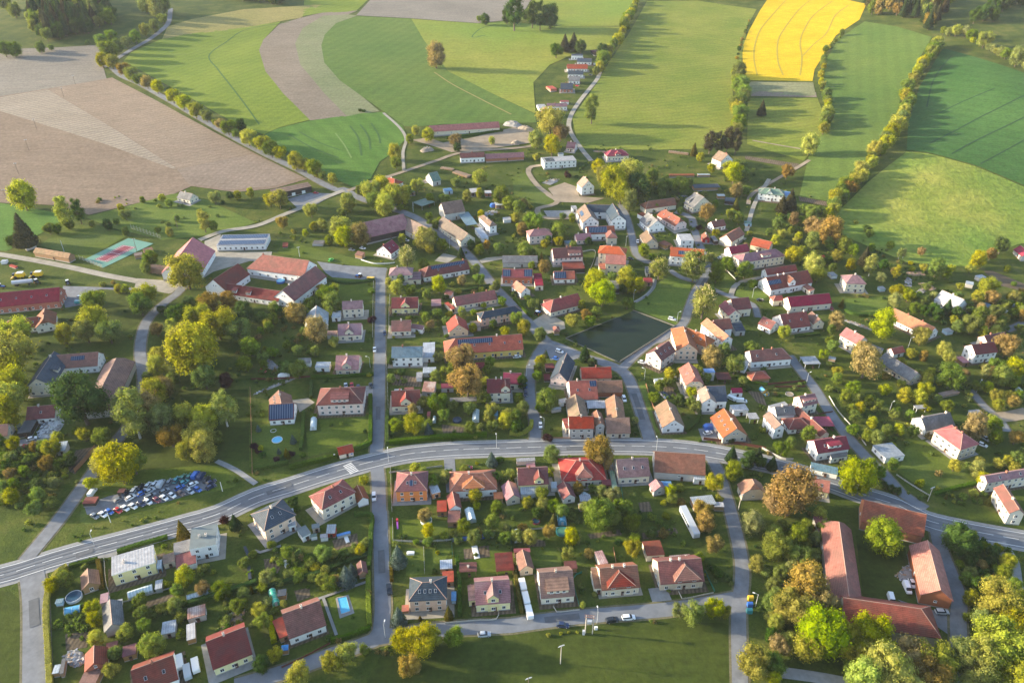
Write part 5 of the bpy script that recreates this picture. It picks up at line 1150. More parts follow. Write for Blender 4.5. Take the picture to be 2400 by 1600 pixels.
for a_ in (('21', 1362, 425, 1450, 420, 35, 2.6, 'bred', 'cream', 'brown annexe roof', 'behind the curved-gable house'), ('21', 1272, 440, 1340, 437, 25, 2.2, 'white', 'white', 'white box trailer', 'behind the curved-gable house'),
 ('21', 1780, 520, 2025, 508, 40, 2.2, 'grey', 'wood', 'open grey garden shelter', 'below the bright copper tree', 'shelter', 'o'), ('21', 1575, 645, 1605, 645, 40, 2.2, 'red', 'wood', 'tiny red hut', 'right of the curved-gable house'), ('21', 2010, 195, 2100, 192, 55, 2.4, 'maroon', 'wood', 'dark maroon hut', 'behind the copper garden tree'),
 ('21', 1475, 285, 1530, 283, 55, 2.2, 'white', 'white', 'white cabin', 'before the teal-roofed house'), ('11', 1730, 1215, 1765, 1205, 80, 2.4, 'red', 'beige', 'narrow red hut', 'left of the long red-brown house'), ('11', 1965, 1385, 2060, 1380, 55, 2.6, 'tan', 'grey', 'tan lean-to', 'left of the peach blue-roofed house'),
 ('12', 540, 322, 588, 320, 32, 2.6, 'white', 'white', 'white site container', 'beside the foundation slab', 'container'), ('12', 122, 378, 158, 376, 28, 2.4, 'white', 'white', 'little white hut', 'among the trees left of the slab', 'hut'), ('12', 480, 645, 545, 640, 30, 2.4, 'teal', 'grey', 'grey-blue shed', 'right of the pinkish grey house'),
 ('12', 1150, 395, 1200, 380, 60, 3.0, 'bred', 'white', 'small red-brown annexe', 'behind the white gabled house'), ('12', 1345, 660, 1400, 640, 60, 2.6, 'bred', 'wood', 'low brown lean-to', 'beside the beige barn house'), ('12', 1820, 600, 1862, 598, 55, 2.4, 'grey', 'dark', 'dark little garage', 'right of the tiny red-walled house'),
 ('12', 2132, 462, 2192, 462, 26, 2.4, 'green', 'blue', 'turquoise container', 'in the upper right gardens', 'container'), ('12', 1960, 240, 2050, 250, 45, 2.4, 'slate', 'dark', 'dark glazed garden shed', 'right of the balcony gable house'), ('12', 1650, 128, 1890, 115, 42, 2.2, 'slate', 'wood', 'long dark timber shed', 'above the balcony gable house'), ('12', 1880, 215, 1950, 215, 22, 2.2, 'sheet', 'wood', 'grey board shed', 'behind the copper garden bush'), ('12', 1440, 32, 1670, 25, 18, 1.6, 'bred', 'wood', 'long low woodshed', 'in the uppermost gardens'), ('12', 1700, 30, 1815, 27, 16, 1.4, 'sheet', 'wood', 'second low woodshed', 'in the uppermost gardens'),
 ('22', 425, 535, 495, 520, 38, 2.4, 'white', 'white', 'white lean-to', 'left of the mossy brown gabled barn'), ('22', 355, 615, 445, 600, 22, 1.6, 'sheet', 'grey', 'low tin cover', 'in the garden left of the farm cluster'), ('22', 1300, 345, 1415, 335, 36, 1.8, 'sheet', 'white', 'low cold-frame shed', 'in the garden by the curving street'), ('22', 130, 1125, 210, 1120, 35, 2.4, 'pink', 'pink', 'pale pink hut', 'behind the lemon conservatory house'), ('22', 38, 1075, 210, 1065, 32, 2.2, 'white', 'pink', 'long white and pink shed', 'below the main road hedge'),
 ('22', 615, 1412, 715, 1405, 60, 2.2, 'sheet', 'wood', 'sheet-roofed wood store', 'before the bright red hipped house'), ('22', 605, 1490, 650, 1482, 50, 1.6, 'white', 'wood', 'white rabbit hutch', 'before the bright red hipped house', 'hutch'), ('22', 355, 1290, 410, 1290, 60, 2.0, 'sheet', 'white', 'small pale shed', 'right of the lemon conservatory house'), ('22', 300, 205, 380, 200, 45, 2.4, 'maroon', 'dark', 'dark timber terrace', 'left of the black-roofed chalet'), ('22', 290, 300, 350, 300, 55, 1.2, 'maroon', 'dark', 'lower dark timber terrace', 'left of the black-roofed chalet'),
 ('30', 925, 755, 1000, 735, 85, 2.2, 'purple', 'pink', 'pinkish arched shed', 'at the end of the grey fibre-roofed shed'), ('30', 520, 800, 590, 790, 40, 1.6, 'teal', 'blue', 'covered blue tank', 'left of the round grey pool', 'tank'), ('30', 1080, 805, 1128, 795, 40, 1.4, 'white', 'white', 'white compost box', 'left of the long glass greenhouse', 'box'), ('30', 1430, 630, 1495, 615, 80, 2.0, 'sheet', 'grey', 'grey trailer box', 'below the yellow flat-roofed house'), ('30', 1445, 445, 1490, 435, 70, 2.6, 'sheet', 'blue', 'pale blue lean-to', 'right of the yellow flat-roofed house'), ('30', 1495, 395, 1605, 365, 85, 2.6, 'tan', 'beige', 'tan patio roof', 'between the yellow and the white flat roofs'), ('30', 2235, 320, 2260, 310, 100, 1.2, 'slate', 'dark', 'dark covered woodpile', 'right of the maroon balconies'), ('30', 2270, 500, 2300, 492, 120, 1.2, 'slate', 'dark', 'second dark covered woodpile', 'right of the maroon balconies'), ('30', 505, 1405, 565, 1395, 75, 2.0, 'sheet', 'wood', 'small pale hut', 'beside the sack heap'), ('30', 570, 1350, 608, 1340, 130, 2.0, 'grey', 'wood', 'narrow grey hut', 'beside the sack heap'),
 ('31', 510, 115, 580, 100, 40, 2.4, 'felt', 'beige', 'little dark-roofed annexe', 'below the purple-brown hipped house'), ('31', 500, 205, 560, 195, 25, 2.0, 'green', 'white', 'green-roofed bin shelter', 'below the purple-brown hipped house', 'shelter'), ('31', 590, 205, 660, 195, 35, 2.0, 'white', 'white', 'white garden box', 'right of the green-roofed bin shelter'), ('31', 740, 205, 865, 172, 22, 1.4, 'blue', 'grey', 'long low blue-grey frame', 'above the bean bed'), ('31', 310, 870, 390, 845, 40, 2.4, 'sheet', 'white', 'pale porch roof', 'behind the blotchy red-roofed house'), ('31', 200, 715, 280, 702, 60, 2.2, 'slate', 'wood', 'slate-grey hut', 'beside the green tunnel greenhouse'), ('31', 235, 1225, 300, 1215, 50, 2.2, 'blue', 'wood', 'bright blue-roofed hut', 'before the blotchy red-roofed house'), ('31', 1795, 730, 1840, 728, 85, 1.8, 'blue', 'blue', 'light blue covered stall', 'right of the dark blue villa'), ('31', 150, 1000, 240, 960, 190, 2.4, 'maroon', 'wood', 'maroon car shelter', 'left of the blotchy red-roofed house', 'carport'), ('31', 1340, 855, 1405, 850, 60, 1.4, 'orange', 'wood', 'terracotta terrace', 'left of the dark blue villa', 'terrace'),
 ('20', 225, 728, 345, 715, 110, 2.6, 'grey', 'dark', 'dark lean-to', 'left of the rubble heap'), ('20', 1100, 1350, 1160, 1350, 40, 2.0, 'maroon', 'dark', 'dark scrapyard cabin', 'behind the white scrapyard van', 'cabin'), ('20', 790, 1430, 910, 1425, 60, 1.8, 'maroon', 'dark', 'low dark scrapyard shed', 'at the lane end'), ('23', 1335, 590, 1430, 582, 35, 2.2, 'white', 'white', 'white garden canopy', 'above the grey-roofed white house', 'canopy', 'o'), ('23', 1560, 475, 1720, 440, 40, 1.0, 'tan', 'wood', 'stack of pale boards', 'above the grey-roofed white house', 'stack'), ('23', 1835, 635, 1935, 625, 55, 2.2, 'white', 'white', 'white canopy roof', 'by the hedge at the dirt yard', 'canopy', 'o'), ('23', 955, 25, 1065, 70, 30, 2.2, 'grey', 'grey', 'grey garage row', 'beside the little red-roofed hut'), ('23', 1725, 145, 1790, 140, 60, 2.4, 'purple', 'wood', 'mauve patio roof', 'left of the white plum-roofed house'), ('23', 560, 135, 625, 150, 25, 1.2, 'sheet', 'wood', 'small board stack', 'in the garden above the copper tree', 'stack'),
 ('13', 1820, 1010, 1890, 1025, 32, 2.2, 'sheet', 'grey', 'small tin-roofed shed', 'by the right-hand soil strip'), ('13', 1900, 965, 1965, 955, 32, 2.2, 'sheet', 'grey', 'second small tin shed', 'by the right-hand soil strip'), ('13', 1930, 1225, 2010, 1210, 35, 1.2, 'blue', 'blue', 'blue covered bed', 'in the right-hand orchards', 'cover'), ('13', 1600, 1455, 1660, 1445, 40, 2.0, 'sheet', 'blue', 'small glazed shed', 'right of the sunlit orange-brown long house'), ('13', 1005, 1065, 1055, 1062, 28, 1.8, 'white', 'blue', 'white cover', 'right of the cream cube house', 'cover'), ('13', 545, 935, 600, 930, 40, 2.0, 'white', 'white', 'white tarpaulined pile', 'left of the cream cube house', 'pile'), ('13', 560, 1240, 585, 1240, 30, 1.2, 'crimson', 'red', 'red garden box', 'at the crimson farm barn', 'box'),
 ('11', 1715, 165, 1790, 155, 35, 2.4, 'blue', 'blue', 'light blue shed', 'in the gardens below the log piles'), ('11', 1380, 175, 1440, 165, 40, 2.4, 'green', 'wood', 'dark green shed', 'right of the orange hipped cottage'), ('11', 2190, 285, 2260, 280, 40, 2.6, 'sheet', 'wood', 'pale shed roof', 'beside the round blue tarpaulin'), ('11', 2265, 430, 2335, 425, 30, 2.2, 'white', 'white', 'white container box', 'right of the grey hipped villa', 'container'), ('11', 535, 640, 635, 640, 40, 1.2, 'grey', 'grey', 'row of grey covered cars', 'on the slope right of the white hall', 'covered row'), ('11', 245, 660, 295, 655, 40, 1.0, 'red', 'red', 'red play platform', 'right of the white hall', 'play set'), ('02', 440, 920, 520, 920, 22, 2.4, 'maroon', 'white', 'maroon-roofed shed', 'behind the lowest hamlet house'), ('02', 720, 460, 790, 455, 35, 3.0, 'maroon', 'dark', 'dark maroon barn', 'behind the topmost hamlet house'), ('02', 310, 790, 370, 780, 45, 2.2, 'red', 'brick', 'reddish garden hut', 'left of the brick hamlet house'), ('02', 420, 1405, 470, 1400, 18, 2.0, 'sheet', 'white', 'roof vent box', 'beside the white industrial hall'),
 ('10', 1310, 720, 1395, 700, 35, 2.0, 'brown', 'wood', 'brown players hut', 'right of the tennis court'), ('10', 1230, 760, 1305, 745, 30, 2.0, 'tan', 'wood', 'tan players hut', 'right of the tennis court'), ('10', 205, 690, 300, 660, 40, 1.6, 'sheet', 'grey', 'grey low stand', 'behind the wooden clubhouse'), ('10', 20, 820, 75, 815, 22, 1.6, 'sheet', 'white', 'white low cover', 'on the grass at the left edge', 'cover'), ('10', 105, 860, 165, 880, 20, 1.0, 'red', 'red', 'red farm implement', 'on the grass above the harvesters', 'implement')):
    sh(*a_)
# paved strips round the dwellings
PV = [GM['paving'], GM['soil'], GM['gravel']]
for i, (sh_, p_, root) in enumerate(list(ANCH)):
    if root is None or root['category'] not in ('house', 'farmhouse', 'inn', 'school', 'guest house'): continue
    wl = [c for c in root.children if c.name.startswith('wall')]
    if not wl: continue
    bb = [Vector(c) for c in wl[0].bound_box]
    x0, x1 = min(c.x for c in bb), max(c.x for c in bb); y0, y1 = min(c.y for c in bb), max(c.y for c in bb)
    M = Matrix.Translation(root.location) @ Matrix.Rotation(root.rotation_euler.z, 4, 'Z') @ wl[0].matrix_basis
    r = random.Random(i); e = [r.uniform(.5, 2.8) for _ in range(4)]
    pts = [M @ Vector(q) for q in ((x0 - e[0], y0 - e[1], 0), (x1 + e[2], y0 - e[1], 0), (x1 + e[2], y1 + e[3], 0), (x0 - e[0], y1 + e[3], 0))]
    sheet('pavement', pts, PV[i % 3], 0.055 + .001 * (i % 5), 'worn strip of ground round the ' + sh_)
# ------------------------------------------------------------------ trees, shrubs, hedges
BARK = plain_mat('bark', (0.12, 0.09, 0.065), 0.95, 0.3, 3.0)
BIRCH = plain_mat('birch_bark', (0.55, 0.52, 0.47), 0.9, 0.25, 3.0)
LM = {k: leaf_mat('leaf_' + k, *v) for k, v in {
 'y': ((0.32, 0.305, 0.04), 0.45, 0.016), 'Y': ((0.27, 0.32, 0.03), 0.42, 0.012), 'g': ((0.165, 0.205, 0.036), 0.42, 0.022),
 'd': ((0.06, 0.10, 0.02), 0.30, 0.02), 'o': ((0.28, 0.195, 0.065), 0.40, 0.012), 'h': ((0.24, 0.255, 0.075), 0.40, 0.02),
 'w': ((0.26, 0.27, 0.08), 0.35, 0.015), 'c': ((0.035, 0.06, 0.022), 0.2, 0.02), 'e': ((0.06, 0.055, 0.025), 0.2, 0.03),
 'b': ((0.10, 0.135, 0.125), 0.2, 0.02), 'p': ((0.05, 0.02, 0.026), 0.3, 0.03), 't': ((0.11, 0.095, 0.016), 0.3, 0.02),
 's': ((0.15, 0.19, 0.034), 0.38, 0.03), 'x': ((0.07, 0.12, 0.016), 0.3, 0.01), 'f': ((0.62, 0.52, 0.36), 0.3, 0.01)}.items()}
def rvec(r):
    while True:
        v = Vector((r.uniform(-1, 1), r.uniform(-1, 1), r.uniform(-1, 1)))
        if 0.05 < v.length < 1: return v.normalized()
ICO = None
def ico(n=2):
    global ICO
    if ICO is None: ICO = {}
    if n not in ICO:
        bm = bmesh.new(); bmesh.ops.create_icosphere(bm, subdivisions=n, radius=1)
        ICO[n] = ([v.co.copy() for v in bm.verts], [tuple(v.index for v in f.verts) for f in bm.faces]); bm.free()
    return ICO[n]
def leaf_quad(mb, p, nrm, s, r, m=0):
    q = (nrm + rvec(r) * 0.75).normalized().to_track_quat('Z', 'Y')
    a_ = r.uniform(0, 6.28); k = s * r.uniform(.65, 1.3)
    pts = []
    for i in range(4):
        t = a_ + i * math.pi / 2; d = k * (1.0 if i % 2 else 0.62)
        pts.append(p + q @ Vector((math.cos(t) * d, math.sin(t) * d, 0)))
    mb.face(pts, m)
def crown_round(seed, nl=13, n=1500, zs=1.15, spread=.62, lr=(.34, .52), leaf=.085, flower=0, sub=2):
    """unit crown, radius 1, centred on the origin, zs = half height"""
    r = random.Random(seed); mb = MB(); V, F = ico(sub); lobes = []
    for i in range(nl):
        z = -1 + 2 * (i + .5) / nl; a_ = i * 2.4 + r.uniform(-.5, .5)
        k = spread * r.uniform(.75, 1.12) * math.sqrt(max(.12, 1 - z * z * .85))
        R_ = r.uniform(*lr)
        c = Vector((k * math.cos(a_), k * math.sin(a_), z * (zs - R_ * .8)))
        if z < -.3: c.z *= .8
        lobes.append((c, R_))
    lobes = [(c + Vector((r.uniform(-.10, .10), r.uniform(-.10, .10), r.uniform(-.12, .12))), R_ * r.uniform(.85, 1.12)) for c, R_ in lobes]
    for c, R_ in lobes:
        off = len(mb.v); ph = r.uniform(0, 9)
        for v in V:
            k = R_ * (.64 + .16 * math.sin(5 * v.x + ph) * math.sin(5 * v.y + 2 * ph) + .10 * r.uniform(-1, 1))
            mb.v.append(tuple(c + v * k))
        for f in F: mb.f.append(tuple(i + off for i in f)); mb.m.append(0)
    tot = sum(R_ ** 2 for _, R_ in lobes)
    for c, R_ in lobes:
        for _ in range(int(n * R_ ** 2 / tot)):
            d = rvec(r)
            p = c + d * R_ * r.uniform(.62, 1.26)
            if any((p - c2).length < R2 * .58 for c2, R2 in lobes): continue
            leaf_quad(mb, p, d, leaf, r)
            if flower and r.random() < flower and p.length > .6 and p.z > -.5:
                mb.face([p + d * .05 + Vector((-.03, 0, 0)), p + d * .05 + Vector((.03, .02, 0)), p + d * .15 + Vector((0, 0, .05))], 1)
                mb.face([p + d * .05 + Vector((0, -.035, 0)), p + d * .05 + Vector((0, .035, 0)), p + d * .15 + Vector((0, 0, .05))], 1)
    return mb
def crown_cone(seed, hgt=2.9, n=1400, tiers=11, leaf=.10):
    """z 0..hgt"""
    r = random.Random(seed); mb = MB()
    prof = lambda z: max(.03, (1 - z / hgt) ** .85)
    k = 9
    rings = []
    for i in range(tiers * 2 + 1):
        z = hgt * i / (tiers * 2); rr = prof(z) * (.92 if i % 2 == 0 else .66)
        rings.append([len(mb.v) + j for j in range(k)])
        for j in range(k):
            a_ = 2 * math.pi * (j + .5 * (i % 4 > 1)) / k; q = rr * r.uniform(.78, 1.1)
            mb.v.append((q * math.cos(a_), q * math.sin(a_), z - (.10 if i % 2 == 0 else -.05)))
    for a_, b_ in zip(rings, rings[1:]):
        for j in range(k): mb.f.append((a_[j], a_[(j + 1) % k], b_[(j + 1) % k], b_[j])); mb.m.append(0)
    for _ in range(n):
        z = hgt * (1 - math.sqrt(r.random())); a_ = r.uniform(0, 6.283); q = prof(z) * r.uniform(.8, 1.12)
        d = Vector((math.cos(a_), math.sin(a_), -.15))
        leaf_quad(mb, Vector((d.x * q, d.y * q, z)), d, leaf * (.6 + .5 * (1 - z / hgt)), r)
    return mb
def trunk_mb(h, r0, spread, seed, zs=1.15):
    r = random.Random(seed); mb = MB()
    top = Vector((r.uniform(-.05, .05), r.uniform(-.05, .05), h))
    mb.tube((0, 0, -.3), top, r0, r0 * .62, 7)
    for i in range(5):
        a_ = i * 2.4 + r.uniform(-.4, .4)
        e = top + Vector((math.cos(a_) * spread, math.sin(a_) * spread, r.uniform(.5, 1.0)))
        m_ = top.lerp(e, .5) + Vector((0, 0, .12))
        mb.tube(top - Vector((0, 0, .05)), m_, r0 * .45, r0 * .3, 5, cap=False); mb.tube(m_, e, r0 * .3, r0 * .12, 5)
    return mb
# unit shapes: (crown builder list, crown centre height, trunk height, total height) for crown radius 1
SHAPES = {
 'round': dict(c=[lambda s=s: crown_round(s, 17 + 2 * s, 5600, (1.0, .9, 1.12, .95, 1.2)[s - 1], (.66, .70, .62, .68, .6)[s - 1], ((.27, .46), (.24, .42), (.30, .48), (.22, .44), (.26, .42))[s - 1], .046) for s in (1, 2, 3, 4, 5)], zc=1.16, th=.55, zh=1.0),
 'tall': dict(c=[lambda s=s: crown_round(s, 19, 3600, 1.75, .55, (.28, .46), .055) for s in (11, 12)], zc=1.95, th=.9, zh=1.75),
 'bush': dict(c=[lambda s=s: crown_round(s, 10, 1500, .72, .60, (.32, .50), .075) for s in (21, 22, 23)], zc=.62, th=.2, zh=.7),
 'candle': dict(c=[lambda s=s: crown_round(s, 21, 3600, 1.08, .64, (.26, .44), .050, .16) for s in (31,)], zc=1.3, th=.6, zh=1.12),
 'cone': dict(c=[lambda s=s: crown_cone(s) for s in (41, 42)], zc=.35, th=.5, zh=2.9),
 'column': dict(c=[lambda s=s: crown_cone(s, 3.6, 1100, 12, .12) for s in (51,)], zc=.05, th=.1, zh=3.6)}
CM = {}; TM = {}; CB = {}
def crown_mesh(shape, v, leaf):
    k = (shape, v, leaf)
    if k not in CM:
        if (shape, v) not in CB:
            mb = SHAPES[shape]['c'][v](); CB[(shape, v)] = mb.mesh('crown', [LM['g'], LM['f']])
        me = CB[(shape, v)].copy(); me.name = 'crown'; me.materials[0] = LM[leaf]; CM[k] = me
    return CM[k]
def trunk_mesh(shape, birch):
    k = (shape, birch)
    if k not in TM:
        S = SHAPES[shape]; r0 = {'bush': .06, 'cone': .09, 'column': .1}.get(shape, .085)
        mb = MB()
        if shape in ('cone', 'column'): mb.tube((0, 0, -.3), (0, 0, S['zh'] * .5), r0, r0 * .5, 7)
        else: mb = trunk_mb(S['th'], r0, .42, 5)
        TM[k] = mb.mesh('trunk', BIRCH if birch else BARK)
    return TM[k]
KIND = {'y': ('deciduous_tree', 'tree', 'yellow-green tree'), 'Y': ('lime_green_tree', 'tree', 'bright lime-green tree'), 'g': ('deciduous_tree', 'tree', 'green tree'),
        'd': ('dark_tree', 'tree', 'dark green tree'), 'o': ('copper_tree', 'tree', 'copper-brown tree'), 'h': ('deciduous_tree', 'tree', 'pale grey-green tree'),
        'w': ('blossom_tree', 'blossoming tree', 'tree full of pale blossom'), 'c': ('conifer_tree', 'conifer', 'dark green conifer'), 'e': ('conifer_tree', 'conifer', 'brownish conifer'),
        'b': ('blue_spruce', 'conifer', 'silvery blue conifer'), 'p': ('purple_shrub', 'shrub', 'purple-leaved bush'), 't': ('thuja_column', 'conifer', 'golden columnar thuja'), 's': ('shrub', 'shrub', 'green shrub')}
TREES = []; PEND = []
rt = random.Random(99)
def tree_at(base, rad, k, shape=None, group=None, label=None, name=None, hs=1.0):
    """tree standing on base, crown radius rad metres"""
    if shape is None:
        shape = {'c': 'cone', 'e': 'cone', 'b': 'cone', 't': 'column', 'w': 'candle'}.get(k)
        if shape is None: shape = 'bush' if rad < 2.3 or (k == 'p' and rad < 3.5) else ('tall' if rt.random() < .1 and k == 'h' else 'round')
        if k == 'w' and rad < 4.5: shape = 'round'
    S = SHAPES[shape]
    if shape in ('round', 'tall') and rad > 4.2: rad *= 1.13
    nm, cat, ph = KIND[k]
    if shape == 'bush' and k in 'yYgdohw': nm, cat, ph = 'shrub', 'shrub', ph.replace('tree', 'shrub')
    if shape == 'round' and rad < 3.1 and cat == 'tree' and k not in 'odY': nm, cat, ph = 'fruit_tree', 'garden tree', 'small ' + ph
    if name: nm = name
    o = empty(nm, base, rt.uniform(0, 6.28), rad)
    o.scale = (rad, rad, rad * hs * rt.uniform(.92, 1.1))
    v = rt.randrange(len(S['c']))
    link('trunk', trunk_mesh(shape, k == 'h' and shape == 'tall'), o)
    link('crown', crown_mesh(shape, v, k), o, (0, 0, S['zc']), 0)
    o['category'] = cat
    if group: o['group'] = group
    TREES.append((o, ph, Vector(base), rad, label, shape))
    return o
def tree_px(tile, X, Y, rpx, k, **kw):
    sc = 600 / 2352.0 if tile[0] not in 'abcFz' else (2400 / 2352.0 if tile == 'F' else (320 / 2352.0 if tile == 'z' else 800 / 2350.0))
    x, y = px(tile, X, Y)
    z = 3.0; rad = 3.0
    sh0 = kw.get('shape') or {'c': 'cone', 'e': 'cone', 'b': 'cone', 't': 'column', 'w': 'candle'}.get(k)
    for _ in range(5):
        p = G(x, y, z); dep = (p - Vector((0, 0, CAM_H))).length
        dd = p - Vector((0, 0, CAM_H)); dz = dd.y * CP - dd.z * SP
        rad = rpx * sc * dz / FOC
        sh = sh0 or ('bush' if rad < 2.3 else 'round')
        S = SHAPES[sh]
        z = rad * (S['zh'] * .42 if sh in ('cone', 'column') else S['zc'] * .93)
    b = Vector((p.x, p.y, terr(p.x, p.y)))
    return tree_at(b, max(.45, rad), k, **kw)
def grove(tile, s, **kw):
    for q in s.split():
        a_ = q.split(',')
        sh = None
        k = a_[3]
        if len(k) > 1: sh = {'T': 'tall', 'B': 'bush', 'R': 'round'}[k[1]]; k = k[0]
        tree_px(tile, float(a_[0]), float(a_[1]), float(a_[2]), k, shape=sh, **kw) if sh else tree_px(tile, float(a_[0]), float(a_[1]), float(a_[2]), k, **kw)
def inside(p, poly):
    c = False; j = len(poly) - 1
    for i in range(len(poly)):
        if (poly[i].y > p.y) != (poly[j].y > p.y) and p.x < (poly[j].x - poly[i].x) * (p.y - poly[i].y) / (poly[j].y - poly[i].y) + poly[i].x: c = not c
        j = i
    return c
def belt(tile, s, step, r0, r1, kinds, width, label, group):
    pts = smooth(P(tile, s), 2.0); acc = step
    for i, p in enumerate(pts):
        if i: acc += (p - pts[i - 1]).length
        if acc >= step * .66:
            acc = rt.uniform(-.25, .25) * step
            n = side(pts, i) * rt.uniform(-width, width)
            q = p + n; q.z = terr(q.x, q.y)
            rad = rt.uniform(r0 * .62, r1 * 1.12)
            tree_at(q, rad, rt.choice(kinds), shape=('round' if rad > 2.6 else 'bush') , group=group, label=label, name='hedgerow_tree')
def wood(tile, s, n, r0, r1, kinds, label, group):
    poly = P(tile, s); x0, x1 = min(p.x for p in poly), max(p.x for p in poly); y0, y1 = min(p.y for p in poly), max(p.y for p in poly)
    k = 0; tries = 0; got = []
    while k < n and tries < 9000:
        tries += 1
        p = Vector((rt.uniform(x0, x1), rt.uniform(y0, y1), 0))
        if not inside(p, poly): continue
        rad = rt.uniform(r0, r1)
        if any((p - q).length < (rad + r2) * .5 for q, r2 in got): continue
        got.append((p, rad)); k += 1
        p.z = terr(p.x, p.y)
        kd = rt.choice(kinds)
        tree_at(p, rad, kd, group=group, label=label, name='forest_conifer' if kd in 'ce' else 'forest_tree', hs=1.5 if kd in 'ce' else 1.1)
def garden(tile, s, n, r0, r1, kinds):
    poly = P(tile, s); x0, x1 = min(p.x for p in poly), max(p.x for p in poly); y0, y1 = min(p.y for p in poly), max(p.y for p in poly)
    k = 0; tries = 0
    while k < n and tries < 3000:
        tries += 1
        p = Vector((rt.uniform(x0, x1), rt.uniform(y0, y1), 0))
        if not inside(p, poly): continue
        rad = rt.uniform(r0, r1)
        if any((p - t[2]).xy.length < (rad + t[3]) * .7 for t in TREES) or any((p - t[0]).xy.length < (rad + t[1]) * .7 for t in PEND) or any((p - a_[1]).xy.length < 7.5 for a_ in ANCH): continue
        p.z = terr(p.x, p.y); k += 1
        if rad < 2.2: PEND.append((p, rad, rt.choice(kinds)))
        else: tree_at(p, rad, rt.choice(kinds))
HEDGES = []
def hedge(tile, s, w, h, k, label):
    pts = smooth(P(tile, s), 1.0); mb = MB(); r = random.Random(len(HEDGES))
    prev = None
    for i, p in enumerate(pts):
        n = side(pts, i); ring = []
        for (sx, z) in ((-1, -.2), (-1.0, .6), (-.8, 1.0), (.8, 1.0), (1.0, .6), (1, -.2)):
            q = p + n * (sx * w / 2 + r.uniform(-.12, .12)); z_ = z * h + (r.uniform(-.14, .14) if z > 0 else 0)
            mb.v.append((q.x, q.y, terr(q.x, q.y) + z_)); ring.append(len(mb.v) - 1)
        if prev:
            for j in range(5): mb.f.append((prev[j], ring[j], ring[j + 1], prev[j + 1])); mb.m.append(0)
        else: mb.f.append(tuple(ring)); mb.m.append(0)
        prev = ring
        for _ in range(int(9 * w + 6 * h)):
            t = r.random(); sx = r.uniform(-.55, .55)
            if r.random() < .5: q = p + n * sx * w; zz = h; nn = Vector((0, 0, 1))
            else: sg = r.choice((-1, 1)); q = p + n * sg * w * .5; zz = h * r.random(); nn = n * sg
            q = q + (pts[min(i + 1, len(pts) - 1)] - p) * t
            leaf_quad(mb, Vector((q.x, q.y, terr(q.x, q.y) + zz)), nn, .22, r)
    mb.f.append(tuple(reversed(prev))); mb.m.append(0)
    me = mb.mesh('hedge', LM[k])
    o = link('hedge', me); HEDGES.append(o)
    tag(o, label, 'hedge'); ANCH.append((label, sum(pts, Vector()) / len(pts), o)) if False else None
def label_trees():
    """every tree says what it looks like and which house, barn or hedge it stands by"""
    seen = {}
    items = []
    for o, ph, p, rad, lab, shape in TREES:
        if lab: o['label'] = lab; continue
        best = min(ANCH, key=lambda a_: (a_[1] - p).xy.length)
        d = best[1] - p
        ux, uy = to_px(p + Vector((0, 0, 1))); ax, ay = to_px(best[1] + Vector((0, 0, 1)))
        far = d.xy.length
        if abs(ux - ax) > 1.3 * abs(uy - ay): rel = 'left of' if ux < ax else 'right of'
        else: rel = 'behind' if uy < ay else 'in front of'
        size = ''
        if shape != 'bush' and 'small' not in ph: size = 'large ' if rad > 6.5 else ''
        base = f'{size}{ph} {rel} the {best[0]}'.replace('in front of', 'before') if len(best[0].split()) > 5 else f'{size}{ph} {rel} the {best[0]}'
        items.append((base, far, o))
    by = {}
    for b, f, o in items: by.setdefault(b, []).append((f, o))
    ORD = ['nearest', 'second', 'third', 'fourth', 'fifth', 'sixth', 'seventh', 'eighth', 'ninth', 'tenth', 'eleventh', 'twelfth', 'thirteenth', 'fourteenth', 'fifteenth', 'sixteenth', 'seventeenth', 'eighteenth', 'nineteenth', 'twentieth']
    for b, l in by.items():
        l.sort(key=lambda t: t[0])
        for i, (f, o) in enumerate(l):
            o['label'] = b if len(l) == 1 else (f'{ORD[min(i, 19)]} {b}' if i == 0 else f'{ORD[min(i, 19)]} nearest {b}')
            if len(l) > 1 and 'group' not in o: o['group'] = b[:1] + b[1:]
AV = 'tree of the avenue along the ploughed field'
grove('a0', '1120,130,30,g 1060,190,32,g 1000,215,35,y 930,262,35,g 870,292,35,h 805,330,40,g 745,355,60,g 700,420,40,y 770,430,45,y 850,480,40,o 900,520,40,h 950,550,35,g 1010,570,40,o 1080,605,40,y 1190,665,45,y 1260,710,45,y 1345,770,45,y 1420,805,35,h 1480,840,25,g 1520,860,35,o 1570,885,45,g 1620,920,30,g 1710,950,55,y 1760,985,40,g 1810,1000,50,y 1865,1035,50,g 1930,1060,40,y 2035,1120,50,y 2090,1140,40,y 2160,1170,50,g', label='young roadside tree of the long avenue beside the ploughed field', group='avenue trees', name='avenue_tree')
grove('a0', '1000,40,45,h 1070,60,50,h 1120,40,50,g 100,80,40,h 30,20,50,h 690,280,35,g 765,255,35,g 280,335,30,g 350,330,20,g 30,345,45,g 95,345,45,g 600,295,20,sB 1170,630,25,d 1660,870,35,d')
wood('a0', '215,150 330,10 480,-30 640,10 790,140 790,190 560,250 330,290 225,270', 150, 5.0, 7.0, 'cdegdcdh', 'tall tree of the dark wood at the upper left', 'trees of the upper left wood')
wood('c0', '1250,50 1330,-20 1500,-40 1850,-30 1830,90 1720,220 1570,175 1440,115 1290,120', 75, 4.5, 6.5, 'cceeohgd', 'tall tree of the mixed wood at the upper right', 'trees of the upper right wood')
wood('c0', '-40,-45 250,-25 470,10 560,0 640,-40 640,-60', 34, 4.5, 6.0, 'dgdch', 'tree of the wood edge at the top beside the rapeseed', 'trees of the top wood edge')
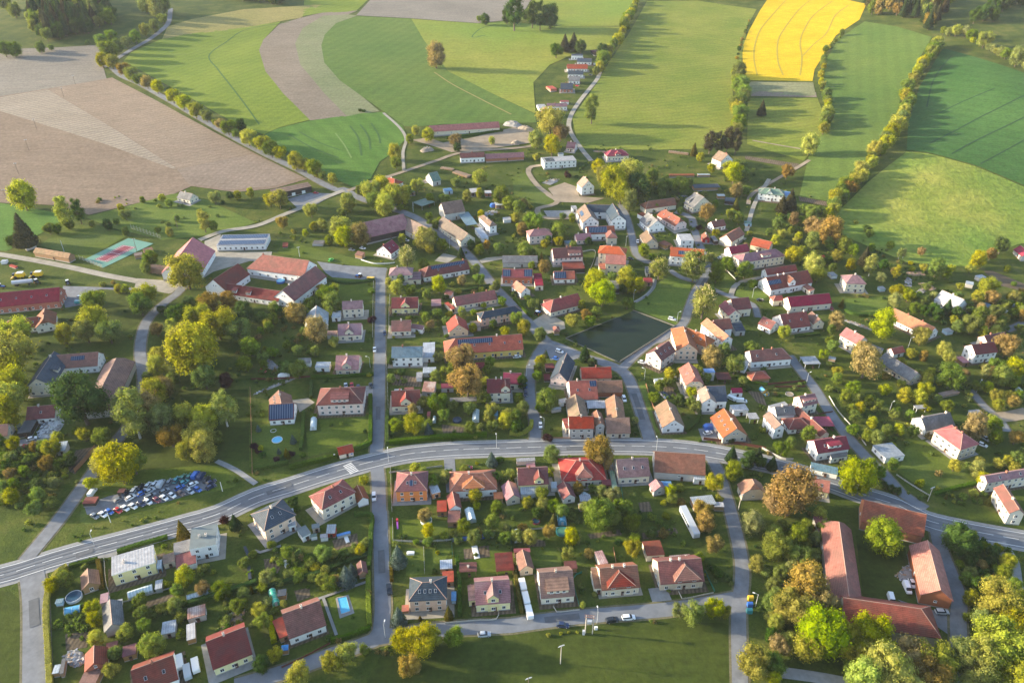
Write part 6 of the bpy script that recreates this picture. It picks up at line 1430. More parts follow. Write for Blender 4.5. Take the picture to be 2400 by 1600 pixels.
wood('c0', '1950,170 2130,60 2260,20 2400,-20 2400,40 2200,130 2020,230', 26, 4.5, 6.0, 'dddc', 'dark tree of the distant belt in the upper right corner', 'trees of the corner belt')
wood('a0', '1480,-20 1960,-20 1930,45 1700,25', 26, 4.0, 5.5, 'ddgcch', 'dark tree of the copse at the top edge above the tan meadow', 'trees of the top copse')
grove('b0', '1190,80,70,dT 1140,120,40,d 1315,115,42,dT 1270,110,30,d 1370,125,45,dT 1440,130,60,d 990,140,32,d 948,130,20,g 650,400,65,o 1480,350,45,d 1540,310,40,e 1600,300,42,e 1650,330,40,d 1800,350,38,d 1440,850,85,y 1510,920,50,o 1450,1010,60,y 1340,970,50,h 1725,765,50,gT 370,1060,45,y 375,1130,38,g 600,930,42,y 510,900,30,y 470,960,30,g 790,975,40,o 1035,970,25,y 1340,1080,25,y 800,1015,30,d 1770,1150,45,y 130,760,14,d 155,765,14,d')
belt('b0', '2040,20 1990,120 1940,230 1900,310 1830,400 1760,520', 8, 3.6, 5.6, 'ggyyg', 2.0, 'hedgerow tree along the hamlet lane', 'trees of the hamlet hedgerow')
belt('c0', '370,500 375,600 400,700 375,800 380,920 400,960', 8, 4.2, 6.6, 'ggyg', 3.0, 'hedgerow tree between the sunlit meadow and the rapeseed', 'trees of the rapeseed hedgerow')
belt('c0', '460,150 400,300 370,420', 9, 1.2, 2.4, 'gdo', 1.0, 'low bush on the track beside the rapeseed', 'bushes of the rapeseed track')
belt('c0', '1090,250 1000,340 965,430 955,560 965,640', 7, 2.0, 3.2, 'yggyg', 1.5, 'hedgerow tree right of the rapeseed', 'trees of the second hedgerow')
belt('c0', '985,680 1000,770 985,860 950,940', 7, 3.2, 4.8, 'ygg', 2.0, 'thick tree of the hedgerow below the rapeseed', 'trees of the middle hedgerow')
belt('c0', '1740,330 1700,410 1620,510 1560,610 1535,730 1500,840 1440,940 1350,1060', 5.0, 3.4, 5.2, 'yggygy', 3.5, 'tree of the thick hedgerow before the shaded crop', 'trees of the thick hedgerow')
belt('c0', '1340,1070 1270,1160 1190,1230 1120,1330 1040,1430 990,1480', 5.5, 3.2, 5.0, 'yggyg', 3.0, 'tree at the lower end of the thick hedgerow by the hillside', 'trees of the lower thick hedgerow')
belt('c0', '1790,240 1850,250 1950,265 2080,345 2200,395 2340,480', 9, 4.6, 6.4, 'hhygh', 3.5, 'tree of the hedgerow above the shaded crop field', 'trees of the upper hedgerow')
grove('c0', '190,985,42,eT 250,985,42,eT 310,985,42,eT 370,990,42,eT 875,1010,58,y 545,760,34,e 80,1030,28,t 120,1085,28,y 200,1160,32,y', )
grove('c0', '330,1165,48,y 390,1150,42,g 410,1210,40,g 720,1190,42,o')
grove('10', '215,255,112,y 1385,815,72,g 1710,945,150,y 945,1045,32,y 1040,1030,24,o 1085,1085,42,y 1145,1085,42,y 1325,1150,92,y 1290,1245,95,g 860,1210,95,g 870,1390,110,y 790,1480,105,h 1000,1490,105,g 590,1520,75,y 740,1350,40,g 130,1500,130,y 1640,1320,85,d 1580,1450,70,yT 1930,1240,95,o 2100,1210,78,o 1810,1340,105,y 2000,1420,140,y 2240,1310,85,d 2200,1480,105,g 1860,1520,105,y 1440,1460,65,o 1730,1200,55,g 1830,1200,48,g 1480,1280,38,d 215,590,105,e 120,640,75,dB 450,530,55,s 520,540,48,s 1560,570,40,y 1870,470,60,yT 1960,510,45,g 1485,250,36,y 1150,400,55,h 585,400,80,hT 720,390,60,dT 1975,255,55,h 2110,230,40,d 2180,230,38,y 2300,210,42,y 1620,440,32,g 990,500,48,d 1540,490,28,h 1150,560,38,g 1450,545,32,s 840,490,32,s 640,500,45,s 1340,900,50,g')
grove('11', '215,275,72,y 130,270,58,y 505,370,60,y 240,480,55,o 570,25,42,y 610,45,40,g 700,75,50,y 840,310,70,y 790,390,48,g 880,275,38,g 1060,200,88,y 1150,170,85,y 1250,235,95,y 1180,330,85,y 1340,245,75,y 1090,290,75,g 990,150,45,d 940,185,36,g 1395,185,46,g 1480,150,55,y 530,515,42,y 610,500,52,y 450,570,32,y 345,560,26,y 785,535,92,y 805,625,75,y 960,600,92,o 670,640,45,g 1590,425,38,g 1560,640,92,y 1600,725,46,y 1710,680,55,g 1470,665,36,y 1385,800,92,w 1540,860,60,g 1882,760,38,c 1940,240,48,y 2050,75,68,h 2050,210,38,y 1830,110,42,g 1730,260,48,g 1600,250,42,g 2250,240,75,g 2320,300,56,g 2120,685,38,o 2050,730,50,g 2230,720,56,g 720,1090,56,y 640,1160,75,g 600,1085,46,o 700,1230,85,g 500,1210,56,g 1060,1110,36,g 160,1260,56,h 60,1350,66,g 150,1360,56,g 370,1320,85,o 560,1480,105,o 20,1530,38,o 1060,1345,46,p 1220,1020,38,y 1290,1070,66,y 1420,1090,56,g 1570,1140,46,g 1680,1060,66,y 1640,1010,36,y 1890,1010,46,o 2020,905,46,g 2050,1000,56,g 2170,1085,36,w 2090,1235,36,y 1860,1110,36,y 2260,1200,46,g 1560,1350,46,g 1670,1325,56,g 1990,1445,46,y 2290,1480,46,y 1265,1530,18,y 1750,1520,28,g 1740,1160,36,d 2000,1300,36,g 1650,500,40,g 1330,1000,40,g')
grove('12', '510,20,38,p 930,130,115,y 1080,60,115,y 850,60,78,y 1160,170,105,d 1000,215,95,y 1080,290,75,g 1230,230,42,hT 1290,60,56,g 1400,140,56,g 1540,140,75,g 1380,230,36,g 1790,395,72,o 2060,310,36,t 2010,395,46,y 2080,440,56,g 1870,570,36,y 1720,505,36,p 2060,190,56,o 2150,180,46,g 2040,30,85,y 2130,60,56,g 90,540,56,o 30,430,46,y 105,300,46,o 60,345,56,g 170,330,28,y 200,490,75,g 150,440,56,g 420,570,66,g 430,650,46,y 480,600,46,g 120,740,66,g 200,760,46,g 270,800,26,t 300,880,60,o 180,870,36,g 700,650,36,d 1210,735,56,g 1290,795,42,g 1355,900,96,w 1675,890,122,w 1760,1225,126,w 1880,960,75,g 1980,865,66,g 760,1045,105,y 830,1145,106,Y 1050,1000,86,y 1120,1060,75,y 920,970,46,g 1180,1075,56,o 1020,1090,46,d 1060,1220,56,g 640,1240,42,y 680,1330,56,o 560,1370,66,y 780,1310,56,g 720,1385,56,g 180,1220,46,g 110,1440,72,y 40,1360,66,g 260,1510,62,g 30,1130,36,d 500,1500,28,d 140,1165,36,g 1130,290,36,y 2140,920,75,g 2210,1040,46,g 1840,1110,36,d 1240,160,50,g 1330,330,40,g 560,680,40,g 330,640,40,s')
grove('13', '600,375,56,y 550,405,52,y 690,260,50,g 750,160,64,o 800,90,66,y 870,60,56,y 130,320,56,e 205,290,66,e 320,360,42,g 400,390,56,g 240,450,52,o 300,455,42,g 90,490,56,g 430,520,82,o 570,575,102,o 410,660,62,g 230,785,72,y 310,740,46,g 280,615,42,y 130,580,46,y 70,645,46,y 210,550,36,g 640,780,56,y 700,690,66,g 780,730,56,g 560,660,46,g 760,870,52,y 890,810,56,e 950,870,60,hT 420,890,82,y 460,965,66,g 550,830,46,d 1210,765,28,hT 1250,760,28,hT 1310,850,26,y 1430,890,36,y 1550,900,75,g 1640,940,56,g 1920,835,66,y 1860,900,46,y 2050,765,56,o 2140,700,66,d 1960,800,46,y 1185,940,42,yT 1770,1060,36,y 2020,1080,75,y 1920,1170,56,y 2060,1170,66,o 2270,1165,56,y 2330,1170,46,g 1190,1110,66,y 1170,1200,66,h 1290,1145,66,y 1360,1160,56,g 1440,1200,42,g 1350,1260,56,g 1450,1290,56,d 1560,1330,56,d 1650,1265,52,c 1740,1300,56,d 680,1220,26,t 1110,1290,46,g 630,1390,75,o 580,1460,46,g 1060,1435,106,Y 1950,1340,75,g 2050,1390,66,o 1870,1430,75,g 1750,1430,66,g 1410,1535,75,y 2100,1300,66,g 2250,1320,56,d 2120,1440,56,g 150,1480,66,y 570,1560,42,g 2000,1300,36,g 2200,900,36,g 2260,1040,30,s')
grove('20', '110,120,165,y 60,270,150,y 130,420,140,y 80,560,140,y 60,690,120,y 740,570,225,d 1790,130,220,y 1690,50,140,y 1440,130,75,y 1440,255,82,y 1880,340,105,g 2070,360,72,p 2250,210,75,g 2300,60,85,g 1500,430,86,o 1420,480,115,y 1180,630,150,h 1330,640,140,o 1250,770,140,h 1480,740,125,h 1700,690,95,y 1570,880,105,o 1900,720,105,y 1810,880,130,y 1880,1005,112,y 1700,1010,85,y 2070,690,105,h 1990,880,66,g 1100,1160,180,y 960,1100,120,y 830,1300,66,y 1230,1130,105,g 770,860,66,y 700,820,46,g 930,870,85,g 530,885,56,y 480,985,85,y 430,1120,75,o 120,935,66,y 100,1070,56,h 90,1220,56,o 230,1200,56,g 260,1085,56,g 330,1060,46,g 100,1425,75,y 350,1430,75,g 320,1530,75,g 470,1480,56,g 180,1500,46,g 540,1130,56,g 640,1085,66,d 550,400,52,o 2340,960,46,p 600,1240,32,s 400,1290,46,g 220,1340,46,g 30,1340,56,g 10,1480,50,g 1350,330,50,g 1600,330,70,g')
grove('21', '150,100,56,g 380,90,52,g 540,95,46,g 390,265,85,g 60,150,56,g 1040,310,28,y 1240,345,46,g 1890,175,115,o 1940,385,138,o 1750,285,66,g 1650,330,56,g 1340,285,42,d 1670,575,85,g 1730,670,56,g 1290,765,66,g 1450,775,90,y 1580,745,46,g 1585,820,46,b 1960,615,66,h 1810,590,56,g 1970,800,60,g 340,905,32,b 280,1030,36,t 210,1010,22,b 40,985,36,y 60,1045,36,d 20,1005,36,p 190,1080,36,p 250,1085,36,d 330,1030,36,p 430,1045,36,g 530,690,36,g 2290,735,75,y 2300,660,56,y 2165,1090,56,b 2240,1085,46,d 2190,1260,56,d 2210,1525,66,g 990,1275,50,y 340,1470,56,d 370,1540,46,d 2150,200,56,g 2120,265,46,g 1700,720,26,g 2270,640,36,d 500,620,26,s 20,800,26,b 2030,1120,20,y')
grove('22', '260,180,56,y 240,245,52,g 230,320,46,g 670,130,56,c 740,200,50,d 1450,295,56,y 1840,175,86,o 2050,225,85,g 310,560,85,g 270,610,56,g 350,485,56,g 1130,725,42,y 1100,745,46,g 1310,510,56,g 1360,410,56,g 1420,380,46,g 1690,600,56,h 1640,560,56,g 1540,540,56,d 780,1020,130,o 830,1090,95,o 360,1045,85,g 360,1180,36,g 350,1220,36,y 610,1350,56,o 380,1510,66,Y 740,1350,46,g 820,1380,60,g 930,1400,75,h 1450,1370,56,y 1470,1445,56,h 1540,1350,46,g 1860,1295,95,y 1910,1440,42,y 1555,1475,46,o 2020,1050,56,c 2030,1190,95,g 2170,1100,75,d 2260,1050,56,c 2290,1110,56,d 1950,70,66,g 2200,60,66,g 330,860,56,p 100,620,66,g 40,680,56,g 60,520,46,g 50,780,66,d 2010,905,42,d 1750,1545,85,o 860,1545,95,g 700,1530,75,g 1050,1530,75,g 980,1500,56,g 1390,1480,36,y 540,1540,36,g 90,380,60,d')
grove('23', '900,210,140,o 860,130,95,o 510,115,46,Y 560,210,32,g 650,260,36,Y 600,40,56,g 1320,110,56,y 1620,75,66,y 1660,150,66,y 1430,140,46,o 1680,335,105,g 1570,380,36,y 2190,60,95,o 2260,260,85,y 2330,230,56,y 2100,240,75,g 2020,270,56,o 2150,330,85,h 2250,370,66,g 2020,420,52,y 2100,500,60,y 2120,580,56,y 2230,490,46,y 1260,495,70,y 1440,440,70,y 1390,520,66,y 720,500,70,g 790,420,66,g 640,340,56,g 1080,600,46,g 1180,630,46,g 1460,600,46,y 1560,530,46,g 800,690,56,g 780,810,56,g 920,865,60,g 1000,890,66,g 1090,815,56,g 1200,815,56,y 820,1270,150,Y 900,1190,95,Y 930,1150,80,g 370,855,75,g 210,930,56,g 130,985,75,g 40,1130,52,c 1130,1345,42,d 1060,1320,46,d 1190,1375,42,d 1900,795,105,o 2080,770,75,g 2090,880,66,g 2280,880,75,o 2290,1080,75,g 2210,1095,56,y 2130,1120,56,y 1920,1175,70,w 1890,1390,46,y 1790,1430,42,g 1980,1400,36,g 2070,1410,30,t 2030,1460,30,t 1640,1420,18,t 1150,1135,56,g 1150,945,36,y 220,1420,215,o 100,1450,140,o 700,1120,46,g 1030,1205,56,g 2060,700,46,y 660,1050,36,g 560,430,40,g')
grove('30', '1670,170,62,t 2060,75,50,p 2160,105,58,c 1700,600,90,y 1870,510,56,g 2240,465,60,g 2110,665,32,y 850,880,70,y 870,985,70,y 880,1155,80,y 1480,885,56,y 1300,935,75,g 1390,950,56,g 1660,965,64,y 1150,1105,88,y 1390,1215,120,Y 1050,1295,70,g 1020,1455,75,y 1660,1125,52,g 2310,710,26,t 1510,310,32,g 1220,885,36,g 560,810,36,d 1540,660,46,g 2330,890,46,g 2320,385,46,g 2300,560,36,g 2070,835,26,s 560,560,40,g 1900,1150,30,s')
grove('31', '620,375,80,g 710,380,50,y 500,465,52,g 640,520,50,y 610,615,64,w 510,610,46,g 830,600,85,b 880,540,52,b 1000,285,56,h 810,375,56,g 300,570,56,g 380,540,46,g 210,650,46,y 60,700,56,g 120,820,56,h 250,840,36,w 20,900,75,y 60,1000,75,g 170,910,46,g 50,1395,85,d 170,1305,70,y 1305,420,82,b 1310,975,74,b 1910,135,70,g 1815,195,42,w 2300,140,42,w 1580,270,56,g 1280,290,36,g 1470,270,36,g 1770,925,45,t 1508,970,20,t 1345,1175,115,y 1530,1185,140,y 1640,1155,85,y 1820,1145,105,g 1400,1415,100,o 1460,1430,66,o 830,1285,105,y 690,1385,105,y 1000,1265,60,g 390,1485,112,y 2330,205,46,g 1670,370,22,y 1640,540,30,d')
grove('32', '380,70,44,t 545,225,85,y 600,240,46,w 510,375,60,h 705,385,56,o 1110,85,85,g 1130,235,56,Y 1110,335,80,y 980,275,46,d 800,60,120,g 930,60,75,g 1780,95,98,o 1855,300,80,o 1720,415,56,g 650,850,32,w 640,685,36,g 760,750,26,w 1860,885,98,y 1660,935,105,g 1540,900,75,h 1950,905,66,y 2210,95,105,w 2250,475,80,y 2330,560,56,g 2220,1400,140,y 2300,1325,75,y 550,40,46,h 1290,45,46,g 1420,30,46,g 1890,560,56,d 1980,605,46,d 1830,500,46,d 1440,720,22,s 450,1112,18,y 335,1125,26,y 520,1100,16,y 600,1102,16,y')
grove('33', '80,335,120,g 270,235,105,g 290,405,105,g 60,195,85,g 110,560,75,g 350,690,175,o 220,890,150,y 470,805,140,o 500,1150,205,Y 940,1115,175,y 860,1090,110,g 1060,1440,190,y 1320,1340,170,o 1500,1365,160,y 840,1305,130,y 1060,235,155,g 2120,840,170,y 2120,1190,190,Y 1980,1005,112,g 1760,265,130,d 1730,205,95,g 2060,645,56,o 1930,685,85,d 2160,535,42,p 1900,1475,140,y 2060,1425,130,g 2200,1405,130,g 100,1225,105,o 60,1405,105,g 180,1185,85,h 1260,1165,56,h 2310,1295,95,g 60,1545,75,y 2330,1055,56,g 760,1425,85,g 1230,1485,112,y 1620,1485,120,g 1900,320,70,d')
garden('20', '0,1000 640,1060 620,1230 480,1500 0,1568', 26, 1.2, 2.6, 'ggyso')
garden('23', '560,420 1250,620 1350,900 1200,1000 950,950 700,650', 26, 1.2, 2.6, 'ggys')
garden('13', '1500,1250 2300,1150 2300,1480 1650,1500', 22, 1.5, 2.8, 'ggydh')
garden('21', '0,-60 700,-60 620,280 0,330', 14, 1.4, 2.4, 'ggs')
garden('12', '1250,60 2150,60 2150,260 1300,280', 18, 1.4, 2.6, 'ggys')
garden('11', '1100,430 2350,680 2350,780 1150,760', 12, 1.0, 2.0, 'ggs')
garden('12', '1650,860 2300,880 2250,1150 1850,1130', 8, 1.2, 2.2, 'ggs')
garden('32', '600,30 1500,30 1500,230 620,240', 14, .8, 1.8, 'ggs')
garden('31', '60,300 980,280 1000,600 60,620', 18, .8, 1.9, 'ggsy')
garden('30', '470,650 900,760 1000,1100 480,1100', 10, .8, 1.8, 'ggs')
garden('33', '0,150 500,200 560,900 0,1200', 12, 1.5, 3.0, 'ggdg')
garden('33', '1700,230 2100,300 2250,900 1850,900', 14, 1.5, 3.0, 'gdd')
garden('13', '0,300 560,300 700,880 0,820', 16, 1.3, 2.8, 'ggysh')
garden('10', '1000,130 1900,300 2300,420 1500,560 900,470', 16, .9, 1.8, 'gyhs')
garden('22', '1230,330 1500,360 1530,540 1300,560', 8, .8, 1.6, 'ggs')
garden('21', '1250,600 2100,560 2080,860 1240,880', 12, .7, 1.5, 'ggs')
for tl_, s_, n_ in (('21', '20,-40 1000,-40 700,330 0,360', 7), ('21', '1250,180 2300,180 2200,880 1250,880', 14), ('31', '60,300 1000,280 1000,700 100,760', 10), ('30', '480,640 2320,640 2320,1150 1500,1200 500,1080', 14), ('32', '-900,60 1500,40 1480,260 -900,330', 18), ('22', '-900,1180 900,1330 900,1560 -900,1560', 14), ('11', '0,1250 720,1230 720,1560 0,1560', 9), ('11', '1250,1010 2300,1100 2300,1500 1250,1520', 14), ('11', '1250,250 2300,500 2300,760 1100,700', 10),
    ('12', '0,440 560,440 640,1050 0,760', 8), ('12', '1100,120 2200,120 2200,1000 1500,900', 22), ('13', '0,450 700,420 1700,900 1500,1200 0,850', 26), ('13', '1450,1200 2350,1150 2350,1560 1600,1560', 16), ('23', '450,120 2350,250 2350,900 1200,900 700,700', 30), ('23', '1050,1280 2350,1000 2350,1500', 8), ('22', '1230,340 2340,250 2340,900 1600,560', 10), ('20', '0,960 680,1030 620,1300 0,1560', 14), ('33', '0,0 520,100 560,900 0,1250', 14), ('33', '1700,200 2200,300 2350,1100 1850,1100', 14), ('10', '400,280 1900,240 2350,420 1100,600', 8)):
    garden(tl_, s_, n_, 1.9, 3.1, 'gyghsdyo'.replace('s', 'g'))
grove('33', '380,1240,150,y 700,1200,150,y 960,1300,160,y 1180,1560,170,y 860,1540,150,Y 1480,1540,160,o 1760,1330,140,g 1960,1330,170,y 2260,1000,140,y 420,1040,130,g 600,930,110,y 2300,1530,150,y')
HG = [('21', '310,1168 520,1120 742,1062', 1.8, 2.0, 'x', 'clipped hedge below the sculpted garden'), ('21', '905,1000 1040,945 1052,900 1055,720 1052,505', 1.6, 1.9, 'x', 'tall clipped hedge round the pinkish villa corner'),
 ('21', '1210,660 1205,800 1208,950', 1.6, 1.9, 'x', 'clipped hedge beside the straight street'), ('21', '1225,938 1450,915 1700,890 2120,868', 1.9, 1.9, 'x', 'long clipped hedge along the far side of the main road'),
 ('21', '-20,1185 140,1150 300,1120', 1.6, 1.5, 'x', 'dark hedge at the corner of the grassy clearing'), ('21', '440,660 430,860 415,1000', 1.5, 1.7, 'x', 'hedge between the solar house and the villa'),
 ('21', '510,340 800,330 1080,310', 1.5, 1.5, 'x', 'hedge in front of the beige pink-roofed house'), ('21', '512,380 505,520', 1.4, 1.8, 'd', 'short dark hedge behind the villa'),
 ('31', '905,30 1060,40 1058,200 1050,380 1035,520', 1.5, 1.6, 'x', 'hedge along the residential street'), ('31', '1035,560 1032,700 1038,900 1045,1050', 1.6, 1.7, 'g', 'thick hedge right of the rectangular pool'),
 ('31', '690,1185 850,1140 1050,1065', 1.4, 1.3, 'x', 'hedge below the rectangular pool'), ('31', '-20,725 300,640 600,560 800,480 1040,395', 1.6, 1.5, 'd', 'long dark hedge across the back gardens'),
 ('31', '1240,480 1248,640', 1.2, 1.5, 't', 'golden hedge behind the dark blue villa'), ('31', '1845,420 1870,620 1875,960', 1.4, 1.8, 'd', 'dark hedge left of the blotchy mauve house'),
 ('31', '130,980 170,1200', 1.8, 2.0, 'y', 'yellow-green hedge left of the blotchy red house'),
 ('30', '625,505 540,560 480,640 445,740 430,880 430,1000 440,1150 450,1300 465,1600', 1.7, 1.6, 'y', 'golden hedge curving round the lower left corner'), ('30', '640,510 780,470 900,440', 1.5, 1.5, 'd', 'dark hedge behind the brown summerhouse'),
 ('30', '905,450 925,560 940,715', 1.5, 1.5, 't', 'brownish hedge left of the yellow house'), ('30', '1080,370 1300,300 1540,235', 1.6, 1.3, 'x', 'hedge between the yellow house and the main road'), ('30', '1730,850 2000,770 2360,650', 1.7, 1.7, 'd', 'hedge below the big greenhouse'),
 ('32', '15,480 40,650 90,930', 1.2, 1.6, 't', 'narrow golden hedge beside the caravan row'), ('22', '-20,850 80,855 170,800 180,740', 1.6, 1.7, 'h', 'rounded brown-green hedge at the street corner'),
 ('22', '1600,830 1700,740 1730,640', 1.4, 1.5, 'd', 'curved hedge behind the mossy white house'), ('22', '2060,330 2150,370 2340,400', 1.3, 1.1, 'd', 'low hedge round the scarlet hut garden'),
 ('23', '1525,1408 1700,1360 1915,1305', 1.5, 1.4, 'x', 'long hedge below the sloping lawn'), ('23', '1860,730 1960,700 2010,670', 1.6, 1.4, 'x', 'hedge beside the parked camper on the right'),
 ('33', '1960,290 2040,430 2100,610', 1.8, 1.8, 'g', 'hedge beside the lower right driveway'), ('13', '705,1290 800,1325 950,1330 1050,1300', 1.8, 1.6, 'd', 'dark rounded hedge in front of the hedged lawn'),
 ('12', '20,1180 100,1270 170,1345', 1.6, 1.5, 'x', 'hedge along the village road by the pavilion'), ('12', '235,1200 225,1300', 1.8, 1.8, 'g', 'short thick hedge left of the pavilion'), ('13', '240,1530 470,1505', 1.5, 1.3, 'd', 'hedge above the long white roadside house'),
 ('11', '1870,1120 2000,1090 2150,1060', 1.4, 1.3, 'x', 'hedge behind the long red-brown house'), ('b0', '720,955 900,935 1110,905', 2.2, 1.8, 'd', 'shrubby hedge in front of the crimson barn'), ('11', '660,1010 850,1040 1090,1010', 2.0, 1.4, 'd', 'bank of bushes below the paved square')]
for a_ in HG: hedge(*a_)
for lb, x, y in (('rapeseed field', 1790, 100), ('lone meadow', 1500, 200), ('S-shaped strip', 700, 160), ('ploughed field', 300, 330), ('tennis court', 265, 590), ('grassy hillside', 2150, 480), ('village pond', 1430, 770), ('village green', 1530, 670), ('scrapyard', 350, 1120), ('bottom meadow', 1300, 1520), ('football ground', 190, 560), ('curving lane', 330, 860), ('shaded crop field', 2230, 250), ('upper tan meadow', 540, 40), ('beige top field', 1000, 20)):
    ANCH.append((lb, at('F', x, y), None))
garden('30', '480,640 1000,680 1700,800 2300,700 2340,1050 1500,1450 480,1080', 34, .5, 1.4, 'ggysh')
garden('31', '280,430 1000,300 1000,640 300,760', 14, .5, 1.3, 'ggys')
garden('31', '1270,280 2300,240 2330,600 1290,580', 18, .4, 1.1, 'ggys')
garden('32', '-300,20 1000,20 1000,480 -300,330', 26, .5, 1.4, 'ggysw')
garden('22', '-100,1200 900,1320 900,1560 -100,1560', 22, .6, 1.6, 'ggys')
garden('21', '1250,270 2300,260 2150,620 1250,660', 18, .6, 1.6, 'ggsy')
garden('21', '-50,-20 700,0 690,380 0,360', 16, .6, 1.5, 'ggs')
garden('11', '250,1300 720,1250 720,1568 0,1568', 14, .8, 1.8, 'ggso')
garden('11', '1250,1060 2300,1150 2280,1500 1250,1520', 26, .6, 1.6, 'ggys')
garden('12', '350,440 680,460 640,720 360,700', 10, .8, 1.6, 'ggs')
garden('12', '-300,420 100,330 140,720 -250,740', 16, .8, 1.8, 'ggys')
garden('12', '1150,420 2150,480 2180,860 1150,700', 20, .7, 1.6, 'ggs')
garden('23', '0,300 330,330 350,430 0,520', 8, .6, 1.3, 'ggs')
garden('23', '1250,380 1900,380 1850,620 1300,600', 16, .8, 2.0, 'gysg')
garden('23', '1100,1400 2300,1300 2300,1500 1500,1500', 14, .7, 1.6, 'ggys')
garden('13', '900,800 1750,900 1750,1180 950,980', 18, .8, 2.0, 'ggys')
garden('13', '0,380 700,480 560,860 100,700', 22, 1.0, 2.4, 'ggyso')
garden('20', '20,1000 600,1000 500,1300 30,1300', 14, .7, 1.6, 'ggss')
garden('33', '60,950 560,900 300,1400 60,1300', 10, .9, 2.0, 'ggs')
def thin_shrubs(keep=290):
    """the garden shrubs that show largest stand on their own, the rest become one shrubbery object"""
    import numpy as np
    PEND.sort(key=lambda t: -t[1] / (t[0] - cam.location).length)
    have = sum(1 for t in TREES if t[0]['category'] == 'shrub')
    n_ = max(0, keep - have)
    for p, rad, k in PEND[:n_]: tree_at(p, rad, k, shape='bush')
    mb = crown_round(77, 6, 170, .72, .55, (.38, .54), .16, 0, 1)
    low = {'b': (np.array(mb.v), mb.f)}
    vs = []; fs = []; mi = []; n = 0; mats = []
    V, F = low['b']
    for p, rad, kd in PEND[n_:]:
        if LM[kd] not in mats: mats.append(LM[kd])
        a_ = rt.uniform(0, 6.28); c, s = math.cos(a_), math.sin(a_)
        X = V[:, 0] * c - V[:, 1] * s; Y = V[:, 0] * s + V[:, 1] * c
        vs.append(np.stack([X * rad + p.x, Y * rad + p.y, (V[:, 2] + .6) * rad + p.z], 1))
        fs += [tuple(i + n for i in f) for f in F]; mi += [mats.index(LM[kd])] * len(F); n += len(V)
    # and the undergrowth of the gardens: currant rows, perennials, seedlings
    V, F = low['b']; lm = {k: LM[k] for k in 'gsydho'}
    for m in lm.values():
        if m not in mats: mats.append(m)
    from mathutils import noise as mn
    poly = P('F', '20,690 60,640 380,660 480,560 600,470 800,450 900,440 1080,400 1240,330 1480,330 1700,370 1850,440 1950,540 2200,640 2352,620 2400,1500 1700,1560 1690,1420 1060,1460 880,1560 100,1560 110,1330 420,1220 60,1290')
    hs = [(a_[1], 8.0) for a_ in ANCH if a_[2]]
    for o in bpy.data.objects:
        if o.parent is None and o.get('category') in ('pool', 'greenhouse', 'car', 'van', 'cover', 'tarpaulin', 'cold frame', 'garden bed', 'trampoline', 'caravan', 'trailer', 'tractor'): hs.append((o.location.copy(), 3.6))
        if o.name.startswith('wall') and o.parent: q = o.parent.matrix_basis @ o.location; hs.append((q, max(o.dimensions.x, o.dimensions.y) * .55))
    grid = {}
    for p, r_ in hs + ROADPTS + [(t[2], t[3] * .5) for t in TREES]: grid.setdefault((int(p.x // 20), int(p.y // 20)), []).append((p, r_ + 1.2))
    k = 0; tries = 0
    while k < 1100 and tries < 60000:
        tries += 1
        p = Vector((rt.uniform(-260, 300), 150 + 520 * rt.random() ** 1.4, 0)); p.z = terr(p.x, p.y)
        if not inside(p, poly) or mn.noise(Vector((p.x * .045, p.y * .045, 3.3))) < -.02: continue
        if any(inside(p, pl) and (nm_ != 'lawn' or rt.random() < .75) for nm_, pl in POLYS): continue
        gx, gy = int(p.x // 20), int(p.y // 20)
        if any((p - q).xy.length < r_ for i in (-1, 0, 1) for j in (-1, 0, 1) for q, r_ in grid.get((gx + i, gy + j), ())): continue
        k += 1; rad = rt.uniform(.45, 1.5); a_ = rt.uniform(0, 6.28); c, s = math.cos(a_), math.sin(a_)
        X = V[:, 0] * c - V[:, 1] * s; Y = V[:, 0] * s + V[:, 1] * c
        vs.append(np.stack([X * rad + p.x, Y * rad + p.y, (V[:, 2] + .6) * rad * rt.uniform(.7, 1.2) + p.z], 1))
        fs += [tuple(i + n for i in f) for f in F]; mi += [mats.index(lm[rt.choice('ggssydho')])] * len(F); n += len(V)
    me = bpy.data.meshes.new('shrubbery'); VA = np.concatenate(vs)
    me.vertices.add(len(VA)); me.vertices.foreach_set('co', VA.ravel().astype('f'))
    ln = np.array([len(f) for f in fs], 'i'); st = np.concatenate([[0], np.cumsum(ln)[:-1]]).astype('i')
    me.loops.add(int(ln.sum())); me.loops.foreach_set('vertex_index', np.array([i for f in fs for i in f], 'i'))
    me.polygons.add(len(fs)); me.polygons.foreach_set('loop_start', st); me.polygons.foreach_set('loop_total', ln)
    for m in mats: me.materials.append(m)
    me.polygons.foreach_set('material_index', mi); me.update(calc_edges=True); me.validate()
    tag(link('shrubbery', me), 'small low shrubs scattered through all the gardens', 'shrubbery', kind='stuff')
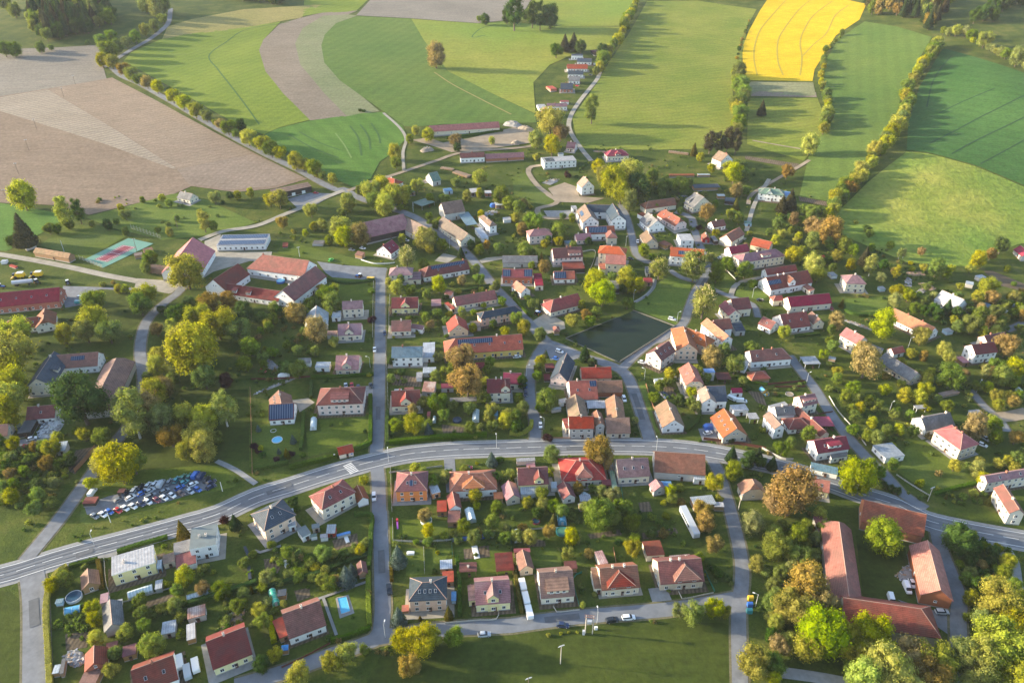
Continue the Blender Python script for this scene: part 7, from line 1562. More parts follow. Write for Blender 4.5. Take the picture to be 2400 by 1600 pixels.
# ------------------------------------------------------------------ vehicles and small things
PAINT = {}
def paint(c):
    if c not in PAINT:
        rgb = {'white': (.75, .75, .74), 'silver': (.42, .45, .48), 'grey': (.16, .18, .20), 'black': (.015, .017, .02), 'navy': (.02, .035, .09), 'blue': (.03, .12, .42), 'red': (.45, .02, .025),
               'maroon': (.16, .03, .04), 'green': (.02, .17, .12), 'teal': (.03, .24, .27), 'lime': (.10, .50, .06), 'yellow': (.75, .46, .02), 'brown': (.17, .10, .07), 'olive': (.20, .20, .12), 'orange': (.62, .20, .04), 'purple': (.45, .10, .42), 'pale blue': (.28, .40, .52)}[c]
        m, t, b = nodes_mat('paint_' + c.replace(' ', '_'), 0.28, 0.5); b.inputs['Base Color'].default_value = (*rgb, 1)
        b.inputs['Coat Weight'].default_value = 0.5; PAINT[c] = m
    return PAINT[c]
TYRE = plain_mat('tyre_rubber', (0.02, 0.02, 0.022), 0.8, 0.1, 2.0)
GLASSV = MATS['window_glass']
LAMPM = plain_mat('lamp_lens', (0.7, 0.68, 0.6), 0.2, 0.02, 2.0)
def loft(secs, m=0):
    """secs: list of (x, halfwidth_bottom, halfwidth_top, zb, zt) -> closed hull"""
    mb = MB(); n = len(secs)
    for x, wb, wt, zb, zt in secs: mb.v += [(x, -wb, zb), (x, wb, zb), (x, wt, zt), (x, -wt, zt)]
    for i in range(n - 1):
        for j in range(4): mb.f.append((4 * i + j, 4 * i + (j + 1) % 4, 4 * i + 4 + (j + 1) % 4, 4 * i + 4 + j)); mb.m.append(m)
    mb.f.append((3, 2, 1, 0)); mb.f.append(tuple(4 * (n - 1) + j for j in range(4))); mb.m += [m, m]
    return mb
CAR = {}
def car_parts(kind):
    if kind in CAR: return CAR[kind]
    if kind == 'car':
        body = loft([(-2.1, .70, .62, .42, .72), (-2.02, .84, .78, .28, .88), (-1.3, .88, .82, .22, .95), (.55, .88, .82, .22, .93), (1.5, .86, .78, .22, .84), (2.0, .80, .70, .28, .70), (2.12, .66, .6, .40, .58)])
        roof = loft([(-1.25, .66, .60, 1.36, 1.40), (-.9, .67, .60, 1.40, 1.46), (.05, .67, .60, 1.40, 1.46), (.35, .64, .58, 1.35, 1.38)])
        glass = loft([(-1.98, .74, .70, .86, .90), (-1.28, .78, .66, .9, 1.37), (.38, .78, .64, .9, 1.36), (1.08, .76, .72, .86, .90)])
        wx, r, lx = 1.3, .32, 2.08
    elif kind == 'estate':
        body = loft([(-2.25, .78, .72, .36, .90), (-2.15, .88, .84, .28, .98), (.5, .90, .84, .24, .98), (1.6, .88, .80, .24, .90), (2.15, .80, .72, .30, .74)])
        roof = loft([(-2.0, .68, .62, 1.50, 1.54), (-1.8, .70, .62, 1.53, 1.60), (.0, .70, .62, 1.53, 1.60), (.3, .66, .6, 1.47, 1.5)])
        glass = loft([(-2.18, .80, .74, .96, 1.0), (-2.0, .80, .68, .96, 1.52), (.33, .80, .66, .96, 1.48), (1.1, .78, .74, .92, .97)])
        wx, r, lx = 1.35, .34, 2.1
    else:
        body = loft([(-2.5, .88, .84, .36, 1.15), (-2.4, .94, .90, .3, 1.2), (1.2, .94, .90, .3, 1.2), (2.2, .90, .82, .3, 1.0), (2.45, .8, .72, .36, .8)])
        roof = loft([(-2.45, .88, .78, 1.2, 1.92), (-2.3, .9, .78, 1.2, 2.0), (.6, .9, .76, 1.2, 2.0), (.9, .86, .74, 1.2, 1.93)])
        glass = loft([(.85, .86, .75, 1.18, 1.9), (1.0, .86, .74, 1.16, 1.86), (1.7, .82, .78, 1.08, 1.12)])
        wx, r, lx = 1.55, .36, 2.42
    wh = MB(); wh.tube((0, -.11, 0), (0, .11, 0), r, r, 12); hub = MB(); hub.tube((0, -.12, 0), (0, .12, 0), r * .55, r * .55, 8)
    hl = MB(); hl.box(-.06, .05, -.16, .16, -.07, .07)
    CAR[kind] = (body, roof, glass, wh.mesh('wheel', TYRE), hub.mesh('rim', METAL), hl.mesh('headlight', LAMPM), wx, r, lx)
    CAR[kind, 'g'] = glass.mesh('windows', GLASSV)
    return CAR[kind]
CB2 = {}
NCAR = [0]
def car(tile, x, y, dx, dy, color, label, kind='car', group=None, cat='car'):
    p = at(tile, x, y, .6); q = at(tile, x + dx, y + dy, .6); d = q - p
    body, roof, glass, wh, hub, hl, wx, r, lx = car_parts(kind)
    k = (kind, color)
    if k not in CB2: CB2[k] = (body.mesh('body', paint(color)), roof.mesh('roof_panel', paint(color)))
    zo = NCAR[0]; NCAR[0] += 1
    o = empty('car' if kind != 'van' else 'van', (p.x, p.y, terr(p.x, p.y) + .16), math.atan2(d.y, d.x))
    tag(o, label, cat if kind != 'van' else 'van', group)
    link('body', CB2[k][0], o); link('roof_panel', CB2[k][1], o); link('windows', CAR[kind, 'g'], o)
    for sx in (-1, 1):
        for sy in (-1, 1):
            w = link('wheel', wh, o, (sx * wx, sy * .80, r)); link('rim', hub, w)
    for sy in (-1, 1): link('headlight', hl, o, (lx, sy * .55, .66))
    return o
ORDS = ['first', 'second', 'third', 'fourth', 'fifth', 'sixth', 'seventh', 'eighth', 'ninth', 'tenth', 'eleventh', 'twelfth', 'thirteenth', 'fourteenth']
def yard_row(row, dx, dy, s):
    for i, q in enumerate(s.split()):
        x, y, c = q.split(',')[:3]; kd = (q.split(',') + ['car'])[3]
        car('20', float(x), float(y), dx, dy, c, f'{c} {"van" if kd == "van" else "car"}, {ORDS[i]} from the lane end in the {row} scrapyard row', kd, 'cars in the scrapyard')
yard_row('front', 80, 48, '870,1603,grey 945,1588,white 1005,1562,blue 1085,1550,red 1150,1530,white 1222,1512,white 1297,1490,navy 1360,1472,white 1440,1455,maroon 1508,1435,white 1580,1412,white 1660,1393,brown 1745,1376,silver 1815,1357,blue')
yard_row('middle', 90, -48, '1095,1450,grey 1198,1435,white 1305,1392,blue 1378,1372,silver 1385,1420,grey,estate 1510,1376,grey 1650,1342,blue 1690,1295,teal 1772,1312,white 1935,1335,navy 1940,1293,navy'.replace(',grey,estate', ',grey,estate'))
yard_row('back', 55, -75, '850,1388,white,van 1235,1365,silver,estate 1292,1338,black 1360,1322,white 1420,1310,white 1480,1308,silver,van 1555,1290,grey 1620,1270,teal 1680,1247,green 1738,1240,green 1797,1228,blue,van 1850,1237,navy,van 1897,1267,black 1150,1395,black')
CARS = [('21', 1090, 75, 0, 60, 'white', 'white car parked at the kerb by the teal-roofed house', 'car'), ('z', 2180, 470, 2, 90, 'white', 'white car beside the gable garage', 'estate'), ('21', 1055, 405, 10, 40, 'black', 'black car in the villa driveway entrance', 'car'),
 ('21', 940, 420, 5, 50, 'navy', 'dark blue car behind the pinkish villa', 'car'), ('21', 880, 402, 5, 50, 'red', 'red car behind the pinkish villa', 'car'), ('21', 825, 405, 5, 50, 'silver', 'silver car behind the pinkish villa', 'car'), ('31', 1225, 710, 12, 80, 'black', 'black car parked beside the dark blue villa', 'estate'),
 ('31', 2097, 1120, 100, -8, 'silver', 'silver hatchback on the verge below the blotchy mauve house', 'car'), ('32', 466, 1035, 100, 12, 'navy', 'navy car on the verge left of the transformer', 'car'), ('32', 920, 990, 100, -22, 'black', 'black people carrier right of the transformer', 'estate'), ('32', 1072, 967, 100, -10, 'white', 'white car with black sunroof on the bottom street', 'estate'),
 ('22', 262, 767, 2, 80, 'white', 'white car at the bottom of the chalet street', 'car'), ('22', 120, 400, 5, 80, 'blue', 'blue van parked in the chalet street', 'van'), ('22', 125, 480, 5, 80, 'navy', 'navy car behind the blue van', 'car'), ('22', 437, 92, 80, 28, 'white', 'white estate car above the black chalet', 'estate'), ('22', 405, 157, 80, 25, 'blue', 'blue car in front of the black chalet', 'car'),
 ('22', 45, 140, 80, -10, 'white', 'white car beside the long yellow house', 'car'), ('22', 1195, 190, 80, 15, 'white', 'white car on the grass by the pink house', 'car'), ('22', 1800, 838, 80, -18, 'white', 'white car under the blue cover beside the large orange house', 'car'), ('22', 1030, 528, 22, 60, 'white', 'white car on the curving street behind the brown barn', 'estate'),
 ('12', 1472, 1363, 80, 18, 'white', 'white car parked on the village green by the pond', 'estate'), ('12', 1917, 800, 60, -8, 'white', 'white car outside the red-roofed garage house', 'car'), ('12', 2278, 1187, 60, -6, 'black', 'black car on the farm lane', 'car'), ('12', 1155, 650, 5, 60, 'white', 'white car beside the long tan barn house', 'car'), ('12', 1088, 808, 60, 15, 'black', 'black car behind the beige school', 'car'),
 ('11', 690, 820, 60, -45, 'lime', 'bright green car on the grass slope', 'estate'), ('11', 1380, 640, 60, 15, 'white', 'white car in the grey barn yard', 'car'), ('11', 980, 712, 60, 12, 'white', 'white car above the little brown hut', 'car'), ('11', 880, 727, 60, 10, 'grey', 'grey car left of the little brown hut', 'car'),
 ('11', 1182, 1492, 2, 60, 'navy', 'dark blue car at the kerb of the straight street', 'car'), ('23', 247, 1182, 100, 24, 'white', 'white car driving on the main road', 'estate'), ('23', 1997, 890, 60, 42, 'silver', 'silver car behind the beige hipped house', 'car'), ('23', 1967, 947, 70, 30, 'white', 'white car behind the beige hipped house', 'car'),
 ('33', 1277, 697, 32, 70, 'white', 'white van in the lower right farmyard', 'van'), ('33', 1132, 805, 15, 50, 'white', 'white van half hidden behind the barn wing', 'van'), ('33', 1600, 915, 120, 5, 'silver', 'silver car below the orange barn', 'estate'), ('33', 1325, 652, 25, 50, 'white', 'small white car beside the farmyard van', 'car'),
 ('20', 292, 892, 100, -25, 'white', 'white car below the rubble heap', 'car'), ('20', 182, 800, 15, 60, 'olive', 'olive van beside the dark lean-to', 'van'), ('10', 745, 1165, 50, 4, 'white', 'white estate car in the workshop yard', 'estate'), ('10', 732, 1212, 70, -2, 'teal', 'teal van in the workshop yard', 'van'),
 ('21', 1945, 1160, 90, -6, 'red', 'red car behind the white orange-roofed villa', 'car'), ('21', 60, 272, 90, 25, 'red', 'red car among the garden clutter', 'car'), ('22', 2110, 548, 90, 8, 'white', 'white camper parked behind the white carport', 'van'), ('23', 370, 195, 70, 8, 'white', 'white van beneath the white-roofed carport', 'van'),
 ('02', 600, 790, 60, 10, 'red', 'red car by the hamlet cottages', 'car'), ('02', 720, 690, 60, 10, 'black', 'black car by the hamlet houses', 'car'), ('02', 770, 597, 50, 5, 'silver', 'silver van at the top of the hamlet', 'van'), ('11', 550, 205, 50, 5, 'red', 'red car at the long brown garage', 'car')]
for t_, x, y, dx, dy, c, lb, kd in CARS: car(t_, x, y, dx, dy, c, lb, kd)

def simple(name, mb, mats, base, rz, label, cat, group=None):
    o = link(name, mb.mesh(name, mats), None, base, rz); tag(o, label, cat, group); return o
def grd(tile, x, y): return at(tile, x, y)
def heading(tile, x, y, dx, dy):
    d = at(tile, x + dx, y + dy) - at(tile, x, y); return math.atan2(d.y, d.x)
# tractors, harvesters, trailers
def tractor(tile, x, y, dx, dy, c, label):
    o = empty('tractor', grd(tile, x, y), heading(tile, x, y, dx, dy)); tag(o, label, 'tractor')
    mb = loft([(-.4, .45, .42, .8, 1.5), (1.3, .42, .38, .8, 1.45), (2.0, .36, .32, .8, 1.3)]); link('bonnet', mb.mesh('bonnet', paint(c)), o)
    mb = loft([(-1.6, .75, .68, 1.1, 2.5), (-.3, .75, .68, 1.1, 2.5)]); link('cab', mb.mesh('cab', GLASSV), o)
    mb = MB(); mb.box(-1.75, -.1, -.8, .8, 2.5, 2.65); link('cab_roof', mb.mesh('cab_roof', paint('white')), o)
    for sx, r in ((-1.1, .85), (1.5, .55)):
        for sy in (-1, 1):
            mb = MB(); mb.tube((0, -.22, 0), (0, .22, 0), r, r, 14); w = link('wheel', mb.mesh('wheel', TYRE), o, (sx, sy * .95, r))
            mb = MB(); mb.tube((0, -.23, 0), (0, .23, 0), r * .5, r * .5, 10); link('rim', mb.mesh('rim', paint('orange')), w)
for a_ in (('10', 345, 1035, 30, 20, 'black', 'dark tractor hitched to the silver tank trailer'), ('10', 628, 1045, 10, 40, 'navy', 'tractor standing at the workshop gable'), ('10', 18, 1075, 50, 0, 'blue', 'blue tractor at the left edge'),
           ('12', 238, 1320, 30, -20, 'blue', 'blue tractor beside the pavilion hedge'), ('11', 945, 978, -50, -10, 'blue', 'blue tractor on the paved square')): tractor(*a_)
def harvester(tile, x, y, dx, dy, label):
    o = empty('combine_harvester', grd(tile, x, y), heading(tile, x, y, dx, dy)); tag(o, label, 'combine')
    mb = loft([(-3.4, 1.3, 1.1, 1.2, 3.0), (-2.6, 1.45, 1.3, 1.0, 3.5), (1.2, 1.45, 1.3, 1.0, 3.5), (1.8, 1.3, 1.2, 1.2, 2.6)]); link('body', mb.mesh('body', paint('yellow')), o)
    mb = MB(); mb.box(-2.9, .4, -1.35, 1.35, 3.51, 3.75); link('grain_tank', mb.mesh('grain_tank', paint('white')), o)
    mb = loft([(1.85, .9, .8, 1.7, 3.3), (3.2, .85, .75, 1.8, 3.2)]); link('cab', mb.mesh('cab', GLASSV), o)
    mb = MB(); mb.box(3.3, 4.2, -2.2, 2.2, .3, 1.0); link('header', mb.mesh('header', paint('yellow')), o)
    for sx, r in ((1.4, .9), (-2.2, .6)):
        for sy in (-1, 1):
            mb = MB(); mb.tube((0, -.3, 0), (0, .3, 0), r, r, 14); link('wheel', mb.mesh('wheel', TYRE), o, (sx, sy * 1.35, r))
harvester('10', 180, 985, -80, 5, 'yellow combine harvester on the grass, nearer the edge'); harvester('10', 345, 975, -80, 5, 'yellow combine harvester behind the tank trailer')
o = empty('tank_trailer', grd('10', 215, 1050), heading('10', 110, 1060, 220, -25)); tag(o, 'long silver tank trailer in the workshop yard', 'trailer')
mb = MB(); mb.tube((-5.5, 0, 2.2), (5.5, 0, 2.2), 1.25, 1.25, 16); link('tank', mb.mesh('tank', METAL), o)
for sx in (-3.8, -2.6, 3.5):
    for sy in (-1, 1): mb = MB(); mb.tube((0, -.2, 0), (0, .2, 0), .55, .55, 12); link('wheel', mb.mesh('wheel', TYRE), o, (sx, sy * 1.0, .55))
def trailer(tile, x, y, dx, dy, L, w, h, m, label, name='trailer', cat='trailer'):
    o = empty(name, grd(tile, x, y), heading(tile, x, y, dx, dy)); tag(o, label, cat)
    mb = loft([(-L / 2, w / 2 * .96, w / 2 * .92, .7, h - .1), (-L / 2 + .2, w / 2, w / 2 * .96, .6, h), (L / 2 - .3, w / 2, w / 2 * .96, .6, h), (L / 2, w / 2 * .95, w / 2 * .9, .8, h - .25)]); link('body', mb.mesh('body', m), o)
    mb = MB(); mb.box(-L * .3, L * .2, -w / 2 - .02, w / 2 + .02, h * .55, h * .78); link('windows', mb.mesh('windows', GLASSV), o)
    for sx in (-.28, .2):
        for sy in (-1, 1): mb = MB(); mb.tube((0, -.12, 0), (0, .12, 0), .34, .34, 10); link('wheel', mb.mesh('wheel', TYRE), o, (sx * L, sy * (w / 2 - .12), .34))
    return o
trailer('32', 1625, 115, 25, 50, 15, 2.6, 3.0, paint('silver'), 'long pale site trailer parked by the copper tree')
trailer('11', 1055, 995, 50, 5, 4.5, 2.0, 1.3, paint('yellow'), 'yellow trailer behind the blue tractor on the square')
for i, (x, y) in enumerate(((98, 690), (128, 815), (158, 940))): trailer('32', x, y, 15, 60, 5.0, 2.2, 2.2, paint('white'), f'white caravan beside the golden hedge, {ORDS[i]} from the gable shed', 'caravan', 'caravan')
for i, (x, y) in enumerate(((1660, 1400), (1730, 1490), (1805, 1430))): trailer('30', x, y, 10, 60, 5.2, 2.2, 2.3, paint('white' if i != 1 else 'silver'), f'pale caravan in the bottom left yard, {ORDS[i]} from the rust-red roof', 'caravan', 'caravan')
trailer('20', 270, 985, 100, 10, 6, 2.2, 1.6, paint('red'), 'dark red flatbed trailer below the white car')
trailer('22', 2020, 535, 60, 30, 4.5, 2.0, 2.0, paint('white'), 'white caravan behind the flat white garage', 'caravan', 'caravan')
# greenhouses
GG = None
def glass_mat():
    m, t, b = nodes_mat('greenhouse_film', 0.35, 0.5)
    c = ramp(t, wave(t, pos_node(t, True), 1.0), [(0.86, (0.40, 0.49, 0.50)), (0.93, (0.72, 0.74, 0.75))]); t.links.new(c, b.inputs['Base Color']); return m
GF = glass_mat(); GFG = plain_mat('green_film', (0.05, 0.36, 0.24), 0.4, 0.15, 1.0); GFB = plain_mat('blue_film', (0.10, 0.32, 0.50), 0.4, 0.15, 1.0)
def greenhouse(tile, ax, ay, bx, by, w, h, m, label, round_=True):
    a_, b_ = at(tile, ax, ay), at(tile, bx, by); c = (a_ + b_) / 2; d = b_ - a_; L = d.length
    o = empty('greenhouse', (c.x, c.y, terr(c.x, c.y)), math.atan2(d.y, d.x)); tag(o, label, 'greenhouse')
    prof = [(w / 2 * math.cos(t), h * (math.sin(t) ** .8 if round_ else 0)) for t in [math.pi * k / 8 for k in range(9)]] if round_ else [(w / 2, 0), (w / 2, h * .62), (0, h), (-w / 2, h * .62), (-w / 2, 0)]
    mb = MB(); n = len(prof)
    for x in (-L / 2, L / 2): mb.v += [(x, y, z) for y, z in prof]
    for j in range(n - 1): mb.f.append((j, j + 1, n + j + 1, n + j)); mb.m.append(0)
    mb.f.append(tuple(range(n - 1, -1, -1))); mb.f.append(tuple(range(n, 2 * n))); mb.m += [0, 0]
    link('cover', mb.mesh('cover', m), o)
    fb = MB()
    for k in range(int(L / 1.6) + 1):
        x = -L / 2 + k * L / max(1, int(L / 1.6))
        for (y0, z0), (y1, z1) in zip(prof, prof[1:]): fb.tube((x, y0 * 1.01, z0 * 1.01), (x, y1 * 1.01, z1 * 1.01), .035, .035, 4)
    link('hoop_frame', fb.mesh('hoop_frame', FRAME), o)
    mb = MB(); mb.box(-.02, .03, -.45, .45, 0, 1.8); link('door', mb.mesh('door', METAL), o, (L / 2 if b_.y < a_.y else -L / 2, 0, .02))
for a_ in (('21', 532, 725, 527, 815, 2.8, 2.2, GF, 'white tunnel greenhouse beside the hedge of the villa', True), ('21', 2022, 650, 2018, 745, 3.0, 2.3, GF, 'glass greenhouse with gabled front below the pale fruit tree', False), ('21', 2195, 635, 2200, 715, 2.8, 2.2, GFB, 'pale blue tunnel greenhouse left of the yellow bushes', True),
           ('21', 1640, 705, 1638, 750, 1.5, 1.5, GF, 'small tunnel frame behind the blue spruce', True), ('30', 1185, 785, 1408, 712, 3.0, 2.4, GF, 'long glass greenhouse below the yellow flat-roofed house', False), ('30', 1722, 800, 1962, 728, 2.2, 1.6, GF, 'long low greenhouse with white frames above the hedge', False),
           ('31', 150, 735, 190, 860, 2.6, 2.2, GFG, 'green tunnel greenhouse beside the blossoming shrub', True), ('32', 42, 185, 55, 280, 2.4, 2.0, GF, 'silver tunnel greenhouse behind the cream gable shed', True), ('32', 452, 10, 462, 120, 3.4, 2.8, GFB, 'blue-covered tunnel shed above the turquoise pool', True),
           ('b2', 878, 385, 900, 465, 3.2, 2.5, GF, 'white glass greenhouse right of the narrow maroon outbuilding', False), ('13', 2150, 1290, 2225, 1320, 2.0, 1.6, GF, 'white frame bed at the right-hand gardens, lower', False), ('13', 2215, 1230, 2325, 1265, 2.0, 1.6, GF, 'white frame bed at the right-hand gardens, upper', False),
           ('23', 2290-2290+2290, 445, 2345, 500, 2.2, 1.8, GF, 'glass frame at the far right garden edge', False), ('22', 2285, 440, 2345, 500, 2.0, 1.8, GFB, 'bluish glasshouse in the walled vegetable garden', False), ('30', 600, 915, 740, 885, 3.0, 1.2, GFB, 'blue covered frame below the round grey pool', True), ('22', 645, 1410, 700, 1440, 2.4, 1.8, GF, 'small glass frame behind the round brown bush', False)): greenhouse(*a_)
# pools
WATB = plain_mat('pool_water', (0.10, 0.42, 0.62), 0.08, 0.15, 1.2, 0.5); WATD = plain_mat('dark_pool_water', (0.02, 0.06, 0.10), 0.08, 0.15, 1.2, 0.5); WATG = plain_mat('green_pool_water', (0.06, 0.17, 0.11), 0.08, 0.15, 1.2, 0.5)
def round_pool(tile, x, y, r, h, rim, wat, label, name='swimming_pool', cat='pool'):
    o = empty(name, grd(tile, x, y)); tag(o, label, cat); n = 28
    mb = MB()
    ring = lambda R_, z: [(R_ * math.cos(2 * math.pi * k / n), R_ * math.sin(2 * math.pi * k / n), z) for k in range(n)]
    a_, b_, c, d = ring(r, -.2), ring(r, h), ring(r - .18, h), ring(r - .18, h - .4)
    for p, q in ((a_, b_), (b_, c), (c, d)):
        for k in range(n): k2 = (k + 1) % n; mb.face([p[k], p[k2], q[k2], q[k]])
    link('rim', mb.mesh('rim', rim), o)
    mb = MB(); mb.face(ring(r - .17, h - .15)); link('water', mb.mesh('water', wat), o)
round_pool('31', 1565, 85, 2.2, 1.1, METAL, WATG, 'round steel-walled pool with green water on the lawn'); round_pool('21', 1848, 728, 2.0, .9, paint('navy'), WATD, 'round dark covered pool among the vegetable beds')
round_pool('32', 457, 185, 2.2, 1.0, paint('teal'), WATG, 'round turquoise-rimmed pool below the blue tunnel'); round_pool('30', 685, 788, 2.6, 1.1, METAL, WATD, 'round grey pool beside the golden hedge')
round_pool('11', 228, 1022, 2.6, 1.2, paint('blue'), WATB, 'round blue pool in the farmhouse courtyard'); round_pool('21', 195, 905, 2.3, .35, FRAME, WATB, 'white-edged ornamental pool on the solar house lawn', 'garden_pond')
round_pool('32', 220, 88, 1.6, .6, paint('maroon'), WATD, 'dark round trampoline behind the lemon conservatory house', 'trampoline', 'trampoline'); round_pool('21', 160, 820, 1.3, .2, METAL, GM['lawn'], 'small ring bed on the solar house lawn', 'ring_bed', 'garden bed')
round_pool('23', 197, 485, 1.9, .3, PLINTH, GM['dirt'], 'round sand ring in the walled garden', 'sand_ring', 'garden bed')
def rect_pool():
    q = P('31', '742,785 832,768 872,915 782,945'); c = sum(q, Vector()) / 4
    o = empty('swimming_pool', c); tag(o, 'rectangular bright blue swimming pool with stone surround', 'pool')
    mb = MB(); ins = [c.lerp(p, .9) for p in q]
    for i in range(4):
        j = (i + 1) % 4
        z0, z1 = Vector((0, 0, .30)), Vector((0, 0, .30))
        mb.face([q[i] - c + z0, q[j] - c + z0, ins[j] - c + z1, ins[i] - c + z1]); mb.face([q[i] - c, q[j] - c, q[j] - c + z0, q[i] - c + z0]); mb.face([ins[i] - c + z0, ins[j] - c + z0, ins[j] - c + Vector((0, 0, .1)), ins[i] - c + Vector((0, 0, .1))])
    link('coping', mb.mesh('coping', PLINTH), o); mb = MB(); mb.face([p - c + Vector((0, 0, .16)) for p in ins]); link('water', mb.mesh('water', WATB), o)
rect_pool()
# lamps, poles
def lamp(tile, x, y, h, label, ang=0.0):
    o = empty('street_lamp', grd(tile, x, y), ang); tag(o, label, 'street lamp', 'street lamps')
    mb = MB(); mb.tube((0, 0, -.3), (0, 0, h), .09, .06, 8); link('pole', mb.mesh('pole', METAL), o)
    mb = MB(); mb.tube((0, 0, h), (1.3, 0, h + .25), .05, .04, 6); link('arm', mb.mesh('arm', METAL), o)
    mb = MB(); mb.box(1.1, 1.9, -.16, .16, h + .18, h + .32); link('lamp_head', mb.mesh('lamp_head', FRAME), o)
for tl, x, y, an, lb in (('22', 1215, 350, 2.5, 'grey street lamp at the verge of the curving street'), ('22', 132, 318, .3, 'grey street lamp left of the black chalet'), ('22', 292, 805, 2.8, 'grey street lamp beside the white car in the chalet street'), ('31', 1188, 1150, 1.5, 'street lamp in the bend of the residential street'),
        ('32', 780, 1020, 1.6, 'street lamp opposite the transformer'), ('32', 2235, 868, 2.8, 'street lamp beside the recycling bins'), ('12', 1515, 1392, .4, 'street lamp beside the parked white car on the green'), ('12', 1115, 1195, 1.0, 'street lamp on the garden wall path'), ('12', 1045, 695, 1.2, 'street lamp above the beige school'),
        ('12', 2208, 1165, .5, 'street lamp on the farm lawn'), ('12', 975, 300, .3, 'street lamp beside the guest house'), ('23', 350, 390, .6, 'street lamp on the bend of the side street'), ('23', 1108, 662, .6, 'street lamp in the grassy slope'), ('23', 1915, 465, .8, 'street lamp beside the right-hand lane'), ('23', 1285, 62, .3, 'street lamp behind the little red-roofed hut'),
        ('22', 1325, 1000, 1.7, 'street lamp over the main road beside the roadside barn'), ('30', 870, 310, 1.7, 'street lamp over the main road near the yellow house'), ('21', 1220, 1105, 1.7, 'street lamp at the central junction'), ('21', 2210, 975, 1.7, 'street lamp by the far hedge of the main road'), ('21', 1050, 240, 2.9, 'street lamp at the pink-roofed house garden'), ('11', 1780, 712, .7, 'street lamp beside the long tan-roofed house')):
    lamp(tl, x, y, 6.2, lb, an)
POLE = plain_mat('concrete_pole', (0.45, 0.40, 0.34), 0.9, 0.15, 2.0); POLEW = plain_mat('wooden_pole', (0.16, 0.12, 0.09), 0.9, 0.15, 2.0)
def pole(tile, x, y, h, label, m=None, cross=True, ang=.4, name='utility_pole'):
    o = empty(name, grd(tile, x, y), ang); tag(o, label, 'pole')
    mb = MB(); mb.tube((0, 0, -.4), (0, 0, h), .17, .11, 8); link('post', mb.mesh('post', m or POLE), o)
    if cross:
        mb = MB(); mb.box(-1.1, 1.1, -.07, .07, h - .5, h - .36); mb.box(-.8, .8, -.06, .06, h - .15, h - .03)
        for k in (-1, -.4, .4, 1): mb.tube((k, 0, h - .36), (k, 0, h - .1), .05, .04, 6)
        link('crossarm', mb.mesh('crossarm', METAL), o)
pole('32', 445, 1390, 9.0, 'concrete power pole standing in the dark bottom meadow'); pole('23', 1465, 1468, 7.5, 'power pole at the corner of the sloping lawn'); pole('11', 402, 792, 7.0, 'lamp-like pole on the green car slope', METAL); pole('10', 1258, 742, 9.0, 'dark floodlight pole at the tennis court', POLEW)
pole('10', 590, 745, 8.0, 'pale pole beside the wooden clubhouse', METAL, False); pole('a0', 252, 890, 9.0, 'leaning wooden pole in the ploughed field, lower', POLEW); pole('a0', 198, 1035, 9.0, 'wooden pole on the grass patch in the ploughed field', POLEW); pole('a0', 128, 1200, 9.0, 'wooden pole on the oval grass patch', POLEW); pole('a0', 440, 670, 9.0, 'wooden pole in the planted rows', POLEW); pole('a0', 520, 585, 9.0, 'farthest wooden pole in the ploughed field', POLEW); pole('a0', 48, 1385, 9.0, 'wooden pole left of the round field tree', POLEW)
pole('22', 2080, 1545, 8.0, 'power pole beside the narrow lane', POLE); pole('32', 150, 1640, 6.5, 'rusty crossarm pole at the bottom edge', POLEW); pole('12', 2105, 105, 7.0, 'wooden pole in the upper gardens', POLEW, False); pole('11', 1445, 380, 7.5, 'pale pole beside the farm track', METAL, False); pole('10', 1632, 530, 9.0, 'thin dark pole in the orchard grass', POLEW, False)
pole('30', 1018, 92, 5.0, 'white flagpole in front of the scrapyard', FRAME, False, name='flagpole'); pole('20', 2045, 1375, 5.0, 'pale banner mast at the far end of the scrapyard', FRAME, False, name='flagpole')
def transformer():
    a_, b_ = at('32', 672, 1108), at('32', 738, 1115); c = (a_ + b_) / 2; d = b_ - a_
    o = empty('transformer_station', (c.x, c.y, terr(c.x, c.y)), math.atan2(d.y, d.x)); tag(o, 'two-post pole transformer beside the bottom street', 'transformer')
    w = d.length / 2
    for s in (-1, 1): mb = MB(); mb.tube((0, 0, -.4), (0, 0, 8.6), .2, .14, 8); link('post', mb.mesh('post', POLE), o, (s * w, 0, 0))
    mb = MB(); mb.box(-w - .6, w + .6, -.5, -.38, 8.2, 8.4); mb.box(-w - .6, w + .6, .38, .5, 8.2, 8.4)
    for k in range(5): mb.box(-w + k * w / 2 - .06, -w + k * w / 2 + .06, -.5, .5, 8.4, 8.5)
    link('crossarm', mb.mesh('crossarm', plain_mat('rusty_steel', (0.36, 0.20, 0.15), 0.8, 0.2, 3.0)), o)
    mb = MB(); mb.box(-.7, .7, -.4, .4, 5.0, 6.3); [mb.box(-.75 + k * .22, -.69 + k * .22, -.5, .5, 5.1, 6.1) for k in range(7)]; link('transformer_tank', mb.mesh('transformer_tank', METAL), o)
    mb = MB(); mb.box(-w - .9, -w - .1, -.9, -.2, 0, 1.9); link('switch_box', mb.mesh('switch_box', METAL), o)
transformer()
mb = MB(); mb.box(-.5, .5, -.3, .3, 0, 1.2); mb.box(-.55, .55, -.35, .35, 1.2, 1.3); simple('meter_cabinet', mb, [FRAME], grd('32', 770, 1075), 0, 'small white meter cabinet right of the transformer', 'cabinet')
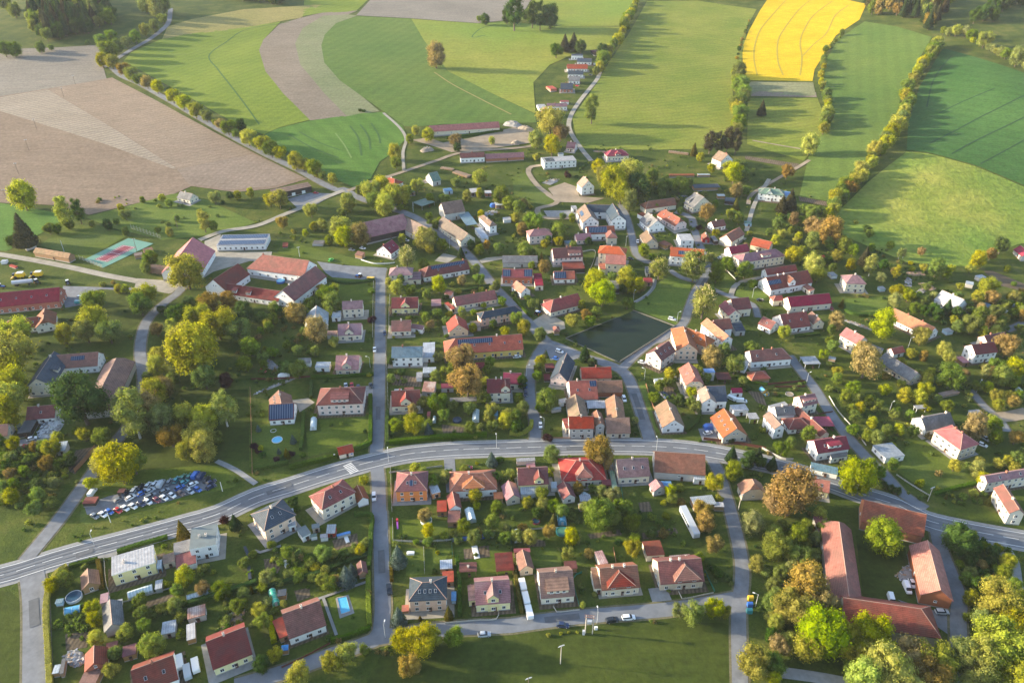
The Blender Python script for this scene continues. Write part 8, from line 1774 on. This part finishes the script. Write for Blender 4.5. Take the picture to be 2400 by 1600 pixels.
# recycling bins
for tl, x, y, c, lb in (('32', 2188, 800, 'yellow', 'yellow recycling container, topmost of the lane row'), ('32', 2182, 860, 'blue', 'blue recycling container in the middle of the lane row'), ('32', 2178, 918, 'teal', 'teal recycling container, lowest of the lane row')):
    o = empty('recycling_container', grd(tl, x, y)); tag(o, lb, 'recycling bin', 'recycling containers by the lane')
    link('body', loft([(-.9, .7, .6, 0, 1.5), (.9, .7, .6, 0, 1.5)]).mesh('body', paint(c)), o); link('lid', loft([(-.85, .62, .3, 1.5, 1.85), (.85, .62, .3, 1.5, 1.85)]).mesh('lid', paint(c)), o)
# fences and walls
def fence(tile, s, h, m, label, gap=False, name='fence', th=.06, cat='fence'):
    pts = smooth(P(tile, s), 1.6); o = empty(name, pts[0]); tag(o, label, cat)
    mb = MB(); pb = MB()
    for i, (p, q) in enumerate(zip(pts, pts[1:])):
        d = q - p; n = side(pts, i) * th / 2
        za, zb = terr(p.x, p.y), terr(q.x, q.y)
        a_ = p - pts[0]; b_ = q - pts[0]
        lv = ((.15, h),) if not gap else tuple((.25 + k * h / 3.2, .25 + k * h / 3.2 + .16) for k in range(3))
        for l0, l1 in lv:
            v = [(a_ + n, za - pts[0].z), (b_ + n, zb - pts[0].z), (b_ - n, zb - pts[0].z), (a_ - n, za - pts[0].z)]
            lo = [(w.x, w.y, z + l0) for w, z in v]; hi = [(w.x, w.y, z + l1) for w, z in v]
            mb.face(hi)
            for k in range(4): k2 = (k + 1) % 4; mb.face([lo[k], lo[k2], hi[k2], hi[k]])
        if i % 2 == 0: pb.box(a_.x - .08, a_.x + .08, a_.y - .08, a_.y + .08, za - pts[0].z - .3, za - pts[0].z + h + .12)
    link('panel', mb.mesh('panel', m), o); link('post_row', pb.mesh('post_row', m), o)
WOODF = plain_mat('fence_wood', (0.34, 0.17, 0.09), 0.9, 0.2, 2.0); DARKF = plain_mat('fence_brown', (0.13, 0.045, 0.03), 0.85, 0.15, 2.0); WALLG = plain_mat('garden_wall', (0.42, 0.40, 0.36), 0.9, 0.15, 1.0); WHITEF = plain_mat('white_wall', (0.70, 0.69, 0.66), 0.9, 0.08, 1.0); NETF = plain_mat('pale_net', (0.38, 0.36, 0.27), 0.9, 0.2, 3.0); GREENF = plain_mat('green_fence', (0.03, 0.16, 0.11), 0.8, 0.15, 2.0)
for a_ in (('22', '1760,905 2000,935 2330,992', 1.6, DARKF, 'long brown board fence beside the main road', False), ('22', '308,893 420,893 538,896', 1.0, WOODF, 'orange wooden fence in front of the farm cluster', True), ('20', '690,1205 780,1110 882,985', 2.2, WOODF, 'tall timber wall beside the curving lane', False), ('11', '965,825 1080,858 1180,860 1275,852', 1.0, WHITEF, 'pale picket wall below the white red-roofed cottage', False),
           ('10', '1208,535 1340,580 1482,628', 3.5, NETF, 'tall ball-stop fence behind the tennis court', True), ('10', '735,815 850,860 945,895', 3.0, NETF, 'net fence at the near end of the tennis court', True), ('21', '1190,100 1205,300 1215,620', .9, WALLG, 'low garden wall along the straight street', False), ('21', '1235,1160 1240,1300 1250,1568', 1.1, WALLG, 'low wall left of the bright orange house', False), ('21', '1225,1210 1480,1180 1712,1150', .9, WALLG, 'low wall behind the bright orange house', False),
           ('31', '1740,1025 2000,1000 2210,985 2225,900', .8, WALLG, 'low wall before the blotchy mauve house', False), ('32', '380,870 410,920 620,900', .7, WALLG, 'low garden wall before the wide-dormer house', False), ('32', '1530,735 1560,800 1850,745', .8, WALLG, 'low wall before the last cream house', False), ('32', '1770,550 1860,735', 1.2, GREENF, 'green mesh fence right of the last cream house', False), ('31', '1798,260 1805,420', 1.2, GREENF, 'green mesh fence between two back gardens', False),
           ('12', '1122,1210 1200,1165 1280,1095 1310,1000', .9, WALLG, 'curved stone wall between village green and trees', False), ('23', '560,510 640,640 760,780 900,960', .8, WALLG, 'long low wall beside the side street', False), ('22', '225,480 350,450 500,435', .8, WALLG, 'garden wall below the black chalet', False), ('22', '1230,400 1265,520 1310,640', 1.0, WOODF, 'wooden garden fence along the curving street', True), ('31', '1255,70 1258,260', 1.0, WALLG, 'low wall left of the pool lawn', False),
           ('30', '460,1100 470,1568', .9, WALLG, 'low wall beneath the golden hedge', False), ('30', '450,680 520,570 620,490', 1.2, WHITEF, 'white wall curving at the junction corner', False), ('23', '-60,985 120,1080 230,1090', 1.2, WALLG, 'wall behind the main road beside the spruce', False), ('31', '240,1430 420,1345 680,1210', .9, DARKF, 'brown fence along the bottom left street', False), ('20', '2300,440 2310,800 2320,1230', 1.4, WOODF, 'wooden fence at the edge of the grass clearing', True), ('31', '1260,268 1500,278 1795,262', 1.0, WALLG, 'grey fence below the pool lawn', True), ('31', '1540,330 1550,570', .9, WALLG, 'thin garden path edging behind the villa', False), ('31', '2340,150 2345,360', 1.3, GREENF, 'green fence beside the cream gable shed', False), ('32', '640,560 560,620 620,880', 1.1, GREENF, 'green fence right of the wide-dormer house', False), ('32', '930,340 955,470', 1.2, WOODF, 'wooden plot fence behind the hipped dormer house', False),
           ('32', '90,170 350,150 520,150', .8, WALLG, 'stone edging below the play garden', False), ('21', '2070,760 2090,880', .8, WALLG, 'concrete track edge by the hedge gate', False), ('22', '-20,1440 330,1460 380,1560', 1.1, GREENF, 'mesh fence below the lemon conservatory house', True), ('22', '1000,1340 1040,1560', 1.1, GREENF, 'mesh fence below the green canopy', True), ('23', '0,400 180,385 340,370', 1.2, DARKF, 'dark fence along the walled garden', False), ('23', '60,425 340,420', 1.2, DARKF, 'second dark fence along the walled garden', False), ('23', '590,650 460,690 600,830', .9, DARKF, 'maroon fence beside the crimson carport', False),
           ('23', '1180,1230 1330,1330 1480,1420', .8, WALLG, 'low wall below the sloping lawn', False), ('30', '1085,840 1250,800 1600,690', .7, WALLG, 'edging along the greenhouse bed', False), ('30', '960,440 975,640 1010,760', 1.0, WALLG, 'low wall beside the yellow house drive', False), ('11', '1230,1150 1222,1300 1222,1500', 1.0, WALLG, 'garden fence along the straight street, upper', True), ('11', '1080,1000 1075,1250 1070,1540', 1.0, WALLG, 'garden fence along the far side of the straight street', True), ('21', '-40,355 200,350 500,330', 1.2, DARKF, 'dark garden fence above the covered timber', False), ('12', '640,750 760,740 740,860 660,1010', .9, WALLG, 'wall along the school lane', False), ('12', '1940,890 2060,1010', .8, WALLG, 'wall between the lawn and the mauve-roofed house', False)): fence(*a_[:5], gap=a_[5])
# heaps, stacks
def heap(tile, x, y, rx, ry, h, mats, n, sz, label, name='rubble_heap', cat='heap', seed=1):
    c = at(tile, x, y); r = random.Random(seed); mb = MB()
    N = 9
    pr = None; V0 = len(mb.v)
    for j in range(N + 1):
        for i in range(N + 1):
            u, v = i / N * 2 - 1, j / N * 2 - 1; k = max(0, 1 - (u * u + v * v))
            mb.v.append((u * rx, v * ry, h * k ** .8 * r.uniform(.75, 1.15) - .15))
    for j in range(N):
        for i in range(N): a_ = j * (N + 1) + i; mb.f.append((a_, a_ + 1, a_ + N + 2, a_ + N + 1)); mb.m.append(0)
    for _ in range(n):
        u, v = r.uniform(-.9, .9), r.uniform(-.9, .9); k = max(0, 1 - (u * u + v * v))
        M = Matrix.Translation((u * rx, v * ry, h * k ** .8)) @ Matrix.Rotation(r.uniform(0, 6.28), 4, 'Z') @ Matrix.Rotation(r.uniform(-.5, .5), 4, 'X')
        q = sz * r.uniform(.5, 1.4); mb.box(-q, q, -q * .5, q * .5, -q * .2, q * .3, r.randrange(len(mats)), M)
    o = link(name, mb.mesh(name, mats), None, c, r.uniform(0, 3)); tag(o, label, cat)
RUB = plain_mat('rubble', (0.28, 0.265, 0.25), 0.95, 0.3, 2.0); LOGS = plain_mat('log_wood', (0.33, 0.22, 0.14), 0.95, 0.3, 2.0); SAND = plain_mat('sand', (0.30, 0.24, 0.175), 0.95, 0.2, 0.8); WHITEJ = plain_mat('white_scrap', (0.50, 0.50, 0.50), 0.8, 0.2, 2.0)
heap('20', 470, 790, 7.5, 5.0, 1.6, [WHITEJ, RUB, GM['asphalt']], 90, .55, 'grey-white rubble heap below the maroon cottage', seed=2)
for i, (x, y, rx, ry, h, lb) in enumerate(((1180, 862, 9, 5, 4, 'grey gravel heap right of the crimson barn'), (1268, 890, 8, 5, 3, 'pale sand heap at the quarry rim'), (590, 1035, 6, 4, 3, 'pale earth mound on the quarry grass'), (800, 975, 6, 4, 3, 'brown earth mound in the quarry'), (1200, 985, 5, 4, 2.4, 'sandy mound at the far end of the quarry'))): heap('b0', x, y, rx, ry, h, [RUB if i == 0 else SAND, RUB], 20, .5, lb, 'earth_heap', seed=10 + i)
def logpile(tile, x, y, dx, dy, L, w, h, label, seed):
    o = empty('log_pile', grd(tile, x, y), heading(tile, x, y, dx, dy)); r = random.Random(seed); mb = MB()
    for k in range(int(L * 5)):
        t = (k + .5) / (L * 5) - .5; rad = r.uniform(.15, .3)
        for z in range(max(1, int(h / .5))): mb.tube((t * L, -w / 2 * r.uniform(.7, 1.1), .25 + z * .48 + r.uniform(-.1, .1)), (t * L + r.uniform(-.4, .4), w / 2 * r.uniform(.7, 1.1), .25 + z * .48 + r.uniform(-.1, .1)), rad, rad * .9, 6)
    link('logs', mb.mesh('logs', LOGS), o); tag(o, label, 'log pile')
logpile('10', 1480, 935, 60, 10, 17, 5, 4.2, 'big stack of brown logs beside the round yellow tree', 1); logpile('b0', 830, 1205, 50, 20, 16, 5, 1.6, 'scattered log pile, larger, below the quarry track', 2); logpile('b0', 730, 1165, 50, 10, 11, 4, 1.2, 'scattered log pile, smaller, below the quarry track', 3); logpile('02', 1530, 1412, 60, 8, 16, 3, 1.5, 'long firewood stack at the meadow edge', 4)
for i, (tl, x, y, rx, ry, m, lb) in enumerate((('13', 1360, 945, 6, 3, 1, 'pile of old planks behind the orchards'), ('13', 1290, 1015, 7, 2, 0, 'white scrap row behind the birch tree'), ('13', 1400, 1115, 7, 2, 0, 'long white scrap row above the white-roofed bungalow'), ('13', 1460, 1060, 5, 3, 1, 'wood scraps beside the white scrap row'), ('13', 810, 1410, 9, 1.5, 0, 'narrow heap of pale planks below the hedged lawn'), ('21', 180, 410, 12, .8, 0, 'long line of white covered timber'), ('21', 130, 210, 8, 2.5, 0, 'garden clutter beside the white shed'), ('30', 690, 1340, 2.6, 4.5, 0, 'heap of sacks and scrap left of the copper-brown shed'), ('12', 370, 95, 8, 4, 0, 'building material heaps on the sandy plot'), ('11', 2150, 390, 8, 4, 0, 'clutter behind the grey hipped villa'), ('02', 820, 1395, 8, 2, 1, 'scrap heap left of the pink-walled house'), ('33', 1290, 560, 3, 6, 0, 'scrap pile against the orange barn'), ('11', 1600, 95, 7, 4, 0, 'white bales beside the green tarpaulin'), ('30', 2130, 1010, 6, 3, 1, 'stone rockery in the lower left garden'), ('12', 1560, 240, 5, 1.5, 0, 'row of boards behind the balcony gable house'))):
    heap(tl, x, y, rx, ry, .7, [RUB if m == 0 else LOGS, WHITEJ if m == 0 and i % 2 else (RUB if m == 0 else LOGS), LOGS, GM['asphalt']], 60, .42, lb, 'scrap_heap' if m == 0 else 'wood_heap', seed=30 + i)
# blue covers, playground
def cover(tile, ax, ay, bx, by, w, h, m, label, name='covered_row', cat='cover'):
    a_, b_ = at(tile, ax, ay), at(tile, bx, by); c = (a_ + b_) / 2; d = b_ - a_; L = d.length
    o = empty(name, (c.x, c.y, terr(c.x, c.y)), math.atan2(d.y, d.x)); tag(o, label, cat)
    link('sheet', loft([(-L / 2, w / 2, w * .3, 0, h * .7), (-L / 4, w / 2, w * .35, 0, h), (L / 4, w / 2, w * .32, 0, h * .9), (L / 2, w / 2, w * .3, 0, h * .8)]).mesh('sheet', m), o)
cover('31', 1805, 255, 2005, 240, 1.6, .9, paint('blue'), 'long blue tarpaulin row, nearer the street'); cover('31', 2035, 232, 2180, 218, 1.6, .9, paint('blue'), 'long blue tarpaulin row, by the purple-white shrub'); cover('31', 2005, 310, 2035, 425, 2.4, .25, WHITEF, 'white fleece over the middle of the planted bed'); cover('31', 2400-2400+825, 225, 845, 280, 1.6, .5, FRAME, 'white cold frame in the vegetable bed', 'cold_frame', 'cold frame'); cover('31', 265, 445, 290, 505, 1.6, .5, FRAME, 'white cold frame beside the bean rows', 'cold_frame', 'cold frame'); cover('31', 1385, 378, 1455, 376, 1.8, .7, FRAME, 'white cold frame beside the big blue conifer', 'cold_frame', 'cold frame'); cover('22', 1760, 800, 1850, 790, 3.2, 2.0, paint('blue'), 'crumpled blue tarpaulin over a car', 'tarpaulin'); cover('11', 2155, 335, 2205, 325, 3.5, 2.5, paint('blue'), 'round bright blue tarpaulin in the farm clutter', 'tarpaulin'); cover('21', 205, 335, 310, 325, 3.0, 2.2, WHITEF, 'white tarpaulin over firewood', 'tarpaulin'); cover('22', 1370, 465, 1430, 520, 3.4, .8, MATS['solar_glass'], 'dark covered garden pool beside the wooden fence', 'covered_pool', 'pool')
o = empty('playground_slide', grd('31', 1300, 110), heading('31', 1300, 110, 3, 60)); tag(o, 'red and purple garden slide on the pool lawn', 'slide')
link('tower', loft([(-1.2, .5, .4, 0, 2.0), (-.2, .5, .4, 0, 2.0)]).mesh('tower', paint('red')), o); mb = MB(); mb.face([(-.2, -.3, 1.3), (2.6, -.3, .2), (2.6, .3, .2), (-.2, .3, 1.3)]); mb.box(-.2, -.1, -.3, .3, .1, 1.3); link('chute', mb.mesh('chute', paint('purple')), o)
# sign boards at the bus stop
mb = MB(); mb.tube((0, 0, 0), (0, 0, 2.6), .04, .04, 6); mb.box(-.35, .35, -.03, .03, 1.7, 2.6, 1); simple('road_sign', mb, [METAL, FRAME], grd('21', 725, 1075), .2, 'white notice board left of the red bus shelter', 'sign')
mb = MB(); mb.tube((0, 0, 0), (0, 0, 2.4), .04, .04, 6); mb.box(-.35, .35, -.03, .03, 1.7, 2.4, 1); simple('road_sign', mb, [METAL, paint('blue')], grd('21', 885, 1065), .2, 'bus stop sign right of the red bus shelter', 'sign')
thin_shrubs()
label_trees()
from collections import Counter
print('KINDS', Counter(t[0].name.split('.')[0] for t in TREES))
# ------------------------------------------------------------------ morning haze in the valley
def haze():
    me = bpy.data.meshes.new('haze'); bm = bmesh.new(); bmesh.ops.create_cube(bm, size=1); bm.to_mesh(me); bm.free()
    o = bpy.data.objects.new('haze', me); COL.objects.link(o); o.scale = (8300, 6300, 262); o.location = (0, 2250, 125); tag(o, 'thin sunlit haze over the valley', kind='stuff')
    m = bpy.data.materials.new('haze'); m.use_nodes = True; t = m.node_tree
    for n in list(t.nodes):
        if n.type != 'OUTPUT_MATERIAL': t.nodes.remove(n)
    out = [n for n in t.nodes if n.type == 'OUTPUT_MATERIAL'][0]
    v = t.nodes.new('ShaderNodeVolumePrincipled'); v.inputs['Color'].default_value = (0.9, 0.93, 1.0, 1); v.inputs['Density'].default_value = HAZE; v.inputs['Anisotropy'].default_value = 0.0
    t.links.new(v.outputs[0], out.inputs['Volume']); me.materials.append(m)
HAZE = 0.00004
haze()
